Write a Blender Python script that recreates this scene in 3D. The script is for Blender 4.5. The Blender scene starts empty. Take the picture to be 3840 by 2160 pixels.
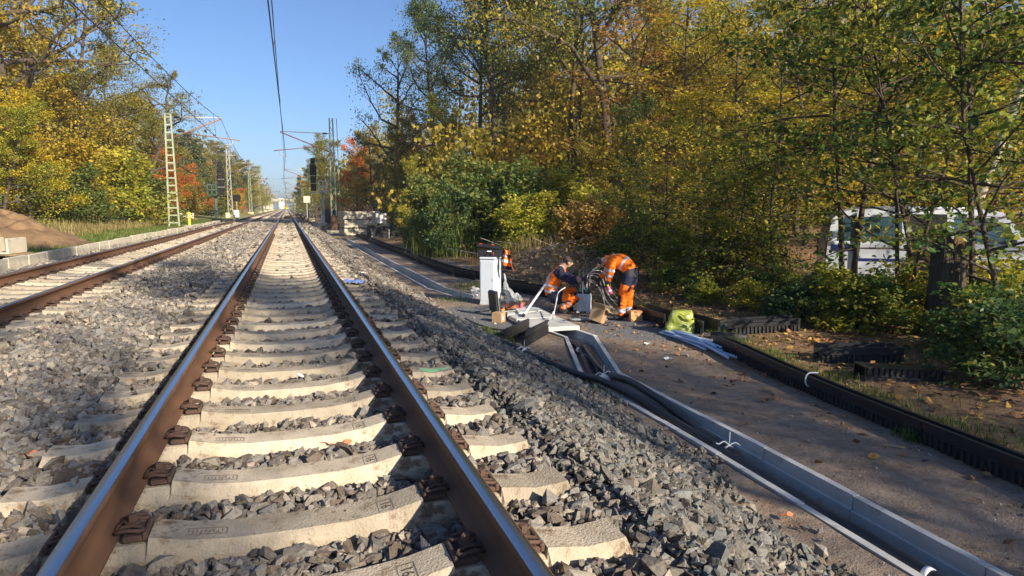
import bpy, bmesh, math, random
import numpy as np
from mathutils import Vector, Matrix

scene = bpy.context.scene
COL = scene.collection
rad = math.radians

# ------------------------------------------------------------------ camera
FPX = 2500.0                                   # focal length in pixels of the 3840 px wide photo
PITCH = math.atan(300.0 / FPX)
YAW = math.atan(845.0 / math.hypot(FPX, 300.0))
CAM = Vector((0.02, 0.0, 1.1625))
cam_data = bpy.data.cameras.new("camera")
cam_data.sensor_width = 36.0
cam_data.lens = FPX / 3840.0 * 36.0
cam_data.clip_start = 0.05
cam_data.clip_end = 3000.0
cam = bpy.data.objects.new("camera", cam_data)
COL.objects.link(cam)
cam.location = CAM
cam.rotation_euler = (rad(90) - PITCH, 0, -YAW)
scene.camera = cam

# ------------------------------------------------------------------ sky, sun, exposure
SUN_ELEV = rad(26)
SUN_AZ = math.atan2(0.46, -0.888)              # clockwise from +Y: behind the camera, to the right
world = bpy.data.worlds.new("World")
scene.world = world
world.use_nodes = True
wn = world.node_tree
wn.nodes.clear()
sky = wn.nodes.new("ShaderNodeTexSky")
sky.sky_type = 'NISHITA'
sky.sun_disc = False
sky.sun_elevation = SUN_ELEV
sky.sun_rotation = SUN_AZ
sky.air_density = 0.85
sky.dust_density = 1.3
sky.ozone_density = 7.0
bg = wn.nodes.new("ShaderNodeBackground")
bg.inputs["Strength"].default_value = 0.088
wo = wn.nodes.new("ShaderNodeOutputWorld")
wn.links.new(sky.outputs[0], bg.inputs[0])
wn.links.new(bg.outputs[0], wo.inputs[0])

sun_data = bpy.data.lights.new("sun", 'SUN')
sun_data.energy = 5.0
sun_data.angle = rad(0.5)
sun_data.color = (1.0, 0.87, 0.68)
sun = bpy.data.objects.new("sun", sun_data)
COL.objects.link(sun)
SUNV = Vector((math.sin(SUN_AZ) * math.cos(SUN_ELEV), math.cos(SUN_AZ) * math.cos(SUN_ELEV), math.sin(SUN_ELEV)))
sun.rotation_euler = SUNV.to_track_quat('Z', 'Y').to_euler()
sun.location = (30, -40, 40)

vs = scene.view_settings
vs.view_transform = 'Standard'
vs.look = 'None'
vs.gamma = 1.0
vs.use_curve_mapping = False
vs.exposure = 0.92
scene.render.engine = 'CYCLES'
scene.cycles.use_denoising = True
scene.cycles.max_bounces = 8
scene.cycles.diffuse_bounces = 5
scene.cycles.glossy_bounces = 3
scene.cycles.transmission_bounces = 4
scene.cycles.transparent_max_bounces = 8
scene.cycles.caustics_reflective = False
scene.cycles.caustics_refractive = False

# ------------------------------------------------------------------ measuring helpers
CF, SF, CY, SY = math.cos(PITCH), math.sin(PITCH), math.cos(YAW), math.sin(YAW)

def ray(px, py):
    a = (px - 1920.0) / FPX
    b = -(py - 1080.0) / FPX
    fw = CF + b * SF
    up = -SF + b * CF
    return Vector((fw * SY + a * CY, fw * CY - a * SY, up))

def at_level(px, py, z):
    r = ray(px, py)
    return CAM + r * ((z - CAM.z) / r.z)

def col_at(px, d):
    """ground position seen at photo column px at depth d in front of the lens"""
    a = (px - 1920.0) / FPX
    return (CAM.x + d * SY + a * d * CY, d * CY - a * d * SY)

# ------------------------------------------------------------------ ground height
PATH_Z = -0.93
TROUGH_HW = 0.27
# centre lines of the two sunk cable troughs
NEAR_LINE = [(3.52, -0.6), (3.56, 1.6), (3.66, 4.6), (3.70, 7.45), (4.47, 9.75), (4.36, 10.85)]
FAR_LINE = [(4.70, 14.80), (3.98, 15.15), (3.66, 17.2), (3.62, 30.0), (3.62, 47.0)]

def seg_dist(x, y, pts):
    d = np.full(np.shape(x), 1e9)
    for (ax, ay), (bx, by) in zip(pts[:-1], pts[1:]):
        vx, vy = bx - ax, by - ay
        L2 = vx * vx + vy * vy
        t = np.clip(((x - ax) * vx + (y - ay) * vy) / L2, 0, 1)
        d = np.minimum(d, np.hypot(x - ax - t * vx, y - ay - t * vy))
    return d

XL = [-600, -60, -25, -14, -9.5, -7.2, -6.30, -6.18, -5.6, -5.45, -2.75, -2.6, -2.05, -1.5, -1.35, 1.35, 1.55]
ZL = [6.0, 1.8, 1.0, 0.55, 0.10, -0.12, -0.14, -0.33, -0.31, -0.315, -0.315, -0.26, -0.235, -0.26, -0.315, -0.315, -0.235]

def toe(y):
    return np.interp(y, [0, 2.0, 3.5, 5.0, 9, 12], [2.55, 2.72, 3.05, 3.28, 3.35, 3.05])

def terr(x, y, trench=True):
    x = np.asarray(x, float)
    y = np.asarray(y, float)
    z = np.interp(x, XL, ZL)
    tw = toe(y)
    k = np.clip((x - 1.5) / (tw - 1.5), 0, 1)
    k = k * k * (3 - 2 * k) * 0.35 + k * 0.65
    zr = -0.235 + (PATH_Z + 0.235) * k
    zr = zr + np.interp(x, [5.6, 6.4, 8, 12, 25, 60, 600], [0, 0.06, 0.10, 0.16, 0.5, 1.2, 6.0])
    z = np.where(x > 1.5, zr, z)
    wob = np.sin(x * 1.7 + 0.6 * y) * np.sin(y * 1.13 - 0.4 * x) * 0.5 + 0.3 * np.sin(x * 4.1 + 1) * np.sin(y * 3.7) + 0.2 * np.sin(x * 7.3 + y * 6.1)
    amp = np.interp(x, [-12, -7, -6.2, -2.7, -2.1, -1.4, 1.5, 2.3, 3.3, 6.5, 9, 20], [0.12, 0.03, 0.0, 0.005, 0.05, 0.006, 0.006, 0.035, 0.012, 0.02, 0.05, 0.15])
    z = z + wob * amp
    # a dip scraped between the tracks
    z = z - 0.13 * np.exp(-(((x + 2.0) / 0.55) ** 2 + ((y - 12.3) / 1.6) ** 2))
    # lumps of dug sand behind the workers
    z = z + 0.42 * np.exp(-(((x - 7.9) / 1.5) ** 2 + ((y - 20.3) / 1.3) ** 2))
    z = z + 0.55 * np.exp(-(((x - 8.6) / 1.0) ** 2 + ((y - 22.8) / 1.6) ** 2))
    z = z + 0.40 * np.exp(-(((x - 10.9) / 1.7) ** 2 + ((y - 19.8) / 1.2) ** 2))
    near_sand = np.exp(-(((x - 9.0) / 2.6) ** 2 + ((y - 20.4) / 2.4) ** 2))
    z = z + near_sand * 0.10 * (np.sin(x * 5.3 + y * 2.1) * np.sin(y * 6.1 - x) + 0.5 * np.sin(x * 11 + 2) * np.sin(y * 9))
    if trench:
        d = np.minimum(seg_dist(x, y, NEAR_LINE), seg_dist(x, y, FAR_LINE))
        z = np.where(d < TROUGH_HW - 0.035, PATH_Z - 0.42, z)
    return z

def gz(x, y):
    return float(terr(x, y, False))

def on_ground(px, py, it=6):
    z = PATH_Z
    for _ in range(it):
        p = at_level(px, py, z)
        z = gz(p.x, p.y)
    return Vector((p.x, p.y, z))

# ------------------------------------------------------------------ mesh helpers
class MB:
    def __init__(s):
        s.v, s.f, s.m, s.s = [], [], [], []

    def add(s, vs_, fs_, mi=0, sm=False):
        o = len(s.v)
        s.v.extend([tuple(p) for p in vs_])
        for f in fs_:
            s.f.append([o + i for i in f])
            s.m.append(mi)
            s.s.append(sm)

    def box(s, c, size, mi=0, bev=0.0, rot=None, taper=None):
        hx, hy, hz = size[0] / 2, size[1] / 2, size[2] / 2
        if bev <= 0:
            vv = [(x * hx, y * hy, z * hz) for z in (-1, 1) for y in (-1, 1) for x in (-1, 1)]
            ff = [(0, 2, 3, 1), (4, 5, 7, 6), (0, 1, 5, 4), (2, 6, 7, 3), (0, 4, 6, 2), (1, 3, 7, 5)]
        else:
            b = min(bev, hx * .9, hy * .9, hz * .9)
            vv, idx = [], {}
            for sx in (-1, 1):
                for sy in (-1, 1):
                    for sz in (-1, 1):
                        for ax in range(3):
                            p = [sx * hx, sy * hy, sz * hz]
                            for k, sg in enumerate((sx, sy, sz)):
                                if k != ax:
                                    p[k] -= sg * b
                            idx[(sx, sy, sz, ax)] = len(vv)
                            vv.append(tuple(p))
            ff = []
            for ax in range(3):
                o1, o2 = [k for k in range(3) if k != ax]
                for sg in (-1, 1):
                    q = []
                    for a, c2 in ((-1, -1), (1, -1), (1, 1), (-1, 1)):
                        t = [0, 0, 0]
                        t[ax], t[o1], t[o2] = sg, a, c2
                        q.append(idx[(*t, ax)])
                    ff.append(q)
                for a in (-1, 1):
                    for c2 in (-1, 1):
                        t1, t2 = [0, 0, 0], [0, 0, 0]
                        t1[ax], t1[o1], t1[o2] = -1, a, c2
                        t2[ax], t2[o1], t2[o2] = 1, a, c2
                        ff.append([idx[(*t1, o1)], idx[(*t2, o1)], idx[(*t2, o2)], idx[(*t1, o2)]])
            for sx in (-1, 1):
                for sy in (-1, 1):
                    for sz in (-1, 1):
                        ff.append([idx[(sx, sy, sz, k)] for k in range(3)])
        if taper:
            vv = [(p[0] * (taper[0] if p[2] > 0 else 1), p[1] * (taper[1] if p[2] > 0 else 1), p[2]) for p in vv]
        M = rot if rot is not None else Matrix.Identity(3)
        C = Vector(c)
        s.add([M @ Vector(p) + C for p in vv], ff, mi)

    def tube(s, pts, r, n=8, mi=0, caps=True, sm=True):
        pts = [Vector(p) for p in pts]
        N = len(pts)
        rs = [r] * N if isinstance(r, (int, float)) else list(r)
        tan = []
        for i in range(N):
            t = pts[min(i + 1, N - 1)] - pts[max(i - 1, 0)]
            tan.append(t.normalized() if t.length > 1e-9 else Vector((0, 0, 1)))
        ref = Vector((0, 0, 1)) if abs(tan[0].z) < .9 else Vector((1, 0, 0))
        u = tan[0].cross(ref).normalized()
        vv = []
        for i in range(N):
            u = (u - tan[i] * u.dot(tan[i]))
            u = u.normalized() if u.length > 1e-6 else tan[i].orthogonal().normalized()
            w = tan[i].cross(u)
            for k in range(n):
                a = 2 * math.pi * k / n
                vv.append(pts[i] + (u * math.cos(a) + w * math.sin(a)) * rs[i])
        ff = [(i * n + k, i * n + (k + 1) % n, (i + 1) * n + (k + 1) % n, (i + 1) * n + k) for i in range(N - 1) for k in range(n)]
        s.add(vv, ff, mi, sm)
        if caps:
            o = len(s.v) - len(vv)
            s.f.append([o + k for k in range(n)][::-1]); s.m.append(mi); s.s.append(False)
            s.f.append([o + (N - 1) * n + k for k in range(n)]); s.m.append(mi); s.s.append(False)

    def lathe(s, prof, c=(0, 0, 0), n=16, mi=0, sm=True, axis=None):
        vv = []
        A = axis if axis is not None else Matrix.Identity(3)
        C = Vector(c)
        for r, z in prof:
            for k in range(n):
                a = 2 * math.pi * k / n
                vv.append(A @ Vector((r * math.cos(a), r * math.sin(a), z)) + C)
        N = len(prof)
        ff = [(i * n + k, i * n + (k + 1) % n, (i + 1) * n + (k + 1) % n, (i + 1) * n + k) for i in range(N - 1) for k in range(n)]
        ff.append(list(range(n))[::-1])
        ff.append([(N - 1) * n + k for k in range(n)])
        s.add(vv, ff, mi, sm)

    def prism(s, poly, a, b, mi=0, frame=None, sm=False):
        """poly: 2-D outline, swept from station a to b; frame(u, v, t) -> point"""
        n = len(poly)
        vv = [frame(u, v, t) for t in (a, b) for (u, v) in poly]
        ff = [(k, (k + 1) % n, n + (k + 1) % n, n + k) for k in range(n)]
        s.add(vv, ff, mi, sm)
        o = len(s.v) - 2 * n
        s.f.append([o + k for k in range(n)][::-1]); s.m.append(mi); s.s.append(False)
        s.f.append([o + n + k for k in range(n)]); s.m.append(mi); s.s.append(False)

    def build(s, name, mats, parent=None, world=False):
        if not isinstance(mats, (list, tuple)):
            mats = [mats]
        me = bpy.data.meshes.new(name)
        off = Vector((0, 0, 0))
        if world and parent is not None:
            off = parent.location.copy()
            if parent.parent is not None:
                off += parent.parent.location
        me.from_pydata([(p[0] - off.x, p[1] - off.y, p[2] - off.z) for p in s.v], [], s.f)
        for m_ in mats:
            me.materials.append(m_)
        me.polygons.foreach_set("material_index", s.m)
        me.polygons.foreach_set("use_smooth", s.s)
        bm = bmesh.new(); bm.from_mesh(me)
        bmesh.ops.recalc_face_normals(bm, faces=bm.faces)
        bm.to_mesh(me); bm.free()
        me.update()
        o = bpy.data.objects.new(name, me)
        COL.objects.link(o)
        if parent is not None:
            o.parent = parent
        return o

def tag(o, label, cat, group=None):
    o["label"] = label
    o["category"] = cat
    if group:
        o["group"] = group
    return o

def thing(name, label, cat, loc=(0, 0, 0), rz=0.0, group=None):
    o = bpy.data.objects.new(name, None)
    o.empty_display_size = .1
    COL.objects.link(o)
    o.location = loc
    o.rotation_euler = (0, 0, rz)
    return tag(o, label, cat, group)

def solo(name, mb, mats, label, cat, group=None):
    """a thing that is one mesh: its origin goes to the middle of its base"""
    a = np.array(mb.v)
    c = Vector(((a[:, 0].min() + a[:, 0].max()) / 2, (a[:, 1].min() + a[:, 1].max()) / 2, a[:, 2].min()))
    mb.v = [(p[0] - c.x, p[1] - c.y, p[2] - c.z) for p in mb.v]
    o = mb.build(name, mats)
    o.location = c
    return tag(o, label, cat, group)

def kids(o):
    return [c for c in o.children]

def dup(root, loc=None, rz=None, label=None, group=None, scale=None):
    r = root.copy(); COL.objects.link(r)
    if loc is not None: r.location = loc
    if rz is not None: r.rotation_euler = (0, 0, rz)
    if scale is not None: r.scale = scale if isinstance(scale, (tuple, list)) else (scale,) * 3
    if label: r["label"] = label
    if group: r["group"] = group
    for ch in kids(root):
        c = ch.copy(); COL.objects.link(c); c.parent = r
        for g in kids(ch):
            d = g.copy(); COL.objects.link(d); d.parent = c
    return r

def np_mesh(name, V, F, mats, parent=None, face_rnd=None, mi=None, smooth=False):
    """V (n,3), F (m,k) arrays -> linked object, with an optional random value per face"""
    me = bpy.data.meshes.new(name)
    V = np.ascontiguousarray(V, np.float32)
    F = np.ascontiguousarray(F, np.int32)
    me.vertices.add(len(V)); me.vertices.foreach_set("co", V.ravel())
    k = F.shape[1]
    me.loops.add(F.size); me.loops.foreach_set("vertex_index", F.ravel())
    me.polygons.add(len(F))
    me.polygons.foreach_set("loop_start", np.arange(0, F.size, k, dtype=np.int32))
    me.polygons.foreach_set("loop_total", np.full(len(F), k, np.int32))
    for m_ in (mats if isinstance(mats, (list, tuple)) else [mats]):
        me.materials.append(m_)
    if mi is not None:
        me.polygons.foreach_set("material_index", np.ascontiguousarray(mi, np.int32))
    me.polygons.foreach_set("use_smooth", np.full(len(F), bool(smooth)))
    if face_rnd is not None:
        a = me.attributes.new("rnd", 'FLOAT', 'FACE')
        a.data.foreach_set("value", np.ascontiguousarray(face_rnd, np.float32))
    me.update(calc_edges=True)
    o = bpy.data.objects.new(name, me)
    COL.objects.link(o)
    if parent is not None:
        o.parent = parent
    return o

# ------------------------------------------------------------------ materials
def ramp(nt, stops, interp='LINEAR'):
    r = nt.nodes.new("ShaderNodeValToRGB")
    r.color_ramp.interpolation = interp
    e = r.color_ramp.elements
    while len(e) < len(stops):
        e.new(0.5)
    for k, (p, c) in enumerate(stops):
        e[k].position = p
        e[k].color = (*c, 1)
    return r

def mat(name, col, col2=None, rough=0.8, scale=6.0, bump=0.0, bscale=40.0, metal=0.0, spec=0.4, lo=0.35, hi=0.65, col3=None, s3=0.0, stretch=None, coords="Object", randv=0.0, trans=0.0, alpha=1.0, t3=.56):
    m = bpy.data.materials.new(name)
    m.use_nodes = True
    nt = m.node_tree
    b = nt.nodes["Principled BSDF"]
    b.inputs["Roughness"].default_value = rough
    b.inputs["Metallic"].default_value = metal
    b.inputs["Specular IOR Level"].default_value = spec
    tc = nt.nodes.new("ShaderNodeTexCoord")
    vec = tc.outputs[coords]
    if stretch:
        mp = nt.nodes.new("ShaderNodeMapping")
        mp.inputs["Scale"].default_value = stretch
        nt.links.new(vec, mp.inputs[0]); vec = mp.outputs[0]
    last = None
    if col2 is not None:
        n = nt.nodes.new("ShaderNodeTexNoise")
        n.inputs["Scale"].default_value = scale
        n.inputs["Detail"].default_value = 6
        n.inputs["Roughness"].default_value = .65
        nt.links.new(vec, n.inputs["Vector"])
        r = ramp(nt, [(lo, col), (hi, col2)])
        nt.links.new(n.outputs["Fac"], r.inputs[0])
        last = r.outputs[0]
        if col3 is not None:
            n3 = nt.nodes.new("ShaderNodeTexNoise")
            n3.inputs["Scale"].default_value = s3
            n3.inputs["Detail"].default_value = 8
            n3.inputs["Roughness"].default_value = .7
            nt.links.new(vec, n3.inputs["Vector"])
            r3 = ramp(nt, [(t3, (0, 0, 0)), (t3 + .12, (1, 1, 1))])
            nt.links.new(n3.outputs["Fac"], r3.inputs[0])
            mx = nt.nodes.new("ShaderNodeMix"); mx.data_type = 'RGBA'
            nt.links.new(r3.outputs[0], mx.inputs["Factor"])
            nt.links.new(last, mx.inputs["A"]); mx.inputs["B"].default_value = (*col3, 1)
            last = mx.outputs["Result"]
    if randv:
        oi = nt.nodes.new("ShaderNodeObjectInfo")
        mr = nt.nodes.new("ShaderNodeMapRange")
        mr.inputs["To Min"].default_value = 1 - randv; mr.inputs["To Max"].default_value = 1 + randv
        nt.links.new(oi.outputs["Random"], mr.inputs["Value"])
        hs = nt.nodes.new("ShaderNodeHueSaturation")
        nt.links.new(mr.outputs[0], hs.inputs["Value"])
        if last is not None: nt.links.new(last, hs.inputs["Color"])
        else: hs.inputs["Color"].default_value = (*col, 1)
        last = hs.outputs[0]
    if last is not None:
        nt.links.new(last, b.inputs["Base Color"])
    else:
        b.inputs["Base Color"].default_value = (*col, 1)
    if bump:
        n2 = nt.nodes.new("ShaderNodeTexNoise")
        n2.inputs["Scale"].default_value = bscale
        n2.inputs["Detail"].default_value = 5
        nt.links.new(vec, n2.inputs["Vector"])
        bp = nt.nodes.new("ShaderNodeBump")
        bp.inputs["Strength"].default_value = min(1, bump)
        bp.inputs["Distance"].default_value = 0.02 * max(1, bump)
        nt.links.new(n2.outputs["Fac"], bp.inputs["Height"])
        nt.links.new(bp.outputs[0], b.inputs["Normal"])
    if trans:
        b.inputs["Transmission Weight"].default_value = trans
    if alpha < 1:
        b.inputs["Alpha"].default_value = alpha
    return m

def leaf_mat(name, cols, transl=0.35, clump=0.35, cscale=0.55, gloss=0.018):
    """leaf colours picked per leaf, shifted in clumps through the crown and from tree to tree"""
    m = bpy.data.materials.new(name)
    m.use_nodes = True
    nt = m.node_tree
    nt.nodes.clear()
    out = nt.nodes.new("ShaderNodeOutputMaterial")
    at = nt.nodes.new("ShaderNodeAttribute"); at.attribute_name = "rnd"
    geo = nt.nodes.new("ShaderNodeNewGeometry")
    n = nt.nodes.new("ShaderNodeTexNoise"); n.inputs["Scale"].default_value = cscale
    n.inputs["Detail"].default_value = 3
    nt.links.new(geo.outputs["Position"], n.inputs["Vector"])
    oi = nt.nodes.new("ShaderNodeObjectInfo")
    def mth(op, a, b_):
        q = nt.nodes.new("ShaderNodeMath"); q.operation = op
        for k, x in enumerate((a, b_)):
            if isinstance(x, (int, float)): q.inputs[k].default_value = x
            else: nt.links.new(x, q.inputs[k])
        return q.outputs[0]
    t = mth('MULTIPLY', at.outputs["Fac"], 1 - clump)
    nn = mth('MULTIPLY', mth('SUBTRACT', n.outputs["Fac"], 0.3), clump * 2.4)
    t = mth('ADD', t, nn)
    t = mth('ADD', t, mth('MULTIPLY', mth('SUBTRACT', oi.outputs["Random"], 0.5), 0.16))
    k = len(cols)
    r = ramp(nt, [(i / (k - 1) * .96 + .02, c) for i, c in enumerate(cols)])
    nt.links.new(t, r.inputs[0])
    # small value jitter leaf by leaf
    hs = nt.nodes.new("ShaderNodeHueSaturation")
    fr = mth('FRACT', mth('MULTIPLY', at.outputs["Fac"], 37.7), 0)
    mr = nt.nodes.new("ShaderNodeMapRange"); mr.inputs["To Min"].default_value = .6; mr.inputs["To Max"].default_value = 1.3
    nt.links.new(fr, mr.inputs["Value"]); nt.links.new(mr.outputs[0], hs.inputs["Value"])
    nt.links.new(r.outputs[0], hs.inputs["Color"])
    d = nt.nodes.new("ShaderNodeBsdfDiffuse")
    tr = nt.nodes.new("ShaderNodeBsdfTranslucent")
    nt.links.new(hs.outputs[0], d.inputs[0]); nt.links.new(hs.outputs[0], tr.inputs[0])
    mx = nt.nodes.new("ShaderNodeMixShader"); mx.inputs[0].default_value = transl
    nt.links.new(d.outputs[0], mx.inputs[1]); nt.links.new(tr.outputs[0], mx.inputs[2])
    g = nt.nodes.new("ShaderNodeBsdfGlossy"); g.inputs["Roughness"].default_value = .45
    m2 = nt.nodes.new("ShaderNodeMixShader"); m2.inputs[0].default_value = gloss
    nt.links.new(mx.outputs[0], m2.inputs[1]); nt.links.new(g.outputs[0], m2.inputs[2])
    nt.links.new(m2.outputs[0], out.inputs[0])
    return m

def rnd_mat(name, cols, rough=.85, bump=0, bscale=60, clump=0.0, cscale=0.4):
    """solid material with its colour picked per face from the 'rnd' value"""
    m = bpy.data.materials.new(name)
    m.use_nodes = True
    nt = m.node_tree
    b = nt.nodes["Principled BSDF"]
    b.inputs["Roughness"].default_value = rough
    b.inputs["Specular IOR Level"].default_value = .35
    at = nt.nodes.new("ShaderNodeAttribute"); at.attribute_name = "rnd"
    k = len(cols)
    r = ramp(nt, [(i / (k - 1), c) for i, c in enumerate(cols)])
    nt.links.new(at.outputs["Fac"], r.inputs[0])
    geo = nt.nodes.new("ShaderNodeNewGeometry")
    n = nt.nodes.new("ShaderNodeTexNoise"); n.inputs["Scale"].default_value = bscale; n.inputs["Detail"].default_value = 5
    nt.links.new(geo.outputs["Position"], n.inputs["Vector"])
    mr = nt.nodes.new("ShaderNodeMapRange")
    mr.inputs["From Min"].default_value = .3; mr.inputs["From Max"].default_value = .7
    mr.inputs["To Min"].default_value = .7; mr.inputs["To Max"].default_value = 1.25
    nt.links.new(n.outputs["Fac"], mr.inputs["Value"])
    hs = nt.nodes.new("ShaderNodeHueSaturation")
    nt.links.new(r.outputs[0], hs.inputs["Color"]); nt.links.new(mr.outputs[0], hs.inputs["Value"])
    nt.links.new(hs.outputs[0], b.inputs["Base Color"])
    if bump:
        bp = nt.nodes.new("ShaderNodeBump"); bp.inputs["Strength"].default_value = bump; bp.inputs["Distance"].default_value = .01
        nt.links.new(n.outputs["Fac"], bp.inputs["Height"]); nt.links.new(bp.outputs[0], b.inputs["Normal"])
    return m

M = {}
M['concrete'] = mat('sleeper_concrete', (.49, .42, .32), (.34, .285, .205), .9, 4.5, .45, 90, col3=(.17, .115, .07), s3=11, randv=.26, t3=.525)
M['concrete_pale'] = mat('pale_concrete', (.60, .54, .42), (.48, .43, .33), .9, 5, .25, 60, col3=(.33, .30, .25), s3=5, randv=.10)
M['concrete_new'] = mat('new_grey_concrete', (.56, .555, .53), (.44, .44, .42), .85, 3, .2, 120, col3=(.30, .30, .28), s3=9, randv=.07)
M['rust'] = mat('rail_rust', (.17, .085, .045), (.11, .058, .034), .75, 9, .15, 120, spec=.3, stretch=(1, .15, 1))
M['steel'] = mat('polished_rail_steel', (.55, .57, .60), (.44, .46, .49), .27, 3, .03, 150, metal=1.0, stretch=(20, .3, 1))
M['clip'] = mat('rusty_clip', (.11, .062, .042), (.07, .044, .033), .8, 25, .3, 150)
M['green_steel'] = mat('mast_green_paint', (.33, .38, .27), (.26, .29, .19), .6, 3, .1, 60, randv=.1)
M['galv'] = mat('galvanised_steel', (.50, .50, .46), (.40, .40, .36), .5, 4, .05, 60, metal=.3)
M['pale_green'] = mat('pale_green_paint', (.46, .58, .42), (.40, .50, .36), .55, 4)
M['dark_green'] = mat('dark_green_paint', (.06, .12, .10), (.05, .09, .08), .5, 4)
M['signal_black'] = mat('signal_black', (.004, .0045, .006), (.008, .009, .011), .5, 4, spec=.3)
M['black_plastic'] = mat('black_plastic', (.010, .011, .014), (.022, .024, .028), .42, 5, .05, 60, spec=.45)
M['dusty_black'] = mat('dusty_black_plastic', (.012, .013, .016), (.034, .033, .033), .6, 7, .05, 60, spec=.35)
M['cable_black'] = mat('black_cable_sheath', (.012, .013, .017), (.02, .022, .027), .38, 6, spec=.5)
M['cable_brown'] = mat('dusty_cable_sheath', (.055, .045, .050), (.035, .030, .036), .55, 9, spec=.4)
M['wire'] = mat('dark_wire', (.045, .05, .055), rough=.6)
M['red_rust'] = mat('reddish_tube', (.30, .14, .11), (.24, .17, .14), .6, 3)
M['white_paint'] = mat('white_paint', (.72, .74, .76), (.64, .66, .68), .4, 2, spec=.5)
M['white_tie'] = mat('white_tie', (.75, .76, .78), rough=.5)
M['cabinet'] = mat('pale_grey_cabinet', (.60, .66, .72), (.55, .61, .67), .45, 2, spec=.5)
M['orange'] = mat('safety_orange', (.98, .20, .016), (.88, .155, .012), .75, 9, .4, 25, spec=.2)
M['navy'] = mat('navy_cloth', (.016, .020, .045), (.028, .032, .060), .85, 9, .3, 25, spec=.2)
M['silver'] = mat('reflective_tape', (.66, .68, .70), (.55, .57, .60), .45, 12, spec=.6)
M['skin'] = mat('skin', (.52, .30, .21), (.45, .25, .17), .55, 8)
M['hair'] = mat('dark_brown_hair', (.035, .022, .015), (.06, .038, .025), .6, 40, .4, 80)
M['boot'] = mat('black_boot', (.015, .015, .018), (.03, .028, .026), .6, 9)
M['glove'] = mat('dark_glove', (.03, .028, .035), (.05, .045, .05), .8, 9)
M['card'] = mat('brown_cardboard', (.46, .29, .16), (.40, .25, .13), .85, 5)
M['card_in'] = mat('cardboard_inside', (.36, .25, .14), (.31, .21, .12), .9, 5)
M['paper_bag'] = mat('brown_paper', (.56, .30, .14), (.48, .25, .11), .85, 12, .5, 18)
M['label_white'] = mat('white_sticker', (.72, .74, .78), rough=.6)
M['pink'] = mat('pink_plastic', (.78, .13, .22), (.70, .10, .18), .4, 5, spec=.5)
M['yellow'] = mat('yellow_plastic', (.80, .58, .05), (.72, .50, .04), .5, 5)
M['lime'] = mat('lime_bag', (.35, .39, .06), (.25, .30, .06), .5, 3, .6, 14, col3=(.66, .72, .45), s3=6)
M['cord_orange'] = mat('orange_cord', (.62, .22, .10), (.50, .17, .08), .6, 20)
M['red'] = mat('red_plastic', (.60, .03, .03), rough=.45)
M['blue_sheet'] = mat('blue_plastic_sheet', (.20, .32, .78), (.30, .42, .85), .4, 6)
M['blue_pipe'] = mat('pale_blue_pipe', (.40, .58, .78), (.55, .68, .82), .4, 30)
M['pale_hose'] = mat('white_hose', (.66, .68, .72), (.55, .56, .60), .5, 12)
M['grey_hose'] = mat('greyish_hose', (.42, .36, .35), (.52, .47, .45), .55, 12)
M['green_cap'] = mat('green_cap', (.10, .42, .25), rough=.5)
M['film'] = mat('clear_film', (.62, .66, .70), rough=.18, spec=.6, alpha=.45)
M['sand'] = mat('orange_sand', (.25, .155, .078), (.14, .088, .046), .95, 1.3, 1.5, 9, col3=(.13, .08, .045), s3=2.6)
M['bark'] = mat('grey_brown_bark', (.10, .075, .055), (.055, .042, .032), .95, 3, 1.0, 14, stretch=(3, 3, .6), coords='Object')
M['bark_pale'] = mat('pale_bark', (.42, .37, .29), (.30, .26, .20), .9, 4, .5, 14, stretch=(2, 2, .7))
M['twig'] = mat('thin_dark_bark', (.045, .034, .026), (.085, .062, .042), .9, 5, .4, 20)
M['stump'] = mat('stump_bark', (.085, .068, .050), (.040, .032, .025), .95, 5, 1.5, 16, stretch=(4, 4, .35))
M['stump_top'] = mat('broken_wood', (.24, .12, .05), (.14, .075, .035), .95, 12, 1.0, 30)
M['van_white'] = mat('white_car_paint', (.62, .66, .73), rough=.22, spec=.6)
M['van_blue'] = mat('dark_blue_band', (.020, .030, .16), rough=.3, spec=.5)
M['glass'] = mat('dark_window_glass', (.035, .075, .095), (.06, .11, .13), .06, 2, spec=.9)
M['near_black'] = mat('near_black_parts_and_shade', (.012, .011, .011), rough=.8)  # near black, for black parts and for painted shade in hollows
M['tyre'] = mat('tyre_rubber', (.018, .018, .019), rough=.8)
M['rim'] = mat('wheel_rim', (.45, .46, .48), rough=.35, metal=.6)
M['lamp_clear'] = mat('headlamp_glass', (.70, .72, .75), rough=.1, spec=.8)
M['lamp_red'] = mat('tail_lamp', (.45, .02, .02), rough=.2, spec=.6)
M['green_spray'] = mat('green_spray_paint', (.22, .62, .25), (.40, .60, .35), .8, 14)
M['mark'] = mat('sunk_mark', (.16, .14, .11), rough=.95)
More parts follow.
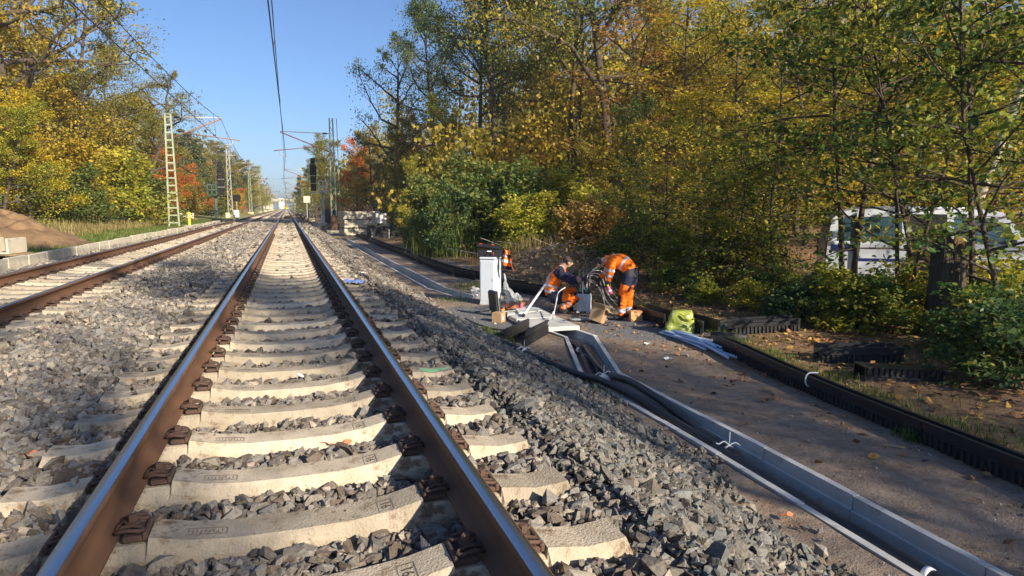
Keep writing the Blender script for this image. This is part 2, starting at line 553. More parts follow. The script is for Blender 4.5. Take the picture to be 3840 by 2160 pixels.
# ================================================================== GROUND
def ground_material():
    m = bpy.data.materials.new("ground_surface")
    m.use_nodes = True
    nt = m.node_tree
    b = nt.nodes["Principled BSDF"]
    b.inputs["Roughness"].default_value = .95
    b.inputs["Specular IOR Level"].default_value = .2
    geo = nt.nodes.new("ShaderNodeNewGeometry")
    pos = geo.outputs["Position"]
    def noise(scale, detail=6, rough=.65):
        n = nt.nodes.new("ShaderNodeTexNoise")
        n.inputs["Scale"].default_value = scale; n.inputs["Detail"].default_value = detail; n.inputs["Roughness"].default_value = rough
        nt.links.new(pos, n.inputs["Vector"])
        return n.outputs["Fac"]
    def mix(fac, a, c):
        x = nt.nodes.new("ShaderNodeMix"); x.data_type = 'RGBA'
        nt.links.new(fac, x.inputs["Factor"])
        for s_, v_ in (("A", a), ("B", c)):
            if isinstance(v_, tuple): x.inputs[s_].default_value = (*v_, 1)
            else: nt.links.new(v_, x.inputs[s_])
        return x.outputs["Result"]
    def rmp(f, stops):
        r = ramp(nt, stops); nt.links.new(f, r.inputs[0]); return r.outputs[0]
    fine, midn, big = noise(55, 4), noise(9, 6), noise(1.3, 5)
    tiny = noise(170, 3)
    litter = mix(rmp(noise(26, 5, .8), [(.52, (0, 0, 0)), (.62, (1, 1, 1))]),
                 rmp(midn, [(.35, (.11, .075, .050)), (.65, (.26, .17, .095))]), (.30, .15, .06))
    bal = rmp(fine, [(.3, (.07, .06, .055)), (.5, (.17, .15, .135)), (.72, (.36, .33, .29))])
    path = mix(rmp(tiny, [(.60, (0, 0, 0)), (.72, (1, 1, 1))]),
               mix(rmp(big, [(.38, (0, 0, 0)), (.64, (1, 1, 1))]),
                   rmp(midn, [(.3, (.19, .132, .090)), (.7, (.34, .25, .18))]),
                   rmp(midn, [(.3, (.17, .138, .112)), (.7, (.30, .25, .205))])), (.30, .26, .22))
    grav = rmp(noise(85, 4, .8), [(.3, (.085, .085, .09)), (.55, (.17, .175, .18)), (.75, (.36, .37, .38))])
    grass = mix(rmp(midn, [(.4, (0, 0, 0)), (.65, (1, 1, 1))]),
                rmp(fine, [(.3, (.11, .15, .035)), (.7, (.20, .25, .06))]), rmp(fine, [(.3, (.26, .21, .09)), (.7, (.40, .32, .15))]))
    sand = mix(rmp(midn, [(.55, (0, 0, 0)), (.75, (1, 1, 1))]), rmp(big, [(.3, (.46, .30, .15)), (.7, (.36, .22, .11))]), (.26, .16, .08))
    edge = noise(6, 5, .7)
    def w(name, gain=1.0):
        a = nt.nodes.new("ShaderNodeAttribute"); a.attribute_name = name
        s_ = nt.nodes.new("ShaderNodeMath"); s_.operation = 'MULTIPLY_ADD'
        nt.links.new(edge, s_.inputs[0]); s_.inputs[1].default_value = .9
        nt.links.new(a.outputs["Fac"], s_.inputs[2])
        return rmp(s_.outputs[0], [(.86, (0, 0, 0)), (1.0, (1, 1, 1))])
    c = litter
    for nm, cc in (("w_grass", grass), ("w_path", path), ("w_grey", grav), ("w_sand", sand), ("w_bal", bal)):
        c = mix(w(nm), c, cc)
    nt.links.new(c, b.inputs["Base Color"])
    bp = nt.nodes.new("ShaderNodeBump"); bp.inputs["Strength"].default_value = 1.0; bp.inputs["Distance"].default_value = .035
    ad = nt.nodes.new("ShaderNodeMath"); ad.operation = 'MULTIPLY_ADD'
    nt.links.new(fine, ad.inputs[0]); ad.inputs[1].default_value = .5
    nt.links.new(midn, ad.inputs[2])
    nt.links.new(ad.outputs[0], bp.inputs["Height"]); nt.links.new(bp.outputs[0], b.inputs["Normal"])
    return m

def spaced(parts):
    out = []
    for a, b, st in parts:
        out += list(np.arange(a, b, st))
    return np.array(out + [parts[-1][1]])

gx = spaced([(-600, -60, 60), (-60, -16, 4), (-16, -7, .45), (-7, -5.2, .12), (-5.2, 1.4, .2), (1.4, 3.2, .09), (3.2, 5.0, .05), (5.0, 7, .10), (7, 13, .18), (13, 30, 1.0), (30, 60, 5), (60, 600, 60)])
gy = spaced([(-40, -2, 4), (-2, 0, .5), (0, 16.5, .07), (16.5, 26, .16), (26, 48, .35), (48, 100, 1.5), (100, 260, 8), (260, 900, 64)])
GX, GY = np.meshgrid(gx, gy)
GZ = terr(GX, GY)
nx, ny = len(gx), len(gy)
ii = np.arange(ny * nx).reshape(ny, nx)
GF = np.stack([ii[:-1, :-1], ii[:-1, 1:], ii[1:, 1:], ii[1:, :-1]], -1).reshape(-1, 4)
ground = np_mesh("ground", np.stack([GX, GY, GZ], -1).reshape(-1, 3), GF, ground_material(), smooth=True)
ground["kind"] = "structure"
def wattr(name, val):
    a = ground.data.attributes.new(name, 'FLOAT', 'POINT')
    a.data.foreach_set("value", np.ascontiguousarray(val.ravel(), np.float32))
def box_w(v, a, b, s_):
    return np.clip((v - a) / s_, 0, 1) * np.clip((b - v) / s_, 0, 1)
TW = toe(GY)
wattr("w_bal", box_w(GX, -6.2, 1e9, .05) * np.clip((TW - .12 - GX) / .25, 0, 1))
path_r = np.interp(GY, [0, 3, 8, 11, 13, 16, 22, 40, 60], [5.2, 5.4, 6.0, 6.6, 6.4, 6.6, 6.4, 6.0, 5.0])
wattr("w_path", np.clip((path_r - GX) / .5, 0, 1) * (GX > 1.5) * np.clip((110 - GY) / 20, 0, 1))
g1 = np.exp(-(((GX - 3.5) / 1.0) ** 2 + ((GY - 12.0) / 1.6) ** 2)) + np.exp(-(((GX - 6.3) / 1.3) ** 2 + ((GY - 9.7) / .75) ** 2)) + .8 * np.exp(-(((GX - 5.6) / .6) ** 2 + ((GY - 10.6) / .8) ** 2))
wattr("w_grey", np.clip(g1 * 1.3, 0, 1) * (GX > 1.5))
wattr("w_grass", np.where(GX < -6.2, np.interp(GX, [-40, -13, -9, -6.3], [.2, .45, 1, 1]), np.interp(GX, [5.5, 5.9, 6.4, 6.9], [0, .36, .40, .0]) * np.interp(GY, [8, 11, 12], [1, .8, .2])))
s1 = np.exp(-(((GX - 9.0) / 2.9) ** 2 + ((GY - 20.6) / 2.6) ** 2)) + .9 * np.exp(-(((GX + 9.0) / 2.6) ** 2 + ((GY - 21.5) / 3.5) ** 2)) \
    + .55 * np.exp(-(((GX - 5.0) / .6) ** 2 + ((GY - 27) / 9) ** 2))
wattr("w_sand", np.clip(s1 * 1.25, 0, 1) * np.where(np.abs(GX) < 2.5, 0, 1))

# ================================================================== BALLAST
rng = np.random.default_rng(7)
TC = (0.0, -4.0)                                # track centre lines
PITCH_S = 0.6
def stone_shapes(n, pts, seed):
    out = []
    r = np.random.default_rng(seed)
    for _ in range(n):
        p = r.normal(size=(pts, 3)); p /= np.linalg.norm(p, axis=1)[:, None]
        p *= (0.74 + 0.50 * r.random((pts, 1))) * np.array([1.0, .72 + .2 * r.random(), .50 + .25 * r.random()])
        bm = bmesh.new()
        for q in p: bm.verts.new(q)
        bmesh.ops.convex_hull(bm, input=bm.verts)
        bmesh.ops.delete(bm, geom=[v for v in bm.verts if not v.link_faces], context='VERTS')
        bmesh.ops.triangulate(bm, faces=bm.faces)
        bm.verts.index_update()
        V = np.array([v.co[:] for v in bm.verts]); F = np.array([[v.index for v in f.verts] for f in bm.faces])
        bm.free()
        out.append((V, F))
    return out

def rand_rot(n, r):
    q = r.normal(size=(n, 4)); q /= np.linalg.norm(q, axis=1)[:, None]
    w, x, y, z = q.T
    return np.stack([np.stack([1 - 2 * (y * y + z * z), 2 * (x * y - z * w), 2 * (x * z + y * w)], -1),
                     np.stack([2 * (x * y + z * w), 1 - 2 * (x * x + z * z), 2 * (y * z - x * w)], -1),
                     np.stack([2 * (x * z - y * w), 2 * (y * z + x * w), 1 - 2 * (x * x + y * y)], -1)], 1)

def in_view(x, y, z, marg=0.40):
    dx, dy, dz = x - CAM.x, y - CAM.y, z - CAM.z
    R_ = dx * CY - dy * SY
    F_ = dx * SY + dy * CY
    dep = F_ * CF - dz * SF
    return (dep > .5) & (np.abs(R_) < dep * (1920 / FPX + marg) + .2) & (dep * (1080 / FPX + marg) + .2 > -(F_ * SF + dz * CF))

def place_stones(name, shapes, P, size, r, rnd, mats):
    Vs, Fs, Rs = [], [], []
    o = 0
    k = r.integers(0, len(shapes), len(P))
    for s_ in range(len(shapes)):
        idx = np.nonzero(k == s_)[0]
        if not len(idx): continue
        V, F = shapes[s_]
        # stones settle on a flat side more often than on edge
        rot = rand_rot(len(idx), r)
        W = np.einsum('nij,vj->nvi', rot, V) * size[idx][:, None, None] * np.array([1, 1, .86]) + P[idx][:, None, :]
        Vs.append(W.reshape(-1, 3))
        Fs.append((F[None] + (np.arange(len(idx)) * len(V))[:, None, None] + o).reshape(-1, 3))
        Rs.append(np.repeat(rnd[idx], len(F)))
        o += len(idx) * len(V)
    return np_mesh(name, np.concatenate(Vs), np.concatenate(Fs), mats, face_rnd=np.concatenate(Rs))

def sleeper_hit(x, y, hw):
    hit = np.zeros(len(x), bool)
    for c in TC:
        f = np.abs(((y / PITCH_S + .5) % 1.0) - .5) * PITCH_S
        hit |= (f < hw) & (np.abs(x - c) < 1.32)
    return hit

cand, sz = [], []
for y0, y1, dens, size in ((1.0, 3.5, 1300, .033), (3.5, 6, 1150, .034), (6, 9, 850, .037), (9, 13, 560, .039), (13, 19, 340, .046), (19, 28, 190, .056), (28, 45, 90, .070), (45, 75, 34, .10)):
    xa, xb = -6.1, 3.6
    n = int((xb - xa) * (y1 - y0) * dens)
    x = rng.uniform(xa, xb, n); y = rng.uniform(y0, y1, n)
    cand.append(np.stack([x, y], 1)); sz.append(size * rng.lognormal(0, .30, n))
cand = np.concatenate(cand); sz = np.concatenate(sz)
x, y = cand.T
keep = in_view(x, y, np.full(len(x), -.4))
edge_fall = rng.random(len(x)) < np.clip((toe(y) + .14 * np.sin(y * 3.1) + .05 - x) / .30, 0, 1) + .012
keep &= edge_fall & ~sleeper_hit(x, y, .15)
keep &= ~((np.abs(np.abs(x) - .7535) < .05) & (rng.random(len(x)) < .4))
keep &= seg_dist(x, y, NEAR_LINE) > .31
keep &= ~((x > 2.9) & (y > 9.5) & (rng.random(len(x)) < .95))
x, y, sz = x[keep], y[keep], sz[keep]
z = terr(x, y, False)
# crib level rises outside the rails, stays low between them
lift = np.zeros(len(x))
for c in TC:
    a = np.abs(x - c)
    lift = np.where(a < 1.32, np.interp(a, [0, .5, .68, .84, 1.0, 1.3], [-.005, .0, .005, .03, .055, .07]), lift)
z = z + lift + rng.random(len(x)) * .030 + sz * .30
rn = np.clip(rng.beta(2.0, 2.2, len(x)), 0, 1)
# right shoulder palette darker and greyer, shade painted in; left paler, cribs brown
M['stone'] = rnd_mat("ballast_stone", [(.065, .05, .041), (.12, .092, .07), (.15, .13, .11), (.19, .18, .165), (.26, .225, .18), (.42, .36, .28)], .82, .5, 70)
M['stone_pale'] = rnd_mat("ballast_stone_pale", [(.09, .075, .06), (.16, .13, .10), (.20, .18, .155), (.25, .235, .21), (.34, .29, .22), (.46, .39, .30)], .85, .5, 70)
pale = (x < -1.35)
shoulder = (x > 1.32)
M['stone_shaded'] = rnd_mat("ballast_stone_shaded", [(.052, .048, .045), (.10, .084, .068), (.12, .127, .122), (.19, .160, .125), (.15, .157, .15), (.24, .21, .17), (.36, .33, .27)], .82, .5, 70)  # shoulder's shade put into the stone colours
near = y < 11
sz = np.where(shoulder, sz * .88, sz)
big_sh, lite_sh = stone_shapes(60, 10, 3), stone_shapes(24, 8, 4)
P = np.stack([x, y, z], 1)
for nm, sel, sh, mt in (("ballast", near & ~pale & ~shoulder, big_sh, M['stone']), ("ballast", near & shoulder, big_sh, M['stone_shaded']), ("ballast", near & pale, big_sh, M['stone_pale']),
                        ("ballast", ~near & ~pale, lite_sh, M['stone']), ("ballast", ~near & pale, lite_sh, M['stone_pale'])):
    o = place_stones(nm, sh, P[sel], sz[sel], rng, rn[sel], mt)
    o["kind"] = "stuff"
# single stones kicked up on to the sleepers
n = 260
kx = rng.uniform(-1.28, 1.28, n); ky = np.round(rng.uniform(2.0, 15, n) / PITCH_S) * PITCH_S + rng.uniform(-.07, .07, n)
kx += np.where(rng.random(n) < .35, TC[1], 0)
ka = np.where(kx < -2, kx - TC[1], kx)
kk = (np.abs(np.abs(ka) - .7535) > .13) & (rng.random(n) < .5)
ks = .020 * rng.lognormal(0, .5, n)
kz = np.interp(np.abs(ka), [0, .25, .42, .52, .565, .94, 1.0, 1.12, 1.22, 1.30], [-.226, -.221, -.203, -.180, -.170, -.166, -.172, -.190, -.184, -.176]) + ks * .45
o = place_stones("loose_stones", lite_sh, np.stack([kx, ky, kz], 1)[kk], ks[kk], rng, rng.random(n)[kk], M['stone'])
o["kind"] = "stuff"
print("stones", len(x))

# loose pebbles on the path
n = 16000
x = rng.uniform(2.6, 7.4, n); y = rng.uniform(1.5, 15, n)
k = in_view(x, y, np.full(n, -.9)) & (seg_dist(x, y, NEAR_LINE) > .31)
dense = np.exp(-(((x - 3.5) / 1.0) ** 2 + ((y - 12.0) / 1.6) ** 2)) + np.exp(-(((x - 6.3) / 1.3) ** 2 + ((y - 9.7) / .75) ** 2))
k &= rng.random(n) < .10 + .25 * (np.sin(x * 2.3 + y) * np.sin(y * 1.7 - x * .6) > .25) + dense * .5
x, y = x[k], y[k]
sz = .0085 * rng.lognormal(0, .55, len(x))
o = place_stones("gravel", lite_sh, np.stack([x, y, terr(x, y, False) + sz * .3], 1), sz, rng, rng.random(len(x)), M['stone_pale'])
o["kind"] = "stuff"

# ================================================================== TRACKS
def rail_profile():
    h = [(.0, 0), (.026, -.001), (.034, -.006), (.036, -.014), (.036, -.036), (.030, -.041), (.0100, -.052), (.0085, -.085), (.0095, -.125), (.022, -.146), (.074, -.160), (.075, -.172)]
    return h + [(-a, b) for a, b in h[::-1][:-1]]
def make_rail(cx, cat_label):
    prof = rail_profile()
    st = [-4, 0, 4, 8, 14, 22, 35, 60, 100, 200, 540]
    body = MB()
    # web and foot in rust; the head's running band is its own part
    n = len(prof)
    vv = [(cx + a, t, b) for t in st for a, b in prof]
    ff, mi = [], []
    for i in range(len(st) - 1):
        for k in range(n):
            ff.append((i * n + k, i * n + (k + 1) % n, (i + 1) * n + (k + 1) % n, (i + 1) * n + k))
    body.add(vv, ff, 0, True)
    o = solo("rail", body, M['rust'], cat_label, "rail")
    top = MB()
    band = [(-.0335, -.0075), (-.0255, .0012), (0, .0022), (.0255, .0012), (.0335, -.0075)]
    vv = [(cx + a, t, b) for t in st for a, b in band]
    m_ = len(band)
    top.add(vv, [(i * m_ + k, i * m_ + k + 1, (i + 1) * m_ + k + 1, (i + 1) * m_ + k) for i in range(len(st) - 1) for k in range(m_ - 1)], 0, True)
    t = top.build("running_surface", M['steel'], o, world=True)
    return o
make_rail(-.7535, "left rail of the main track, shiny top and lit rusty side")
make_rail(.7535, "right rail of the main track, shiny top and shaded dark brown side")
make_rail(TC[1] + .7535, "rusty rail of the left track nearer the main track")
make_rail(TC[1] - .7535, "rusty rail of the left track on the kerb block side")

def ztop(x):
    a = abs(x)
    return float(np.interp(a, [0, .25, .42, .52, .565, .575, .935, .945, 1.0, 1.12, 1.22, 1.30], [-.226, -.221, -.203, -.180, -.170, -.196, -.196, -.166, -.172, -.190, -.184, -.176]))

def sleeper_mesh(simple=False):
    mb = MB()
    xs = [-1.30, -1.22, -1.12, -1.0, -.945, -.935, -.575, -.565, -.52, -.42, -.25, 0, .25, .42, .52, .565, .575, .935, .945, 1.0, 1.12, 1.22, 1.30] if not simple else [-1.3, -1.1, -.95, -.56, -.3, 0, .3, .56, .95, 1.1, 1.3]
    rr = random.Random(5)
    vv = []
    for x_ in xs:
        zt = ztop(x_)
        seat = .575 <= abs(x_) <= .935
        wt = .090 if not seat else .080
        e = .012 if abs(x_) > 1.29 else 0
        j = lambda: rr.uniform(-.003, .003)
        x2 = x_ - math.copysign(e, x_)
        vv += [(x_ * 1.008, -.150, -.46), (x_ * 1.003, -.122 + j(), zt - .055), (x2, -.102 + j(), zt - .012 + j()), (x2, -wt, zt), (x2, wt, zt), (x2, .102 + j(), zt - .012 + j()), (x_ * 1.003, .122 + j(), zt - .055), (x_ * 1.008, .150, -.46)]
    N = len(xs)
    ff = [(i * 8 + k, i * 8 + k + 1, (i + 1) * 8 + k + 1, (i + 1) * 8 + k) for i in range(N - 1) for k in range(7)]
    ff += [tuple(range(8))[::-1], tuple((N - 1) * 8 + k for k in range(8))]
    mb.add(vv, ff, 0, False)
    return mb

def fastening_mb():
    """guide plate and spring clamp; +x points at the rail"""
    mb = MB()
    mb.box((-.012, 0, -.178), (.085, .15, .026), 0, .006)
    mb.box((-.055, 0, -.170), (.022, .16, .036), 0, .006)
    pts = []
    for s_ in (-1, 1):
        loop = [(.050, .030 * s_, -.146), (.030, .028 * s_, -.140), (-.005, .030 * s_, -.136), (-.040, .045 * s_, -.142), (-.050, .062 * s_, -.146), (-.035, .078 * s_, -.142), (0, .080 * s_, -.134), (.030, .074 * s_, -.138), (.056, .062 * s_, -.148)]
        mb.tube(loop, .0085, 6)
    mb.tube([(.050, -.032, -.146), (.054, 0, -.146), (.050, .032, -.146)], .0085, 6)
    return mb
def bolt_mb():
    mb = MB()
    mb.lathe([(.030, -.136), (.030, -.130), (.019, -.129)], n=14, sm=False)
    mb.lathe([(.0195, -.129), (.0195, -.104), (.014, -.100)], n=6, sm=False)
    return mb

proto = sleeper_mesh().build("sleeper", M['concrete'])
tag(proto, "proto", "sleeper", "concrete sleepers")
fast = []
f0 = None
for rx in (-.7535, .7535):
    for sd in (-1, 1):
        if f0 is None:
            f0 = fastening_mb().build("rail_fastening", M['clip'], proto); f0m = f0.data
            b0 = bolt_mb().build("bolt", M['clip'], f0); f = f0
        else:
            f = f0.copy(); COL.objects.link(f); f.parent = proto
            b = b0.copy(); COL.objects.link(b); b.parent = f
        f.location = (rx + sd * .118, 0, 0)
        f.rotation_euler = (0, 0, 0 if sd < 0 else math.pi)
# cast-in marks on the sleepers
def text_mesh(body, size):
    cu = bpy.data.curves.new("mark_text", 'FONT')
    cu.body = body; cu.size = size; cu.align_x = 'CENTER'; cu.align_y = 'CENTER'
    cu.extrude = .0006
    o = bpy.data.objects.new("mark_text", cu); COL.objects.link(o)
    bpy.context.view_layer.update()
    me = bpy.data.meshes.new_from_object(o.evaluated_get(bpy.context.evaluated_depsgraph_get()))
    bpy.data.objects.remove(o)
    V = [v.co.copy() for v in me.vertices]; F = [tuple(p.vertices) for p in me.polygons]
    bpy.data.meshes.remove(me)
    return V, F
V, F = text_mesh("16", .068)
mk = MB()
rotm = Matrix.Rotation(rad(-90), 3, 'Z')
mk.add([rotm @ v for v in V], F)
for sx in (-1, 1): mk.box((sx * .034, 0, 0), (.0045, .112, .0016))
for sy in (-1, 1): mk.box((0, sy * .055, 0), (.064, .0045, .0016))
mark16 = mk.build("cast_number", M['mark'])
mk = MB()
for sx in (-1, 1): mk.box((sx * .085, 0, 0), (.0045, .060, .0016))
for sy in (-1, 1): mk.box((0, sy * .028, 0), (.166, .0045, .0016))
for k in range(9):
    mk.box((-.066 + k * .0165, (-1) ** k * .004, 0), (.0035, .026 if k % 3 else .034, .0014))
markl = mk.build("cast_plate_mark", M['mark'])

ordinal = ["nearest", "second", "third", "fourth", "fifth", "sixth", "seventh", "eighth", "ninth", "tenth", "eleventh", "twelfth", "thirteenth", "fourteenth", "fifteenth", "sixteenth"]
first_right = 3
for k in range(150):
    i = k + first_right
    o = proto if k == 0 else None
    if o is None:
        if i * PITCH_S < 36:
            o = dup(proto)
        else:
            o = proto.copy(); COL.objects.link(o)
    o.location = (0.0, i * PITCH_S, 0)
    if k < 12:
        what = "pale concrete sleeper"
        o["label"] = f"{what}, " + (f"{ordinal[k]} to the camera under the main track, cast mark 16" if k == 0 else f"{ordinal[k]} from the bottom edge under the main track")
        if k < 10:
            for src, mx in ((mark16, .40), (markl, -.36)):
                if k == 0: c = src
                else: c = src.copy(); COL.objects.link(c)
                c.parent = o
                c.location = (mx, -.018, ztop(mx) + .0012)
                c.rotation_euler = (0, -math.atan2(ztop(mx + .05) - ztop(mx - .05), .1), 0)
    else:
        o["label"] = "pale concrete sleeper far along the main track, one of many in the row"
    o["group"] = "sleepers of the main track"
lproto = None
for k in range(150):
    i = k + 13
    near_l = i * PITCH_S < 36
    o = dup(proto) if near_l else proto.copy()
    if not near_l: COL.objects.link(o)
    for c in list(o.children):
        if c.name.startswith("cast_"): bpy.data.objects.remove(c)
    o.location = (TC[1], i * PITCH_S, 0)
    o["label"] = "weathered concrete sleeper under the rusty far left track, one of many in the row"
    o["group"] = "sleepers of the left track"
mb = MB()
sm_ = sleeper_mesh(True)
for c, i0 in ((TC[0], 153), (TC[1], 163)):
    for i in range(i0, 880):
        mb.add([(p[0] + c, p[1] + i * PITCH_S, p[2]) for p in sm_.v], sm_.f)
o = mb.build("distant_sleepers", M['concrete']); o["kind"] = "stuff"

# green sprayed mark on the end of one sleeper
gs = MB()
yk = 5.4
V = []
for k in range(18):
    a = k / 18 * 2 * math.pi
    r_ = 1 + .25 * math.sin(3 * a + 1) + .12 * math.sin(7 * a)
    x_ = 1.13 + .12 * math.cos(a) * r_
    V.append((x_, yk - .01 + .06 * math.sin(a) * r_, ztop(x_) + .002))
V.append((1.13, yk - .01, ztop(1.13) + .002))
gs.add(V, [(k, (k + 1) % 18, 18) for k in range(18)])
solo("paint_mark", gs, M['green_spray'], "green sprayed paint patch on a sleeper end right of the main track", "paint mark")

# ================================================================== KERB BLOCKS ON THE LEFT
kb = MB()
kb.box((0, 0, -.20), (.12, 1.29, .36), 0, .012)
kb.box((-.17, 0, -.34), (.24, 1.27, .08), 0, .01)
kp = kb.build("kerb_block", M['concrete_pale'])
for k in range(44):
    o = kp if k == 0 else kp.copy()
    if k: COL.objects.link(o)
    yy = 15.1 + k * 1.335
    o.location = (-6.24 + random.Random(k).uniform(-.012, .012), yy, random.Random(k + 90).uniform(-.012, .02))
    o.rotation_euler = (0, random.Random(k + 50).uniform(-.03, .03), random.Random(k + 20).uniform(-.012, .012))
    tag(o, "cream concrete kerb block in the row between the left track and the grass", "kerb block", "kerb blocks along the left track")
    if k == 2: o["label"] = "cream concrete kerb block in front of the foot of the left sand heap"
    if k == 4: o["label"] = "cream concrete kerb block with a dark weed stain by the sand heap's right edge"
    if k == 43: o["label"] = "cream concrete kerb block farthest along its row, just before the left signal"

# ================================================================== CABLE TROUGHS
TROUGH_SEC = [(-.27, -.40), (-.27, 0), (-.212, 0), (-.204, -.10), (-.188, -.105), (-.180, -.335), (.180, -.335), (.188, -.105), (.204, -.10), (.212, 0), (.27, 0), (.27, -.40)]
RIM_Z = PATH_Z + .02

def miter_dirs(pts):
    out = []
    for i in range(len(pts)):
        ds = []
        for a, b in ((i - 1, i), (i, i + 1)):
            if a >= 0 and b < len(pts):
                ds.append(Vector((pts[b][0] - pts[a][0], pts[b][1] - pts[a][1], 0)).normalized())
        n_ = [Vector((d.y, -d.x, 0)) for d in ds]
        m_ = sum(n_, Vector((0, 0, 0))).normalized()
        out.append(m_ / max(.5, m_.dot(n_[0])))
    return out

def trough_units(line, lens, labels, group, parent=None):
    md = miter_dirs(line)
    objs, k = [], 0
    for si in range(len(line) - 1):
        A, B = Vector((*line[si], 0)), Vector((*line[si + 1], 0))
        L = (B - A).length
        n = max(1, round(L / lens))
        for u in range(n):
            t0, t1 = u / n, (u + 1) / n
            g = .004 / L
            nd = (B - A).normalized(); side = Vector((nd.y, -nd.x, 0))
            m0 = md[si] if u == 0 else side
            m1 = md[si + 1] if u == n - 1 else side
            mb = MB()
            rr = random.Random(si * 31 + u)
            dz = rr.uniform(-.006, .006)
            vv = [A.lerp(B, t0 + g) + m0 * a + Vector((0, 0, RIM_Z + b + dz)) for a, b in TROUGH_SEC] + [A.lerp(B, t1 - g) + m1 * a + Vector((0, 0, RIM_Z + b + dz)) for a, b in TROUGH_SEC]
            q = len(TROUGH_SEC)
            mb.add(vv, [(i, (i + 1) % q, q + (i + 1) % q, q + i) for i in range(q)])
            # the open end faces of the U
            for o_ in (0, q):
                mb.f += [[o_ + 0, o_ + 1, o_ + 2, o_ + 3, o_ + 4, o_ + 5], [o_ + 0, o_ + 5, o_ + 6, o_ + 11], [o_ + 6, o_ + 7, o_ + 8, o_ + 9, o_ + 10, o_ + 11]]
                mb.m += [0] * 3; mb.s += [False] * 3
            objs.append(solo("cable_trough", mb, M['concrete_new'], labels(k), "cable trough", group))
            k += 1
    return objs
trough_units(NEAR_LINE, 1.0, lambda k: [
    "grey concrete trough piece under the bottom edge, lower right", "grey concrete trough piece in the lower right corner beside the black pipe",
    "grey concrete trough piece around the white band on the black pipe", "grey concrete trough piece with a wet streak on its right wall",
    "grey concrete trough piece up the slope from the white banded pipe", "grey concrete trough piece with the frayed white tie and cut pipe end",
    "grey concrete trough piece where the loose fat pipe dips in", "grey concrete trough piece just below the bend full of cables",
    "grey concrete trough piece at the lower bend of the cable bundle", "slanting grey concrete trough piece holding the brown cable bundle",
    "slanting grey concrete trough piece above the brown bundle with ties", "grey concrete trough piece running under the cover slabs", "grey concrete trough piece end at the slabs"][min(k, 12)],
    "near trough pieces right of the track")
trough_units(FAR_LINE, 1.6, lambda k: ["low grey trough piece leading to the pale cabinet's left side", "grey trough piece at the bend left of the pale cabinet"][k] if k < 2 else "open grey concrete trough piece in the far straight run beside the ballast",
    "far trough pieces beside the ballast")

def smooth_path(pts, n=10):
    pts = [Vector(p) for p in pts]
    P_ = [pts[0] * 2 - pts[1]] + pts + [pts[-1] * 2 - pts[-2]]
    out = []
    for i in range(1, len(P_) - 2):
        for k in range(n):
            t = k / n
            p0, p1, p2, p3 = P_[i - 1:i + 3]
            out.append(.5 * ((2 * p1) + (p2 - p0) * t + (2 * p0 - 5 * p1 + 4 * p2 - p3) * t * t + (3 * p1 - p0 - 3 * p2 + p3) * t ** 3))
    out.append(pts[-1])
    return out

def off_line(line, offs, z):
    md = miter_dirs(line)
    return [Vector((p[0], p[1], 0)) + m_ * o_ + Vector((0, 0, zz)) for p, m_, o_, zz in zip(line, md, offs, z)]
FZ = RIM_Z - .285
def cable(pts, r, m_, label, name="cable", cat="cable", group=None, n=10, seg=10):
    mb = MB(); mb.tube(smooth_path(pts, seg), r, n)
    return solo(name, mb, m_, label, cat, group)
nl = NEAR_LINE
cable(off_line(nl[:3], [-.12, -.12, -.10], [FZ + .12] * 3) + [Vector((3.62, 5.6, FZ + .10)), Vector((3.60, 6.6, FZ + .12))] + [Vector((3.72, 7.5, FZ + .10)), Vector((4.26, 9.1, FZ + .08)), Vector((4.42, 10.6, FZ + .06))],
      .036, M['cable_brown'], "thick dusty cable along the left side of the near trough", group="cables in the near trough")
cable(off_line(nl[:3], [.03, .05, .06], [FZ + .10] * 3) + [Vector((3.76, 5.8, FZ + .07)), Vector((3.83, 7.3, FZ + .08)), Vector((4.40, 8.9, FZ + .10)), Vector((4.50, 9.6, FZ + .16)), Vector((4.38, 10.9, FZ + .06))],
      .040, M['cable_black'], "thick black cable bulging against the right wall of the bend", group="cables in the near trough")
cable([Vector((3.70, 5.2, FZ + .14)), Vector((3.72, 6.4, FZ + .16)), Vector((3.80, 7.55, FZ + .14)), Vector((4.28, 8.9, FZ + .17)), Vector((4.40, 9.7, FZ + .16)), Vector((4.33, 10.9, FZ + .10))],
      .036, M['cable_brown'], "brown dusty cable in the middle of the slanting trough bundle", group="cables in the near trough")
cable([Vector((3.64, 4.6, FZ + .13)), Vector((3.66, 6.0, FZ + .17)), Vector((3.68, 7.5, FZ + .15)), Vector((4.12, 8.85, FZ + .16)), Vector((4.33, 9.7, FZ + .20)), Vector((4.28, 10.9, FZ + .14))],
      .036, M['cable_brown'], "brown dusty cable with white rings in the slanting trough bundle", group="cables in the near trough")
cable([Vector((3.58, 4.2, FZ + .06)), Vector((3.62, 5.4, FZ + .06)), Vector((3.62, 7.2, FZ + .06)), Vector((4.05, 8.6, FZ + .06)), Vector((4.45, 9.9, FZ + .06)), Vector((4.40, 10.9, FZ + .05))],
      .032, M['cable_brown'], "lowest brown cable at the left wall of the slanting trough", group="cables in the near trough")
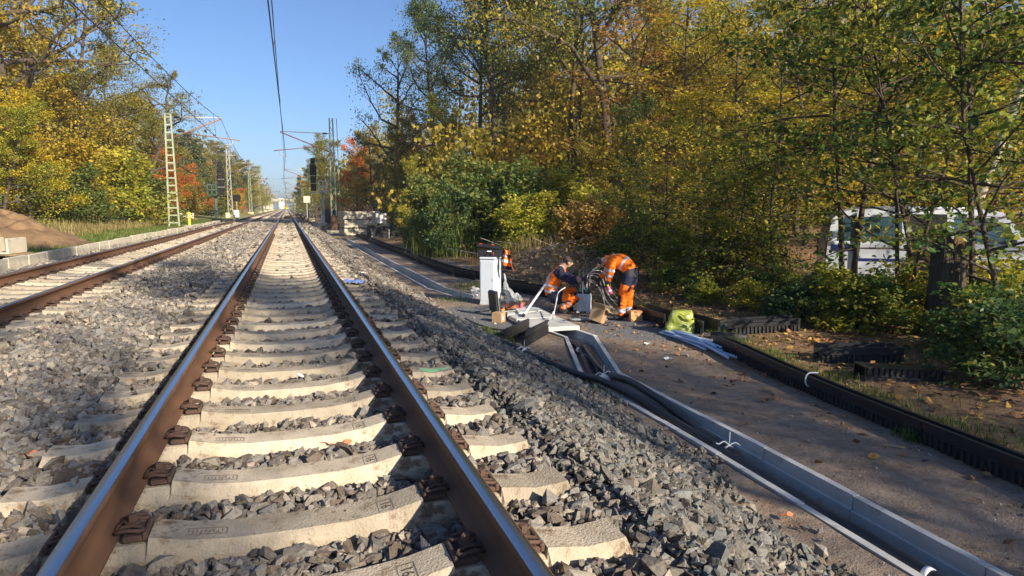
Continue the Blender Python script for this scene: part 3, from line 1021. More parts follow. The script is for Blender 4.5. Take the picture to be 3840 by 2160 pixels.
# the loose fat pipe that comes off the stones, crosses the rim and ends in the trough
pg = [on_ground(1885, 1300), on_ground(1965, 1338), on_ground(2060, 1380), on_ground(2180, 1425)]
pipe = [p + Vector((0, 0, .055)) for p in pg] + [Vector((3.43, 6.95, RIM_Z + .06)), Vector((3.52, 6.2, RIM_Z + .04)), Vector((3.60, 5.6, RIM_Z - .04)), Vector((3.68, 5.0, RIM_Z - .10))]
cable(pipe, .045, M['cable_black'], "fat black pipe lying on the stones and dipping into the near trough", "pipe", "pipe")
p5 = [Vector((4.30, 9.2, FZ + .24)), Vector((3.90, 7.7, RIM_Z - .05)), Vector((3.86, 6.9, RIM_Z + .0)), Vector((3.82, 6.1, RIM_Z - .03)), Vector((3.74, 5.3, RIM_Z - .08)), Vector((3.70, 4.72, RIM_Z - .09))]
cable(p5, .043, M['cable_black'], "fat black pipe with a cut end and a frayed white tie over the trough", "pipe", "pipe")
big = off_line(nl[:3], [-.06, -.04, -.02], [FZ + .20, FZ + .19, FZ + .18]) + [Vector((3.72, 5.4, FZ + .15)), Vector((3.74, 6.6, FZ + .13))]
cable(big, .045, M['cable_black'], "fat black pipe with a white band running to the lower right corner", "pipe", "pipe")
def band(p, d, r, w_, label, loose=True):
    mb = MB()
    d = Vector(d).normalized()
    mb.tube([Vector(p) - d * w_ / 2, Vector(p) + d * w_ / 2], r, 14)
    if loose:
        s_ = Vector((d.y, -d.x, 0))
        mb.tube(smooth_path([Vector(p) + Vector((0, 0, r)), Vector(p) + s_ * .05 + Vector((0, 0, r + .04)), Vector(p) + s_ * .10 + Vector((0, 0, r + .02)), Vector(p) + s_ * .13 + Vector((0, 0, r + .03))], 4), .006, 5)
        mb.tube(smooth_path([Vector(p) + Vector((0, 0, r)), Vector(p) - s_ * .06 + Vector((0, 0, r + .02)), Vector(p) - s_ * .11 + Vector((0, 0, r - .01))], 4), .005, 5)
        mb.tube([Vector(p) + Vector((0, 0, r)), Vector(p) + Vector((.01, .01, r + .12))], .005, 5)
    return solo("cable_tie", mb, M['white_tie'], label, "cable tie")
band((3.71, 4.86, RIM_Z - .092), (-.07, -.6, 0), .047, .030, "white cable tie with loose tails round the cut black pipe")
band((3.555, 2.75, FZ + .192), (.03, 1, 0), .0485, .035, "white band round the fat black pipe near the bottom right", False)
band((3.77, 7.50, FZ + .17), (.3, 1, 0), .085, .030, "frayed white tie gathering the cable bundle at the lower bend")
band((4.13, 8.88, FZ + .162), (.33, 1, 0), .039, .014, "lower white ring on the brown cable in the bundle", False)
band((4.22, 9.28, FZ + .178), (.26, 1, 0), .039, .014, "upper white ring on the brown cable in the bundle", False)
pt = pipe[1]
band(pt, pipe[2] - pipe[0], .048, .03, "white cable tie on the loose pipe lying on the stones")
cable(off_line(FAR_LINE[1:], [.0, -.08, .05, .0], [RIM_Z - .12, RIM_Z - .14, RIM_Z - .16, RIM_Z - .16]), .022, M['cable_black'], "thin black cable in the far trough nearer its left wall", group="cables in the far trough")
cable(off_line(FAR_LINE[1:], [.03, .10, -.05, .05], [RIM_Z - .22, RIM_Z - .22, RIM_Z - .24, RIM_Z - .22]), .020, M['cable_black'], "thin black cable in the far trough nearer its right wall", group="cables in the far trough")
# ================================================================== TREES AND SHRUBS
def tubes_np(branches, nseg):
    """branches: list of (pts (k,3), radii (k,)) -> quads"""
    Vs, Fs, o = [], [], 0
    for pts, rs in branches:
        k = len(pts)
        n = nseg if rs[0] > .03 else (5 if rs[0] > .012 else 4)
        tan = np.gradient(pts, axis=0); tan /= np.linalg.norm(tan, axis=1)[:, None] + 1e-9
        ref = np.array([.31, .17, .93]) if abs(tan[0, 2]) < .9 else np.array([1., .2, .1])
        u = np.cross(tan, ref); u /= np.linalg.norm(u, axis=1)[:, None] + 1e-9
        w = np.cross(tan, u)
        a = np.arange(n) / n * 2 * math.pi
        ring = pts[:, None] + rs[:, None, None] * (u[:, None] * np.cos(a)[None, :, None] + w[:, None] * np.sin(a)[None, :, None])
        Vs.append(ring.reshape(-1, 3))
        i = np.arange(k - 1)[:, None] * n; j = np.arange(n)[None]; j2 = (j + 1) % n
        Fs.append(np.stack([i + j, i + j2, i + n + j2, i + n + j], -1).reshape(-1, 4) + o)
        o += k * n
    return np.concatenate(Vs), np.concatenate(Fs)

def unit(v):
    return v / (np.linalg.norm(v, axis=-1, keepdims=True) + 1e-9)

def polyline(r, start, d, L, n, wig, up):
    p = [np.array(start, float)]
    d = unit(np.array(d, float))
    for _ in range(n):
        d = unit(d + r.normal(0, wig, 3) + np.array([0, 0, up]))
        p.append(p[-1] + d * L / n)
    return np.array(p)

def grow(seed, H, r0, base, spread, limbs, subs, bare_top=.94, elev=(5, 60), shape=lambda t: 1.0, droop=0.0, wig=.12, lean=0.0, stems=1, twigs=3, trunk_wig=None):
    """skeleton of a tree: branches plus the points where leaf sprays hang"""
    r = np.random.default_rng(seed)
    br, tips = [], []
    for s_ in range(stems):
        if stems > 1:
            a0 = r.uniform(0, 2 * math.pi)
            d0 = np.array([math.cos(a0) * .22, math.sin(a0) * .22, 1]); st = np.array([math.cos(a0) * .12, math.sin(a0) * .12, -.1])
            Hh = H * r.uniform(.65, 1.0); rr = r0 * r.uniform(.6, 1)
        else:
            d0 = np.array([lean, lean * .3, 1]); st = np.array([0, 0, -.15]); Hh = H; rr = r0
        tr = polyline(r, st, d0, Hh, 12, wig * .35 if trunk_wig is None else trunk_wig, .04)
        t = np.linspace(0, 1, 13)
        rad_ = rr * (1 - t) ** .8 * .92 + rr * .05
        rad_[0] *= 1.35
        br.append((tr, rad_))
        ga = r.uniform(0, 6.28)
        for i in range(limbs):
            f = base + (bare_top - base) * (i + r.uniform(0, 1)) / limbs
            k = f * 12; i0 = min(11, int(k)); q = tr[i0] + (tr[i0 + 1] - tr[i0]) * (k - i0)
            ga += 2.4 + r.normal(0, .35)
            u = (f - base) / max(1e-3, 1 - base)
            el = rad(elev[0] + (elev[1] - elev[0]) * u + r.normal(0, 9))
            L = spread * shape(u) * r.uniform(.7, 1.15)
            d = np.array([math.cos(ga) * math.cos(el), math.sin(ga) * math.cos(el), math.sin(el)])
            lm = polyline(r, q, d, L, 7, wig, .05 - droop)
            lr = min(rr * .55, .012 + .030 * L) * np.linspace(1, .18, 8) * (.6 + .4 * (1 - u))
            br.append((lm, lr))
            for j in range(subs):
                g = .25 + .75 * (j + r.uniform(0, 1)) / subs
                k2 = g * 7; j0 = min(6, int(k2)); q2 = lm[j0] + (lm[j0 + 1] - lm[j0]) * (k2 - j0)
                d1 = unit(lm[min(7, j0 + 1)] - lm[j0])
                side = unit(np.cross(d1, [0, 0, 1]) + 1e-6) * (1 if (j % 2) else -1)
                d2 = unit(d1 * .6 + side * r.uniform(.5, 1.1) + np.array([0, 0, r.uniform(-.15, .35) - droop]))
                L2 = L * .42 * (1.15 - .6 * g) * r.uniform(.7, 1.3)
                sb = polyline(r, q2, d2, L2, 4, wig * 1.3, .03 - droop)
                br.append((sb, max(.006, lr[0] * .32) * np.linspace(1, .3, 5)))
                for m in range(twigs):
                    h = (m + 1) / twigs
                    kk = h * 4; m0 = min(3, int(kk)); q3 = sb[m0] + (sb[m0 + 1] - sb[m0]) * (kk - m0)
                    tips.append((*q3, L2 * .33, d2[0], d2[1], d2[2]))
            tips.append((*lm[-1], L * .14, *d))
        tips.append((*tr[-1], Hh * .04, 0, 0, 1))
    return br, np.array(tips)

def leaves(seed, tips, per, size, rc=1.0, flat=.75, skip=.0, flatness=.5, maxn=90000, outline=4):
    """leaf cards scattered round the spray points; some sprays are left bare"""
    r = np.random.default_rng(seed)
    keep = r.random(len(tips)) > skip
    T = tips[keep]
    cnt = np.maximum(2, r.poisson(per, len(T)))
    idx = np.repeat(np.arange(len(T)), cnt)[:maxn]
    n = len(idx)
    P = T[idx, :3] + np.clip(r.normal(size=(n, 3)), -1.7, 1.7) * np.clip(T[idx, 3:4], .12, 1.0) * rc * np.array([1, 1, flat])
    nrm = unit(r.normal(size=(n, 3)) * (1 - flatness) + np.array([0, 0, 1]) * flatness * 1.2)
    dirn = unit(np.cross(nrm, r.normal(size=(n, 3))))
    dirn = unit(dirn + T[idx, 4:7] * .35 - np.array([0, 0, .25]))
    side = unit(np.cross(nrm, dirn))
    s_ = size * np.clip(r.lognormal(0, .26, n), .5, 1.5)[:, None]
    if outline == 4:
        V = np.stack([P, P + dirn * s_ * .45 + side * s_ * .36 + nrm * s_ * .06, P + dirn * s_, P + dirn * s_ * .45 - side * s_ * .36 + nrm * s_ * .06], 1)
    else:
        V = np.stack([P, P + dirn * s_ * .30 + side * s_ * .34 + nrm * s_ * .07, P + dirn * s_ * .70 + side * s_ * .26 + nrm * s_ * .04, P + dirn * s_ * 1.05 - nrm * s_ * .1,
                      P + dirn * s_ * .70 - side * s_ * .26 + nrm * s_ * .04, P + dirn * s_ * .30 - side * s_ * .34 + nrm * s_ * .07], 1)
    k = V.shape[1]
    F = np.arange(n * k).reshape(n, k)
    # clumps share a tint
    tint = np.clip(.5 + .5 * (r.random(len(T))[idx] - .5) + r.normal(0, .2, n), 0, 1)
    return V.reshape(-1, 3), F, tint

LM = {}
LM['olive'] = leaf_mat("leaves_olive", [(.09, .115, .022), (.21, .21, .035), (.40, .32, .045), (.56, .34, .05)], 0.50)
LM['oak_green'] = leaf_mat("leaves_oak_green", [(.055, .095, .026), (.12, .175, .040), (.22, .26, .055), (.40, .36, .08)], 0.48)
LM['gold'] = leaf_mat("leaves_gold", [(.15, .16, .027), (.34, .29, .036), (.60, .44, .042), (.60, .29, .032)], 0.52)
LM['yellow'] = leaf_mat("leaves_yellow", [(.20, .22, .022), (.50, .43, .032), (.72, .52, .036), (.56, .29, .025)], 0.50)
LM['rust'] = leaf_mat('leaves_rust', [(0.192, 0.156, 0.036), (0.408, 0.288, 0.072), (0.600, 0.372, 0.108), (0.504, 0.228, 0.072)], 0.50)
LM['rust_red'] = leaf_mat("leaves_rust", [(0.162, 0.130, 0.029), (0.421, 0.244, 0.065), (0.616, 0.308, 0.097), (0.486, 0.145, 0.049)], 0.46)
LM['orange'] = leaf_mat("leaves_orange", [(0.297, 0.095, 0.020), (0.621, 0.162, 0.024), (0.756, 0.270, 0.027), (0.567, 0.068, 0.020)], .42)
LM['green'] = leaf_mat("leaves_green", [(0.040, 0.086, 0.025), (0.098, 0.155, 0.037), (0.196, 0.230, 0.052), (0.391, 0.333, 0.069)], 0.48)
LM['deep'] = leaf_mat("leaves_deep_green", [(.025, .055, .020), (.055, .095, .032), (.10, .14, .042), (.18, .19, .06)], 0.40)
LM['lime'] = leaf_mat("leaves_yellow_green", [(0.102, 0.158, 0.022), (0.280, 0.318, 0.037), (0.522, 0.467, 0.056), (0.750, 0.559, 0.074)], 0.52)
LM['sapling'] = leaf_mat("leaves_sapling", [(0.026, 0.074, 0.024), (0.066, 0.138, 0.036), (0.288, 0.312, 0.042), (0.660, 0.504, 0.060)], 0.54, clump=.55, cscale=.9)
LM['saplow'] = leaf_mat("leaves_low_green", [(0.024, 0.066, 0.029), (0.050, 0.110, 0.040), (0.121, 0.176, 0.044), (0.528, 0.396, 0.055)], 0.48, clump=.45, cscale=.9)
LM['pine'] = leaf_mat("leaves_pine", [(0.024, 0.047, 0.024), (0.047, 0.081, 0.038), (0.101, 0.128, 0.047), (0.162, 0.162, 0.054)], .2)

PROTO = {}
def make_proto(key, name, br, V, F, tint, bark, nseg=8):
    root = bpy.data.objects.new(name, None)
    bv, bf = tubes_np(br, nseg)
    t = np_mesh("trunk", bv, bf, bark, parent=root, smooth=True)
    c = np_mesh("crown", V, F, LM['olive'], parent=root, face_rnd=tint)
    c.material_slots[0].link = 'OBJECT'
    t.material_slots[0].link = 'OBJECT'
    t.material_slots[0].material = bark
    COL.objects.unlink(t); COL.objects.unlink(c)
    PROTO[key] = (name, t, c)

oakshape = lambda u: .75 + .45 * math.sin(math.pi * min(1, u * 1.1 + .12)) - .35 * u
for s_ in range(4):
    br, tp = grow(20 + s_, 20, .30, .42 if s_ < 3 else .30, 6.6, 15, 7, shape=oakshape, elev=(2, 62), wig=.16)
    V, F, ti = leaves(30 + s_, tp, 72, .135, 1.0, .75, skip=.10, flatness=.3)
    make_proto(f"oak{s_}", "oak_tree", br, V, F, ti, M['bark'])
for s_ in range(2):     # forest oak: long straight stem, dense crown carried high
    br, tp = grow(400 + s_, 26, .27, .40, 5.6, 24, 7, shape=lambda u: .62 + .55 * math.sin(math.pi * min(1, u + .15)) - .2 * u, elev=(8, 58), wig=.15, trunk_wig=.018)
    V, F, ti = leaves(410 + s_, tp, 56, .15, 1.0, .75, skip=.10, flatness=.3)
    make_proto(f"tall{s_}", "oak_tree", br, V, F, ti, M['bark'])
br, tp = grow(430, 13, .15, .42, 3.6, 14, 6, shape=lambda u: 1.0 - .5 * u, elev=(5, 50), wig=.12, lean=.26, trunk_wig=.02)
V, F, ti = leaves(431, tp, 22, .13, 1.1, .4, skip=.12, flatness=.6)
make_proto("lean0", "beech_tree", br, V, F, ti, M['bark_pale'])
for s_ in range(2):     # airy crowned tree: leaves thinned so its shade lets some sun through
    br, tp = grow(20 + s_, 20, .28, .42, 6.6, 15, 7, shape=oakshape, elev=(2, 62), wig=.16)
    V, F, ti = leaves(40 + s_, tp, 26, .15, 1.1, .8, skip=.10, flatness=.3)
    make_proto(f"airy{s_}", "oak_tree", br, V, F, ti, M['bark'])
for s_ in range(2):     # thin crowned oak: many bare boughs show
    br, tp = grow(60 + s_, 15, .24, .30, 6.0, 15, 6, shape=oakshape, elev=(8, 66), wig=.20)
    V, F, ti = leaves(70 + s_, tp, 26, .15, .70, .75, skip=.22, flatness=.3)
    make_proto(f"thin{s_}", "oak_tree", br, V, F, ti, M['bark'])
for s_ in range(4):     # full crowned tree, leaves down to the ground
    br, tp = grow(100 + s_, 11, .15, .08, 4.0, 22, 6, shape=lambda u: 1.05 - .72 * u + .15 * math.sin(9 * u), elev=(0, 58), wig=.15)
    V, F, ti = leaves(110 + s_, tp, 46, .122, .95, .75, skip=.14, flatness=.35)
    make_proto(f"bushy{s_}", "young_tree", br, V, F, ti, M['bark'], 7)
for s_ in range(3):     # layered beech: flat sprays
    br, tp = grow(140 + s_, 13, .13, .14, 4.6, 20, 7, shape=lambda u: 1.0 - .6 * u, elev=(0, 40), wig=.11, droop=.02)
    V, F, ti = leaves(150 + s_, tp, 15, .15, 1.15, .28, skip=.18, flatness=.7)
    make_proto(f"beech{s_}", "beech_tree", br, V, F, ti, M['bark'], 7)
for s_ in range(4):     # shrub
    br, tp = grow(180 + s_, 3.2, .035, .06, 1.7, 9, 5, elev=(10, 60), wig=.2, stems=6, shape=lambda u: 1.0 - .5 * u)
    V, F, ti = leaves(190 + s_, tp, 15, .115, 1.25, .8, skip=.12, flatness=.35)
    make_proto(f"shrub{s_}", "shrub", br, V, F, ti, M['twig'], 6)
for s_ in range(4):     # big leaved sapling near the camera, leaves in flat drooping sprays
    br, tp = grow(220 + s_, 8.2, .055, .30 if s_ % 2 == 0 else .16, 2.5, 17, 6, shape=lambda u: 1.05 - .55 * u, elev=(5, 45), wig=.13, droop=.05, stems=2 if s_ % 2 else 1)
    V, F, ti = leaves(230 + s_, tp, 8, .100, 1.1, .30, skip=.32, flatness=.55, outline=6)
    make_proto(f"sap{s_}", "sapling", br, V, F, ti, M['twig'], 8)
for s_ in range(3):     # low broad leaved undergrowth bush
    br, tp = grow(260 + s_, 1.5, .014, .10, 1.0, 7, 4, elev=(5, 50), wig=.2, stems=5, shape=lambda u: 1.0 - .4 * u, droop=.04)
    V, F, ti = leaves(270 + s_, tp, 7, .095, 1.15, .45, skip=.05, flatness=.6, outline=6)
    make_proto(f"low{s_}", "undergrowth_bush", br, V, F, ti, M['twig'], 5)
for s_ in range(2):     # pine
    br, tp = grow(290 + s_, 14, .17, .35, 2.8, 26, 6, shape=lambda u: 1.0 - .75 * u, elev=(0, 35), wig=.1)
    V, F, ti = leaves(300 + s_, tp, 22, .22, 1.1, .5, skip=.05, flatness=.2)
    make_proto(f"pine{s_}", "pine_tree", br, V, F, ti, M['bark'], 6)

TREE_N = [0]
def plant(key, x, y, h, leafm, label, rz=None, group=None, wide=1.0, cat=None, name=None, bark=None, sink=.05):
    nm, t, c = PROTO[key]
    H0 = {'oak': 20, 'airy': 20, 'tall': 26, 'lean': 13, 'thin': 15, 'bush': 11, 'beec': 13, 'shru': 3.2, 'sap0': 8.2, 'sap1': 8.2, 'sap2': 8.2, 'sap3': 8.2, 'low0': 1.5, 'low1': 1.5, 'low2': 1.5, 'pine': 14}
    h0 = H0.get(key[:4], H0.get(key[:3], 10))
    TREE_N[0] += 1
    rr = random.Random(TREE_N[0] * 17)
    s_ = h / h0
    root = thing(name or nm, label, cat or nm.split("_")[-1].replace("bush", "bush"), (x, y, gz(x, y) - sink), rr.uniform(0, 6.28) if rz is None else rz, group)
    root.scale = (s_ * wide, s_ * wide, s_)
    for src, mt in ((t, bark), (c, LM[leafm])):
        o = src.copy(); COL.objects.link(o); o.parent = root
        if mt is not None:
            o.material_slots[0].link = 'OBJECT'
            o.material_slots[0].material = mt
    return root

def pl(key, px, d, h, leafm, label, **kw):
    x, y = col_at(px, d)
    return plant(key, x, y, h, leafm, label, **kw)

# ---- left side of the line
pl("thin0", 40, 36, 19.5, 'olive', "tall oak with bare boughs at the left edge of the photo, highest on that side", wide=.95)
pl("oak3", 330, 47, 15.5, 'olive', "broad yellow-brown oak left of the tracks, its crown touching the overhead wires", wide=1.1)
pl("bushy0", 190, 42, 12.0, 'gold', "golden tree standing between the tall left oak and the broad yellow-brown oak", wide=1.2)
pl("bushy1", -60, 34, 11.0, 'gold', "yellow-green tree cut by the left edge behind the sand heap", wide=1.2)
pl("oak2", 480, 58, 13.5, 'olive', "olive brown oak behind the top of the ladder-like left mast")
pl("thin1", 560, 62, 13.0, 'olive', "thin crowned oak whose bough reaches out right of the left mast", wide=1.1)
pl("bushy2", 400, 50, 9.0, 'olive', "dense olive tree low in front of the broad left oak", wide=1.3)
pl("bushy3", 620, 72, 11.0, 'olive', "rounded olive tree right of the ladder-like mast", wide=1.2)
pl("bushy1", 130, 34, 6.2, 'yellow', "bright yellow young tree above the left sand heap", wide=1.2)
pl("bushy2", 20, 32, 5.5, 'lime', "yellow-green bush at the left edge above the sand heap", wide=1.3, name="shrub", cat="shrub")
pl("shrub0", 300, 37, 3.0, 'green', "dark green shrub right of the left sand heap", wide=1.4)
pl("shrub1", 240, 38, 4.2, 'gold', "golden shrub behind the sand heap's right slope", wide=1.3)
pl("shrub2", 430, 42, 4.2, 'lime', "pale yellow-green shrub on the left verge between two green ones", wide=1.4)
pl("shrub3", 550, 50, 3.6, 'green', "wide fresh green shrub left of the ladder-like mast foot", wide=1.7)
pl("bushy0", 640, 66, 6.2, 'orange', "red-orange young tree directly behind the ladder-like mast", wide=1.2)
pl("bushy3", 720, 86, 6.0, 'orange', "red-orange tree left of the left signal", wide=1.25)
pl("bushy1", 660, 78, 5.0, 'orange', "small reddish tree left of the biggest red-orange tree", wide=1.0)
pl("shrub0", 480, 46, 3.4, 'rust', "brownish shrub on the left verge by the green shrub", wide=1.3)
pl("shrub1", 790, 90, 3.4, 'green', "green shrub at the foot of the left signal", wide=1.6)
pl("shrub2", 700, 72, 3.2, 'olive', "olive shrub in the grass between mast and left signal", wide=1.5)
pl("shrub3", 855, 105, 4.0, 'gold', "golden shrub behind the second left mast", wide=1.5)
for k, (px, d, h, mt, key, lab) in enumerate([
        (690, 92, 13, 'olive', "bushy2", "olive tree above the red-orange tree on the left"),
        (770, 104, 12, 'pine', "pine0", "dark pine behind the left signal's head"),
        (730, 98, 12.5, 'pine', "pine1", "dark pine left of the left signal's head"),
        (820, 118, 12, 'olive', "oak2", "greenish tree right of the left signal's head"),
        (850, 128, 13, 'pine', "pine0", "pine between the left signal and the second mast"),
        (890, 145, 12, 'olive', "bushy1", "olive tree behind the second left mast"),
        (915, 160, 13, 'pine', "pine1", "pine just right of the second left mast"),
        (940, 185, 13, 'olive', "bushy3", "olive tree behind the third left mast"),
        (958, 215, 13, 'lime', "bushy0", "pale olive tree beyond the third left mast"),
        (900, 132, 5, 'orange', "bushy2", "small orange tree low behind the second left mast")]):
    pl(key, px, d, h, mt, lab, wide=1.15)

# ---- right side: the wood beyond the site
pl("tall0", 1880, 46, 26, 'oak_green', "tall oak with a long bare trunk, left of two tall trunks behind the cabinet", wide=1.0)
pl("tall1", 2130, 44, 26, 'oak_green', "tall oak with a dark trunk standing behind the crouching worker", wide=1.0)
pl("tall1", 1800, 50, 22, 'oak_green', "slimmer oak left of the tall oak, its stem showing above the shrubs", wide=.9)
pl("tall0", 1990, 58, 22, 'oak_green', "leafy oak filling the gap between the two tall oaks", wide=1.0)
pl("thin0", 1500, 62, 17.0, 'oak_green', "thin crowned oak with twisted boughs against the sky, right of the right mast", wide=.72)
pl("bushy0", 1345, 80, 9.5, 'orange', "orange tree directly right of the right mast", wide=1.1)
pl("bushy1", 1410, 76, 10.5, 'gold', "golden tree between the orange one and the thin crowned oak", wide=1.1)
pl("bushy2", 1440, 72, 8.5, 'deep', "dark green tree behind the concrete stack", wide=1.1)
pl("bushy3", 1575, 58, 9.5, 'rust_red', "reddish tree below the thin crowned oak's right boughs", wide=.9)
pl("bushy0", 1690, 48, 9.2, 'lime', "pale green leafy tree left of the slim oak", wide=1.0)
pl("bushy1", 1540, 56, 8.5, 'olive', "olive tree above the golden shrub by the stack", wide=1.1)
pl("tall0", 1650, 62, 21, 'oak_green', "oak behind the pale green tree, left of the tall oaks", wide=.9)
pl("bushy2", 1235, 105, 13, 'olive', "olive tree at the right signal, left of the right mast", wide=1.0)
pl("bushy3", 1190, 128, 14, 'oak_green', "tall rounded green tree behind the right signal", wide=.9)
pl("bushy0", 1160, 165, 12, 'olive', "far olive tree left of the right signal's head")
pl("pine1", 1140, 195, 12, 'pine', "far dark pine near the bridge's right end")
pl("bushy2", 1285, 92, 6, 'deep', "dark green tree at the right mast's foot", wide=1.3)
# front row shrubs
pl("shrub0", 1530, 50, 3.2, 'green', "green shrub right of the concrete stack", wide=.9)
pl("bushy1", 1560, 41, 4.8, 'lime', "yellow-green young tree in the front row right of the concrete stack", wide=.8)
pl("bushy2", 1660, 33, 4.7, 'green', "dark green young tree in the front row, left of the pale cabinet", wide=.85)
pl("shrub1", 1630, 32, 3.4, 'green', "green shrub left of the grassy clump in the front row", wide=.9)
pl("shrub2", 1760, 32, 3.9, 'green', "leafy green shrub above the black tool box", wide=1.5)
pl("shrub3", 1870, 30, 3.7, 'green', "green shrub directly behind the pale cabinet", wide=1.4)
pl("bushy3", 1960, 33, 4.2, 'oak_green', "grey-green young tree between cabinet and crouching worker", wide=1.2)
pl("shrub0", 2050, 30, 3.6, 'lime', "yellow tinged shrub above the crouching worker", wide=1.4)
pl("shrub1", 1950, 27, 2.4, 'lime', "sunlit yellowish shrub behind the hanging jacket", wide=1.4)
pl("bushy0", 2230, 34, 5.0, 'olive', "olive young tree behind the standing worker", wide=1.1)
pl("shrub2", 1690, 28.5, 2.8, 'saplow', "low green shrub left of the pale cabinet", wide=.85)
# tall mixed wood on the right
for px, d, h, mt, key, w_, lab in [
        (2290, 42, 24.0, 'olive', "oak3", 1.0, "tall olive oak between the dark trunk and the red-brown beech"),
        (2400, 36, 12.9, 'rust_red', "beech0", 1.1, "red-brown beech above the standing worker"),
        (2500, 46, 15.7, 'oak_green', "oak1", .8, "tall green oak behind the red-brown beech"),
        (2590, 33, 12.0, 'yellow', "beech1", 1.1, "yellow beech right of the standing worker"),
        (2680, 42, 14.6, 'gold', "oak0", .9, "tall golden oak high right of the standing worker"),
        (2780, 31, 11.4, 'lime', "beech2", 1.1, "yellow-green beech behind the saplings left of the van"),
        (2900, 36, 12.9, 'olive', "oak2", 1.0, "olive oak above the left end of the van"),
        (3020, 29, 10.9, 'yellow', "beech0", 1.1, "yellow beech above the van's rear"),
        (3150, 36, 12.9, 'lime', "oak3", 1.0, "yellow-green oak behind the van's roof"),
        (3290, 28, 10.6, 'yellow', "beech1", 1.0, "bright yellow beech above the van"),
        (3420, 33, 12.0, 'olive', "oak0", 1.0, "olive oak behind the broken trunk"),
        (3560, 27, 10.3, 'gold', "beech2", 1.1, "golden beech above the broken trunk"),
        (3700, 30, 11.1, 'yellow', "bushy1", 1.2, "yellow tree above the van's front"),
        (3850, 26, 10.0, 'gold', "beech0", 1.1, "golden beech cut by the right edge"),
        (2350, 27, 6.0, 'green', "bushy3", .85, "green young tree right behind the bent worker"),
        (2470, 24, 5.5, 'lime', "beech1", .85, "yellow-green young beech behind the yellow bag"),
        (2610, 23, 6, 'gold', "beech2", .85, "golden young beech left of the grey sapling stems"),
        (2740, 21, 5.0, 'lime', "beech0", .85, "yellow-green young beech nearest left of the grey sapling stems"),
        (2870, 22, 8.5, 'gold', "beech1", .85, "golden young beech beside the van's rear corner"),
        (2250, 25, 2.3, 'rust', "shrub3", 1.4, "brown dry shrub on the sand behind the workers"),
        (2400, 21, 2.0, 'green', "shrub0", 1.5, "green shrub right of the standing worker"),
        (2540, 18, 1.4, 'lime', "shrub1", 1.0, "yellow-green shrub behind the yellow bag"),
        (2700, 17, 1.6, 'olive', "shrub2", .9, "olive shrub above the black channel behind the yellow bag"),
        (2830, 16.5, 1.7, 'lime', "shrub3", .9, "lime shrub left of the grey sapling stems")]:
    pl(key, px, d, h, mt, lab, wide=w_, name=("shrub" if h < 3 else None), cat=("shrub" if h < 3 else None))
# pale leaning trunk in the wood, right
pl("lean0", 3545, 18.0, 13, 'yellow', "pale barked leaning tree above the broken trunk", bark=M['bark_pale'], rz=-YAW - .5)
# saplings between path and van
pl("sap0", 3160, 14.2, 9.5, 'sapling', "grey stemmed sapling left of the van's side window", bark=M['bark'], rz=.4)
pl("sap2", 3210, 14.8, 10.5, 'sapling', "taller grey stemmed sapling across the van's rear", bark=M['bark'], rz=2.1)
pl("sap3", 3400, 12.6, 8.0, 'sapling', "thin dark sapling in front of the van's open door", rz=4.0)
pl("sap2", 3660, 10.2, 7.6, 'sapling', "dark sapling right of the broken trunk, hanging over the van's front", rz=5.0)
pl("sap1", 3830, 9.8, 7.4, 'sapling', "leafy sapling at the right edge of the photo", rz=.2)
pl("sap3", 3480, 13.0, 8.6, 'sapling', "sapling just left of the broken trunk", rz=2.6)
pl("sap0", 4080, 9.0, 8.0, 'sapling', "sapling outside the right edge whose branches reach into the photo", rz=1.7)
pl("sap2", 3960, 12.5, 9.0, 'sapling', "sapling in front of the van's bonnet", rz=.9)
for k, (px, d, h, mt, lab) in enumerate([(2440, 17.5, 3.6, 'sapling', "thin young sapling between the bent worker and the yellow bag"), (2590, 17.0, 4.4, 'lime', "yellow-green thin sapling standing behind the yellow bag"),
                      (2700, 16.0, 4.0, 'sapling', "dark leaved thin sapling behind the black channel right of the yellow bag"), (2830, 15.8, 5.2, 'lime', "taller yellow-green thin sapling left of the grey stems"),
                      (2930, 15.2, 4.6, 'sapling', "dark leaved thin sapling next to the grey stems on their left"), (2520, 20.5, 5.5, 'gold', "golden thin sapling further back behind the bent worker")]):
    pl(f"sap{(k * 2 + 1) % 4}", px, d, h, mt, lab, wide=1.25)
for k, (px, d, h, mt, lab) in enumerate([(2830, 13.0, .62, 'lime', "small sunlit bush left of the bushes under the grey saplings"), (3010, 11.6, .75, 'saplow', "small bush behind the black channel lying level"), (3180, 11.4, .95, 'lime', "sunlit yellowish bush behind the rear black channel"),
                      (3330, 10.6, .90, 'sapling', "bush directly above the turned channel's right end"), (3420, 12.6, 1.0, 'lime', "yellowish bush below the van's open door"), (3640, 11.2, 1.2, 'lime', "yellowish bush right against the broken trunk"),
                      (3800, 7.4, .95, 'saplow', "broad low bush by the right edge, nearest of the undergrowth"), (2650, 14.0, .55, 'lime', "little yellowish bush just behind the yellow bag's channel")]):
    pl(f"low{k % 3}", px, d, h, mt, lab, wide=1.25)
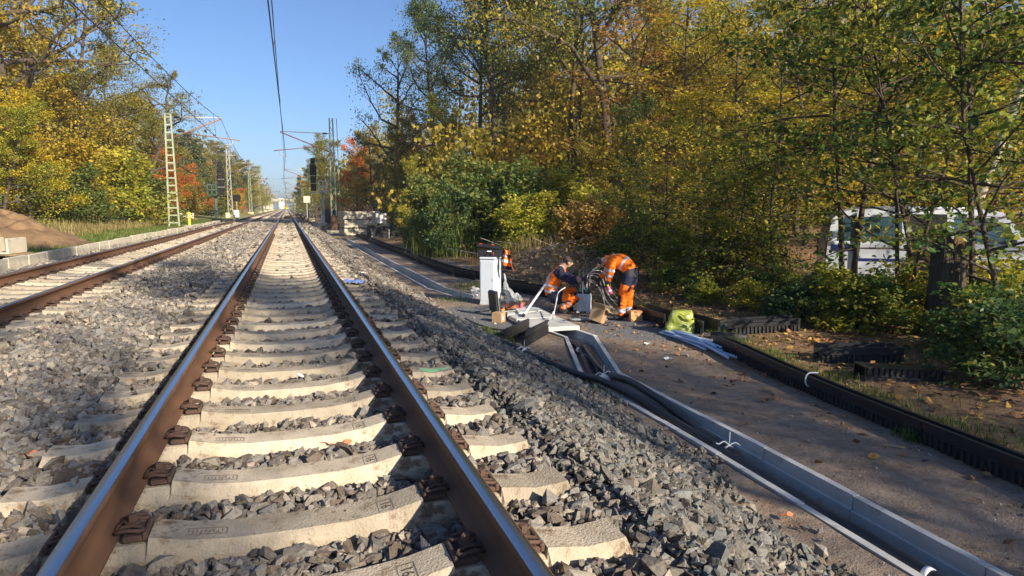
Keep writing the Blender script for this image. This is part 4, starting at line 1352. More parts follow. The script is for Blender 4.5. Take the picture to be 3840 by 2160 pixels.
for k, (px, d, h, lab) in enumerate([(2950, 13.2, 0.81, "low leafy bush right of the black channel behind the yellow bag"), (3080, 12.4, 0.87, "low leafy bush at the feet of the grey saplings"),
                      (3230, 11.6, 0.84, "low leafy bush in front of the van's rear"), (3700, 9.2, 0.99, "low leafy bush right of the broken trunk"), (3840, 8.3, 1.05, "low leafy bush at the right edge"),
                      (2930, 11.9, .42, "low leafy bush on the grass strip right of the blue pipes"), (3110, 11.0, .55, "low leafy bush just left of the two loose channels"), (2840, 14.2, 0.68, "low leafy bush behind the black channel"), (3580, 8.9, 0.56, "low leafy bush just in front of the broken trunk"),
                      (2500, 15.6, 0.68, "low leafy bush above the paper bag"), (2620, 14.6, 0.62, "low leafy bush behind the yellow bag"), (2330, 17, 0.68, "low leafy bush behind the standing worker's legs")]):
    pl(f"low{k % 3}", px, d, h, 'saplow' if k % 3 else 'sapling', lab, wide=1.0)

# ---- trees behind and beside the photographer: they throw the shade over the site
def shade(tx, ty, h, key, mt, w_):
    """a tall tree placed so that its crown stands between the sun and the spot (tx, ty)"""
    d = .68 * h / math.tan(SUN_ELEV)
    plant(key, tx + math.sin(SUN_AZ) * d, ty + math.cos(SUN_AZ) * d, h, mt, "tall sparse tree behind the photographer whose crown shades the path", wide=w_, group="shade trees behind the photographer")
for a in ((5.6, 3.0, 15, "airy0", 'olive', .62), (5.4, 4.5, 18, "airy1", 'olive', .6),           
          (16.0, 11.0, 17, "airy0", 'olive', .7),
          (-5.4, 10.5, 20, "tall0", 'olive', .5), (5.3, 1.6, 16, "airy1", 'olive', .6), (-2.0, 13.6, 19, "oak2", 'olive', .36)):
    shade(*a)

# ---- far wood, both sides, one mass each
def far_wood(name, spots, leafm, seed, n_each, size):
    r = np.random.default_rng(seed)
    Vs, Ts, br = [], [], []
    for (x, y, h, w_) in spots:
        z0 = gz(x, y)
        c = np.array([x, y, z0])
        br.append((np.array([c, c + [0, 0, h * .5], c + [r.normal(0, .3), r.normal(0, .3), h * .9]]), np.array([.2, .15, .05])))
        nc = 26
        cc = np.stack([r.normal(0, .42, nc) * w_, r.normal(0, .42, nc) * w_, (.25 + .75 * r.beta(1.6, 1.3, nc)) * h], 1)
        cc[:, :2] *= (1.15 - .75 * (cc[:, 2:3] / h - .3))
        idx = r.integers(0, nc, n_each)
        P = c + cc[idx] + r.normal(size=(n_each, 3)) * np.array([.16 * w_, .16 * w_, .055 * h])
        nrm = unit(r.normal(size=(n_each, 3))); dr = unit(np.cross(nrm, r.normal(size=(n_each, 3)))); sd = np.cross(nrm, dr)
        s_ = size * r.lognormal(0, .3, n_each)[:, None]
        Vs.append(np.stack([P, P + dr * s_ * .5 + sd * s_ * .4, P + dr * s_, P + dr * s_ * .5 - sd * s_ * .4], 1).reshape(-1, 3))
        Ts.append(np.clip(r.random() * .6 + .2 + r.normal(0, .18, n_each), 0, 1))
    V = np.concatenate(Vs)
    bv, bf = tubes_np(br, 6)
    F = np.concatenate([np.arange(len(V)).reshape(-1, 4), bf + len(V)])
    mi = np.concatenate([np.zeros(len(V) // 4, int), np.ones(len(bf), int)])
    o = np_mesh(name, np.concatenate([V, bv]), F, [leafm, M['bark']], face_rnd=np.concatenate(Ts + [np.zeros(len(bf))]), mi=mi)
    o["kind"] = "stuff"
    return o
LM['far_mix'] = leaf_mat("leaves_far_mix", [(0.068, 0.088, 0.027), (0.162, 0.162, 0.034), (0.351, 0.243, 0.047), (0.432, 0.176, 0.034)], .38, clump=.45, cscale=.10)
LM['far_wood'] = leaf_mat("leaves_far_wood", [(.09, .11, .022), (.25, .24, .035), (.54, .39, .045), (.60, .27, .04)], 0.50, clump=.5, cscale=.16)
rs = random.Random(3)
spots = [(-11 - rs.random() * 22, y + rs.uniform(-4, 4), rs.uniform(10, 14.5), rs.uniform(4, 6)) for y in range(165, 660, 7) for _ in (0, 1)]
far_wood("distant_wood", spots, LM['far_mix'], 1, 360, .75)
spots = [(8.5 + rs.random() * 24, y + rs.uniform(-4, 4), rs.uniform(10, 15), rs.uniform(4, 6)) for y in range(150, 660, 7) for _ in (0, 1)]
far_wood("distant_wood", spots, LM['far_mix'], 2, 360, .75)
spots = [(rs.uniform(-46, -18), rs.uniform(42, 170), rs.uniform(10, 16), rs.uniform(4.5, 6.5)) for _ in range(60)]
far_wood("distant_wood", spots, LM['far_mix'], 3, 1000, .5)
spots = [(rs.uniform(14, 60) , rs.uniform(40, 150), rs.uniform(12, 19), rs.uniform(4.5, 6.5)) for _ in range(80)]
spots += [(x, y, rs.uniform(11, 16), rs.uniform(4, 6)) for x, y in [(col_at(rs.uniform(2150, 3950), rs.uniform(42, 75))) for _ in range(55)]]
spots += [(x, y, rs.uniform(4, 8), rs.uniform(4, 6)) for x, y in [(col_at(rs.uniform(1500, 4000), rs.uniform(38, 60))) for _ in range(46)]]
spots = [s_ for s_ in spots if s_[0] > 11 + max(0, (s_[1] - 70) * 0)]
far_wood("distant_wood", spots, LM['far_wood'], 4, 1700, .28)

# ================================================================== GRASS, DRY STALKS, LITTER
def blades(name, pts, h, w_, bend, mats, seed):
    r = np.random.default_rng(seed)
    n = len(pts)
    z = terr(pts[:, 0], pts[:, 1], False)
    a = r.uniform(0, 2 * math.pi, n)
    H = h * r.lognormal(0, .3, n)
    d = np.stack([np.cos(a), np.sin(a)], 1)
    b = bend * r.uniform(.2, 1.2, n)[:, None] * H[:, None]
    P0 = np.concatenate([pts, z[:, None] - .01], 1)
    s_ = np.stack([-d[:, 1], d[:, 0], np.zeros(n)], 1) * w_
    m1 = P0 + np.concatenate([d * b * .3, (H * .6)[:, None]], 1)
    t1 = P0 + np.concatenate([d * b, (H * .98)[:, None]], 1)
    V = np.stack([P0 - s_, P0 + s_, m1 + s_ * .8, m1 - s_ * .8, t1], 1)
    F4 = np.arange(n)[:, None] * 5
    F = np.concatenate([np.concatenate([F4, F4 + 1, F4 + 2, F4 + 3], 1), np.concatenate([F4 + 3, F4 + 2, F4 + 4, F4 + 4], 1)])
    F = F[:, :4]
    # second half as triangles: collapse through a tiny tip edge
    tip = t1 + s_ * .1
    V = np.concatenate([V, tip[:, None]], 1)
    F6 = np.arange(n)[:, None] * 6
    F = np.concatenate([np.concatenate([F6, F6 + 1, F6 + 2, F6 + 3], 1), np.concatenate([F6 + 3, F6 + 2, F6 + 5, F6 + 4], 1)])
    rn_ = r.random(n)
    o = np_mesh(name, V.reshape(-1, 3), F, mats, face_rnd=np.concatenate([rn_, rn_]))
    o["kind"] = "stuff"
    return o
LM['grass'] = leaf_mat("grass_blades", [(.035, .075, .012), (.075, .135, .022), (.15, .19, .035), (.26, .22, .07)], .3, clump=.4, cscale=1.5)
LM['drygrass'] = leaf_mat("dry_grass_blades", [(.12, .13, .03), (.24, .20, .07), (.38, .29, .13), (.46, .35, .17)], .3, clump=.4, cscale=.7)
r = np.random.default_rng(11)
def patch(n, cx, cy, sx, sy):
    return np.stack([r.normal(cx, sx, n), r.normal(cy, sy, n)], 1)
# strip beyond the black edging, near right
n = 5500
yy = r.uniform(2.4, 10.6, n)
xx = np.interp(yy, [2.4, 5.3, 7.6, 9.5, 10.6], [5.35, 5.62, 6.0, 6.5, 6.6]) + np.abs(r.normal(0, .40, n)) + .05
cl = (np.sin(xx * 5 + yy * 2.3) * np.sin(yy * 3.1 - xx) + .2 * r.normal(size=n)) > -.15
blades("grass", np.stack([xx, yy], 1)[cl], .085, .0035, .6, LM['grass'], 1)
pts = np.concatenate([patch(160, 5.35, 4.4, .06, .08), patch(220, 4.5, 16.4, .5, .4), patch(420, 4.8, 17.2, .35, .25), patch(260, 6.6, 13.5, .5, .4), patch(160, 3.1, 10.4, .12, .25), patch(160, 3.15, 9.6, .1, .2), patch(160, 3.6, 14.6, .2, .25), patch(500, 6.7, 11.8, .5, .5), patch(70, 3.28, 6.7, .1, .2)])
blades("grass", pts, .10, .004, .6, LM['grass'], 2)
# tall green tussock in the front row, right of the far stack
blades("tall_grass", patch(2600, *col_at(1720, 29), .7, .7), .95, .010, .5, LM['grass'], 3)
# left verge
n = 26000
xx = r.uniform(-11, -6.35, n); yy = r.uniform(20, 72, n)
blades("grass", np.stack([xx, yy], 1), .10, .011, .7, LM['grass'], 4)
n = 16000
xx = -8.2 - np.abs(r.normal(0, 2.2, n)); yy = r.uniform(22, 72, n)
blades("dry_grass", np.stack([xx, yy], 1), .27, .010, .45, LM['drygrass'], 5)
n = 4200
xx = r.normal(10.2, 1.5, n); yy = r.normal(24.5, 1.2, n)
blades("dry_grass", np.stack([xx, yy], 1), .50, .008, .6, LM['drygrass'], 6)
# fallen leaves
def litter(name, pts, size, m_, seed):
    r_ = np.random.default_rng(seed)
    n_ = len(pts)
    z = terr(pts[:, 0], pts[:, 1], False) + .008 + r_.random(n_) * .02
    P_ = np.concatenate([pts, z[:, None]], 1)
    nrm = unit(r_.normal(0, .42, (n_, 3)) + np.array([0, 0, 1])); dr = unit(np.cross(nrm, r_.normal(size=(n_, 3)))); sd = np.cross(nrm, dr)
    s_ = size * r_.lognormal(0, .3, n_)[:, None]
    V = np.stack([P_ - dr * s_ * .5, P_ - dr * s_ * .1 + sd * s_ * .36 + nrm * s_ * .14, P_ + dr * s_ * .28 + sd * s_ * .24, P_ + dr * s_ * .6, P_ + dr * s_ * .25 - sd * s_ * .26 + nrm * s_ * .08, P_ - dr * s_ * .1 - sd * s_ * .36], 1)
    o = np_mesh(name, V.reshape(-1, 3), np.arange(n_ * 6).reshape(n_, 6), m_, face_rnd=r_.random(n_))
    o["kind"] = "stuff"
M['litter'] = rnd_mat("fallen_leaves", [(.05, .03, .02), (.11, .06, .032), (.20, .10, .045), (.30, .15, .06), (.42, .20, .05), (.50, .36, .07)], .85)
n = 15000
xx = r.uniform(5.7, 19, n); yy = r.uniform(2, 22, n)
k = in_view(xx, yy, np.full(n, -.8)) & (r.random(n) < np.interp(xx, [5.7, 6.6, 7.6], [.06, .6, 1]))
litter("fallen_leaves", np.stack([xx, yy], 1)[k], .075, M['litter'], 5)
n = 520
xx = r.uniform(3.9, 5.7, n); yy = r.uniform(2, 12, n)
k = seg_dist(xx, yy, NEAR_LINE) > .33
k &= r.random(n) < np.interp(xx, [3.9, 4.6, 5.6], [.05, .25, 1])
litter("fallen_leaves", np.stack([xx, yy], 1)[k], .055, M['litter'], 6)
lv = [on_ground(1290, 1690), on_ground(1228, 1690), on_ground(110, 1735), on_ground(2950, 1960)]
for p, lab in zip(lv, ["rusty oak leaf lying in the stones by the right rail, middle of the track", "dry brown leaf in the stones between two sleepers", "orange oak leaf on the stones beside a sleeper end left of the left rail", "orange leaf on the soil between stones and near trough"]):
    mb = MB()
    V = []
    for q in range(14):
        a = q / 14 * 2 * math.pi
        V.append((p.x + .042 * math.cos(a) * (1 + .3 * math.cos(3.5 * a)), p.y + .03 * math.sin(a) * (1 + .35 * math.sin(4 * a)), p.z + .055 + .012 * math.sin(2 * a)))
    V.append((p.x, p.y, p.z + .05))
    mb.add(V, [(q, (q + 1) % 14, 14) for q in range(14)])
    solo("fallen_leaf", mb, M['cord_orange'], lab, "leaf")
# ================================================================== SITE OBJECTS
def facing(px):
    return -(YAW + math.atan((px - 1920.0) / FPX))

def spot(px, py):
    p = on_ground(px, py)
    return (p.x, p.y, p.z)

# ---- pale cabinet
cb = thing("distribution_cabinet", "tall pale grey cable cabinet carrying a black tool box", "cabinet", spot(1840, 1139), facing(1840) - rad(20))
mb = MB(); mb.box((0, 0, .50), (.335, .44, .96), 0, .008); mb.build("cabinet_body", M['cabinet'], cb)
mb = MB(); mb.box((0, 0, 1.015), (.355, .46, .05), 0, .014); mb.build("cabinet_lid", M['cabinet'], cb)
mb = MB(); mb.box((0, 0, .01), (.35, .45, .05), 0, .006); mb.build("cabinet_base", M['concrete_new'], cb)
mb = MB(); mb.box((0, -.222, .52), (.295, .006, .86), 0, .003); d_ = mb.build("door", M['cabinet'], cb)
mb = MB(); mb.box((.125, -.228, .55), (.018, .008, .07), 0, .003); mb.build("lock", M['galv'], d_)
# ---- tool box on top
z0 = cb.location.z + 1.04
tb = thing("tool_box", "open black tool box with red latches on top of the cabinet", "tool box", (cb.location.x - .02, cb.location.y - .03, z0), facing(1840) - rad(6))
mb = MB(); mb.box((0, 0, .075), (.50, .26, .15), 0, .012); mb.box((0, 0, .152), (.47, .24, .012)); mb.build("tray", M['black_plastic'], tb)
mb = MB(); mb.box((-.02, .02, .225), (.51, .27, .045), 0, .012, rot=Matrix.Rotation(rad(7), 3, 'Y') @ Matrix.Rotation(rad(8), 3, 'X'))
lid_ = mb.build("lid", M['black_plastic'], tb)
for x_ in (-.20, .06):
    mb = MB(); mb.box((x_, -.06, .262 - x_ * .10), (.05, .06, .02), 0, .006); mb.build("latch", M['red'], lid_)
mb = MB(); mb.tube([(-.055, -.135, .05), (-.055, -.16, .05), (-.055, -.16, .11), (.055, -.16, .11), (.055, -.16, .05), (.055, -.135, .05)], .008, 6); mb.build("handle", M['black_plastic'], tb)
mb = MB(); mb.box((0, -.133, .125), (.10, .006, .022), 0); mb.build("name_plate", M['label_white'], tb)
for x_ in (-.085, .085):
    mb = MB(); mb.box((x_, -.134, .075), (.014, .01, .06), 0, .003); mb.build("latch", M['red'], tb)
for k, (x_, m_) in enumerate(((-.15, 'red'), (-.05, 'clip'), (.05, 'yellow'), (.14, 'red'))):
    mb = MB(); mb.tube([(x_, -.07, .175), (x_ + .08, .05, .185)], .011, 6); mb.build("tool_grip", M[m_], tb)

# ---- hi-vis jacket hanging on the cabinet's far corner
def cloth(name, w, h, nx_, ny_, fn, mats, mfn, parent=None, thick=.012):
    """hanging cloth: a folded sheet with thickness"""
    mb = MB()
    vv = []
    for side in (0, 1):
        for j in range(ny_ + 1):
            for i in range(nx_ + 1):
                p = fn(i / nx_, j / ny_)
                vv.append((p[0], p[1] + side * thick, p[2]))
    n1 = (nx_ + 1) * (ny_ + 1)
    q = lambda i, j, s_: s_ * n1 + j * (nx_ + 1) + i
    o = len(mb.v); mb.v += vv
    for j in range(ny_):
        for i in range(nx_):
            for s_ in (0, 1):
                f = [q(i, j, s_), q(i + 1, j, s_), q(i + 1, j + 1, s_), q(i, j + 1, s_)]
                mb.f.append(f if s_ == 0 else f[::-1]); mb.m.append(mfn((i + .5) / nx_, (j + .5) / ny_)); mb.s.append(True)
    for i in range(nx_):
        for j in (0, ny_):
            mb.f.append([q(i, j, 0), q(i + 1, j, 0), q(i + 1, j, 1), q(i, j, 1)]); mb.m.append(0); mb.s.append(False)
    for j in range(ny_):
        for i in (0, nx_):
            mb.f.append([q(i, j, 0), q(i, j + 1, 0), q(i, j + 1, 1), q(i, j, 1)]); mb.m.append(0); mb.s.append(False)
    return mb
def jk(u, v):
    w_ = .13 + .19 * v
    return ((u - .42) * w_ + .03 * v, .035 * math.sin(u * 9 + v * 2) * (.4 + v) + .02 * math.sin(v * 7), -.43 * v + .02 * math.sin(u * 6))
def jm(u, v):
    if .52 < v < .62 or (.28 < v < .37 and u < .6): return 1
    if v > .84 or u > .80 and v > .3 or u < .14: return 2
    if .64 < u < .72: return 1
    return 0
jx, jy = col_at(1893, 14.35)
jt = thing("hanging_jacket", "orange and navy safety jacket with silver bands hanging on the cabinet's corner", "jacket", (jx, jy, cb.location.z + 1.20), facing(1893) - rad(25))
cloth("jacket_cloth", 0, 0, 18, 22, jk, None, jm).build("jacket_cloth", [M['orange'], M['silver'], M['navy']], jt)
def sl(u, v):
    return (.085 + .05 * (u - .5) + .05 * v + .05 * math.sin(u * 5), -.02 + .03 * math.sin(v * 5), -.10 - .30 * v)
cloth("sleeve", 0, 0, 6, 12, sl, None, lambda u, v: 2 if v > .8 or v < .35 else (1 if .5 < v < .6 else 0), thick=.03).build("sleeve", [M['orange'], M['silver'], M['navy']], jt)

# ---- clear film behind and beside the cabinet
def film(name, pts_fn, n1, n2, label, seed, amp):
    mb = MB(); r_ = random.Random(seed)
    vv = []
    for j in range(n2 + 1):
        for i in range(n1 + 1):
            p = pts_fn(i / n1, j / n2)
            vv.append((p[0] + r_.uniform(-amp, amp), p[1] + r_.uniform(-amp, amp), p[2] + r_.uniform(-amp, amp) * .7))
    mb.add(vv, [(j * (n1 + 1) + i, j * (n1 + 1) + i + 1, (j + 1) * (n1 + 1) + i + 1, (j + 1) * (n1 + 1) + i) for j in range(n2) for i in range(n1)], 0, False)
    return solo(name, mb, M['film'], label, "plastic film")
A_ = Vector(spot(1895, 1135)); RV = Vector((CY, -SY, 0)); FV = Vector((SY, CY, 0))
film("plastic_film", lambda u, v: tuple(A_ + RV * (-.03 + (u * .34) * v ** 1.6 + .02 * math.sin(9 * v)) + FV * (.12 * math.sin(u * 5 + v * 3)) + Vector((0, 0, .62 * (1 - v) ** .9 + .02))), 12, 14, "crumpled clear plastic film slumped against the cabinet's right side", 4, .022)
film("plastic_film", lambda u, v: tuple(A_ + RV * (.10 + .30 * u) + FV * (-.1 + .3 * v) + Vector((0, 0, .05 + .16 * math.sin(u * 3.1) * math.sin(v * 3.1)))), 12, 9, "heap of clear film on the ground right of the cabinet", 5, .022)
B_ = Vector(spot(1787, 1118))
film("plastic_film", lambda u, v: tuple(B_ + RV * (-.12 + .2 * u) + FV * .15 * v + Vector((0, 0, .06 + .22 * v * (1 - .4 * u)))), 6, 6, "wisp of clear film left of the cabinet", 6, .03)
C_ = Vector(spot(2205, 1203))
film("plastic_sheet", lambda u, v: tuple(C_ + RV * (-.34 + .68 * u) + FV * (-.12 + .26 * v) + Vector((0, 0, .015 + .03 * math.sin(u * 8) * math.sin(v * 6) + .02))), 14, 7, "flat pale plastic sheet on the gravel under the open cardboard box", 7, .010)

# ---- black equipment case, lid standing up
cs = thing("equipment_case", "open black equipment case with tools inside, left of the concrete slabs", "case", spot(1888, 1184), facing(1885) + rad(24))
mb = MB(); mb.box((0, 0, .05), (.40, .32, .10), 0, .02); mb.build("case_base", M['black_plastic'], cs)
mb = MB(); mb.box((0, 0, .108), (.40, .32, .018), 0, .006); mb.build("rim", M['galv'], cs)
mb = MB(); mb.box((0, 0, .118), (.36, .28, .006)); mb.build("foam_inlay", M['near_black'], cs)
mb = MB(); mb.box((-.215, 0, .30), (.085, .33, .42), 0, .03, rot=Matrix.Rotation(rad(-6), 3, 'Y')); l_ = mb.build("case_lid", M['black_plastic'], cs)
mb = MB(); mb.box((-.172, 0, .30), (.012, .33, .42), 0, .005, rot=Matrix.Rotation(rad(-6), 3, 'Y')); mb.build("lid_rim", M['galv'], l_)
for k, (x_, y_, m_) in enumerate(((-.10, -.05, 'red'), (.02, .04, 'galv'), (.10, -.06, 'red'), (-.02, -.10, 'yellow'), (.12, .08, 'black_plastic'))):
    mb = MB(); mb.tube([(x_, y_, .135), (x_ + .10 * math.cos(k), y_ + .10 * math.sin(k * 1.7), .145)], .012, 6); mb.build("tool", M[m_], cs)

def carton(px, py, w_, d__, h, rot, label, tilt=None, name="cardboard_box", z_up=0.0, sticker=None, tape=True):
    t = thing(name, label, "cardboard box", (spot(px, py)[0], spot(px, py)[1], spot(px, py)[2] + z_up), facing(px) + rad(rot))
    mb = MB(); mb.box((0, 0, h / 2), (w_, d__, h), 0, .003); mb.build("carton", M['card'], t)
    if tape:
        mb = MB(); mb.box((0, 0, h + .0008), (.045, d__ + .002, .0012)); mb.box((0, -d__ / 2 - .0008, h * .8), (.045, .0012, h * .4)); mb.build("tape", M['card_in'], t)
    for (sx, sy, sz, wx, wz) in (sticker or []):
        mb = MB()
        if abs(sx) > w_ / 2: mb.box((sx, sy, sz), (.0015, wx, wz))
        else: mb.box((sx, sy, sz), (wx, .0015, wz))
        mb.build("label_sticker", M['label_white'], t)
    return t
carton(1870, 1206, .19, .20, .175, -24, "small closed cardboard box in front of the black equipment case", sticker=[(.0962, -.02, .08, .05, .07)])
carton(1977, 1160, .155, .15, .175, -8, "cardboard box behind the pink bottle, lower of two", sticker=[(.02, -.0762, .075, .07, .05)])
carton(1977, 1160, .150, .14, .075, -12, "flat cardboard box lying on another behind the pink bottle", z_up=.176, sticker=[(.015, -.0712, .04, .08, .035)], tape=False)

bt = thing("drink_bottle", "pink bottle with a yellow cap standing on the slabs", "bottle", spot(1955, 1169))
mb = MB(); mb.lathe([(.030, 0), (.034, .006), (.034, .165), (.028, .185), (.024, .192)], n=16); mb.build("bottle_body", M['pink'], bt)
mb = MB(); mb.lathe([(.028, .192), (.028, .225), (.018, .232), (.010, .250)], n=14); mb.build("cap", M['yellow'], bt)

def coil(px, py, n, rmin, rmax, m_, label, seed, tube_r=.009, name="cable_coil"):
    r_ = random.Random(seed); c = Vector(spot(px, py)); mb = MB()
    for k in range(n):
        a0 = r_.uniform(0, 6.28); R_ = r_.uniform(rmin, rmax); cx, cy = r_.uniform(-.05, .05), r_.uniform(-.05, .05); h_ = r_.uniform(.012, .075)
        pts = [c + Vector((cx + R_ * 1.35 * math.cos(a0 + t) * (1 + .1 * math.sin(3 * t + k)), cy + R_ * math.sin(a0 + t), h_ + .02 * math.sin(2 * t + k))) for t in np.linspace(0, 5.9, 18)]
        mb.tube(pts, tube_r, 6)
    return solo(name, mb, m_, label, "cable coil")
coil(1922, 1158, 9, .05, .14, M['cord_orange'], "tangle of orange cord between case and pink bottle", 3)
coil(1943, 1150, 3, .07, .10, M['cable_black'], "small black cable loop behind the orange cord", 4)

# ---- cover slabs over the trough
def slab(pts, z_top, th, label):
    mb = MB()
    P_ = [at_level(px, py, z_top) for px, py in pts]
    c = sum(P_, Vector((0, 0, 0))) / 4
    vv, ff = [], []
    b = .012
    ring = [[Vector((p.x, p.y, z_top - th)) for p in P_], [Vector((p.x, p.y, z_top - b)) for p in P_], [Vector((p.x, p.y, z_top)) + (c - p).normalized() * b * 1.4 for p in P_]]
    for q in ring: vv += q
    for l in range(2): ff += [(l * 4 + i, l * 4 + (i + 1) % 4, (l + 1) * 4 + (i + 1) % 4, (l + 1) * 4 + i) for i in range(4)]
    ff += [(3, 2, 1, 0), (8, 9, 10, 11)]
    mb.add(vv, ff)
    return solo("cover_slab", mb, M['concrete_new'], label, "concrete slab", "concrete cover slabs")
ZS = RIM_Z + .075
slab([(1940, 1199), (1992, 1232), (2174, 1221), (2092, 1187)], ZS, .07, "front concrete cover slab at the mouth of the cable trough")
slab([(1905, 1182), (1937, 1198), (2088, 1186), (2042, 1164)], ZS - .006, .07, "middle concrete cover slab under the tilted white tube's foot")
slab([(1893, 1163), (1903, 1180), (2038, 1162), (2002, 1144)], ZS - .016, .07, "rear concrete cover slab under the pink bottle and the orange cord")

# ---- black plastic channels
def channel_mb(L, W=.30, H=.25, t=.014, ribs=True, floor=True):
    mb = MB()
    sec = [(-W / 2 - .02, H), (-W / 2 - .02, H - .03), (-W / 2, H - .03), (-W / 2, 0), (W / 2, 0), (W / 2, H - .03), (W / 2 + .02, H - .03), (W / 2 + .02, H), (W / 2 - t, H), (W / 2 - t, t), (-W / 2 + t, t), (-W / 2 + t, H)]
    n = len(sec)
    vv = [(x_, a, z_) for a in (0, L) for x_, z_ in sec]
    mb.add(vv, [(k, (k + 1) % n, n + (k + 1) % n, n + k) for k in range(n)])
    for o_ in (0, n):
        for f in ((0, 1, 2, 11), (2, 3, 10, 11), (3, 4, 9, 10), (4, 5, 8, 9), (5, 6, 7, 8)):
            mb.f.append([o_ + i for i in f]); mb.m.append(0); mb.s.append(False)
    return mb
def ribs_mb(L, side, W=.30, H=.25, step=.062):
    mb = MB()
    n = int(L / step)
    for k in range(n):
        y_ = (k + .5) * L / n
        x0 = side * W / 2
        mb.add([(x0, y_ - .014, 0), (x0 + side * .026, y_ - .010, 0), (x0 + side * .026, y_ + .010, 0), (x0, y_ + .014, 0),
                (x0, y_ - .014, H * .56), (x0 + side * .016, y_ - .010, H * .53), (x0 + side * .016, y_ + .010, H * .53), (x0, y_ + .014, H * .56)],
               [(0, 1, 5, 4), (1, 2, 6, 5), (2, 3, 7, 6), (4, 5, 6, 7)])
    mb.add([(side * W / 2, 0, H * .56), (side * (W / 2 + .022), 0, H * .57), (side * (W / 2 + .022), 0, H * .60), (side * W / 2, 0, H * .62),
            (side * W / 2, L, H * .56), (side * (W / 2 + .022), L, H * .57), (side * (W / 2 + .022), L, H * .60), (side * W / 2, L, H * .62)],
           [(0, 1, 5, 4), (1, 2, 6, 5), (2, 3, 7, 6)])
    return mb
def channel(p0, p1, label, group=None, W=.30, H=.25, roll=0.0, sink=.02, m_='black_plastic'):
    p0, p1 = Vector(p0), Vector(p1)
    d = p1 - p0
    L = math.hypot(d.x, d.y)
    t = thing("cable_channel", label, "cable channel", p0 - Vector((0, 0, sink)), 0, group)
    t.rotation_euler = (math.atan2(d.z, L), roll, math.atan2(-d.x, d.y))
    channel_mb(L, W, H).build("channel_shell", M[m_], t)
    for s_ in (-1, 1):
        ribs_mb(L, s_, W, H).build("rib_band", M['dusty_black'], t)
    return t
# near edging on the right of the path
edge = [Vector((5.90, 8.25, 0)), Vector((5.83, 7.63, 0)), Vector((5.64, 6.55, 0)), Vector((5.47, 5.40, 0)), Vector((5.32, 4.30, 0)), Vector((5.19, 3.20, 0)), Vector((5.03, 2.05, 0))]
labs = ["black ribbed cable channel at the end by the pale blue pipes", "black ribbed cable channel beside the blue pipe tips", "black ribbed cable channel with a white tie on its wall, in the path edging",
        "black ribbed cable channel below the two loose channels, in the path edging", "black ribbed cable channel in the path edging left of the one in the corner", "black ribbed cable channel in the path edging cut by the right edge of the photo"]
edging = []
for k in range(len(edge) - 1):
    a, b = edge[k], edge[k + 1]
    s_ = Vector((-(b - a).y, (b - a).x, 0)).normalized() * .07
    a2, b2 = a + s_, b + s_
    g_ = (b - a).normalized() * .006
    edging.append(channel((a2.x + g_.x, a2.y + g_.y, gz(a2.x, a2.y)), (b2.x - g_.x, b2.y - g_.y, gz(b2.x, b2.y)), labs[k], "black channels edging the path", sink=.045, W=.10))
tp_ = on_ground(3037, 1478)
mb = MB()
tq = Vector((tp_.x, tp_.y, tp_.z + .12))
mb.tube(smooth_path([tq + Vector((.10, .0, .12)), tq + Vector((-.01, .02, .12)), tq + Vector((-.045, .03, .06)), tq + Vector((-.03, .02, -.02)), tq + Vector((.05, .0, -.03))], 6), .009, 6)
solo("cable_tie", mb, M['white_tie'], "curled white cable tie on the black path edging", "cable tie")
# far edging beyond the path: a low curving row
fe = [(1345, 884), (1420, 918), (1500, 950), (1575, 981), (1650, 1012), (1720, 1034), (1800, 1050)]
pts = [on_ground(*p) for p in fe]
for k in range(len(pts) - 1):
    a, b = pts[k], pts[k + 1]
    n_ = max(1, round((b - a).length / 2.2))
    for u in range(n_):
        A2, B2 = a.lerp(b, u / n_), a.lerp(b, (u + .97) / n_)
        o = channel((A2.x, A2.y, gz(A2.x, A2.y)), (B2.x, B2.y, gz(B2.x, B2.y)), "black cable channel in the curved far row left of the cabinet", "black channels in the far curved row", m_='dusty_black', H=.24)
        if k == len(pts) - 2 and u == n_ - 1: o["label"] = "black cable channel at the near end of the far row, touching the cabinet"
        if k == 0 and u == 0: o["label"] = "black cable channel at the far end of the curved row, by the concrete stack"
def ch_px(a, b, label, **kw):
    A2, B2 = on_ground(*a), on_ground(*b)
    return channel(A2, B2, label, **kw)
ch_px((1915, 1090), (2075, 1112), "black cable channel lying between cabinet and crouching worker", H=.24)
ch_px((1885, 1076), (1965, 1086), "short black cable channel behind the film heap", H=.22)
ch_px((2400, 1182), (2520, 1222), "black cable channel left of the yellow bag", H=.24)
ch_px((2545, 1215), (2665, 1252), "black cable channel behind the yellow bag", H=.24)
ch_px((2740, 1248), (2985, 1236), "long black cable channel half hidden by plants, right of the yellow bag", H=.24)
ch_px((3062, 1352), (3372, 1352), "black cable channel lying level under the bushes, rear of two", H=.23)
o = ch_px((3222, 1418), (3520, 1412), "black cable channel turned over with fallen leaves on it", H=.17)
o.rotation_euler.y = math.pi; o.location.z += .19
p0 = o.location.copy()
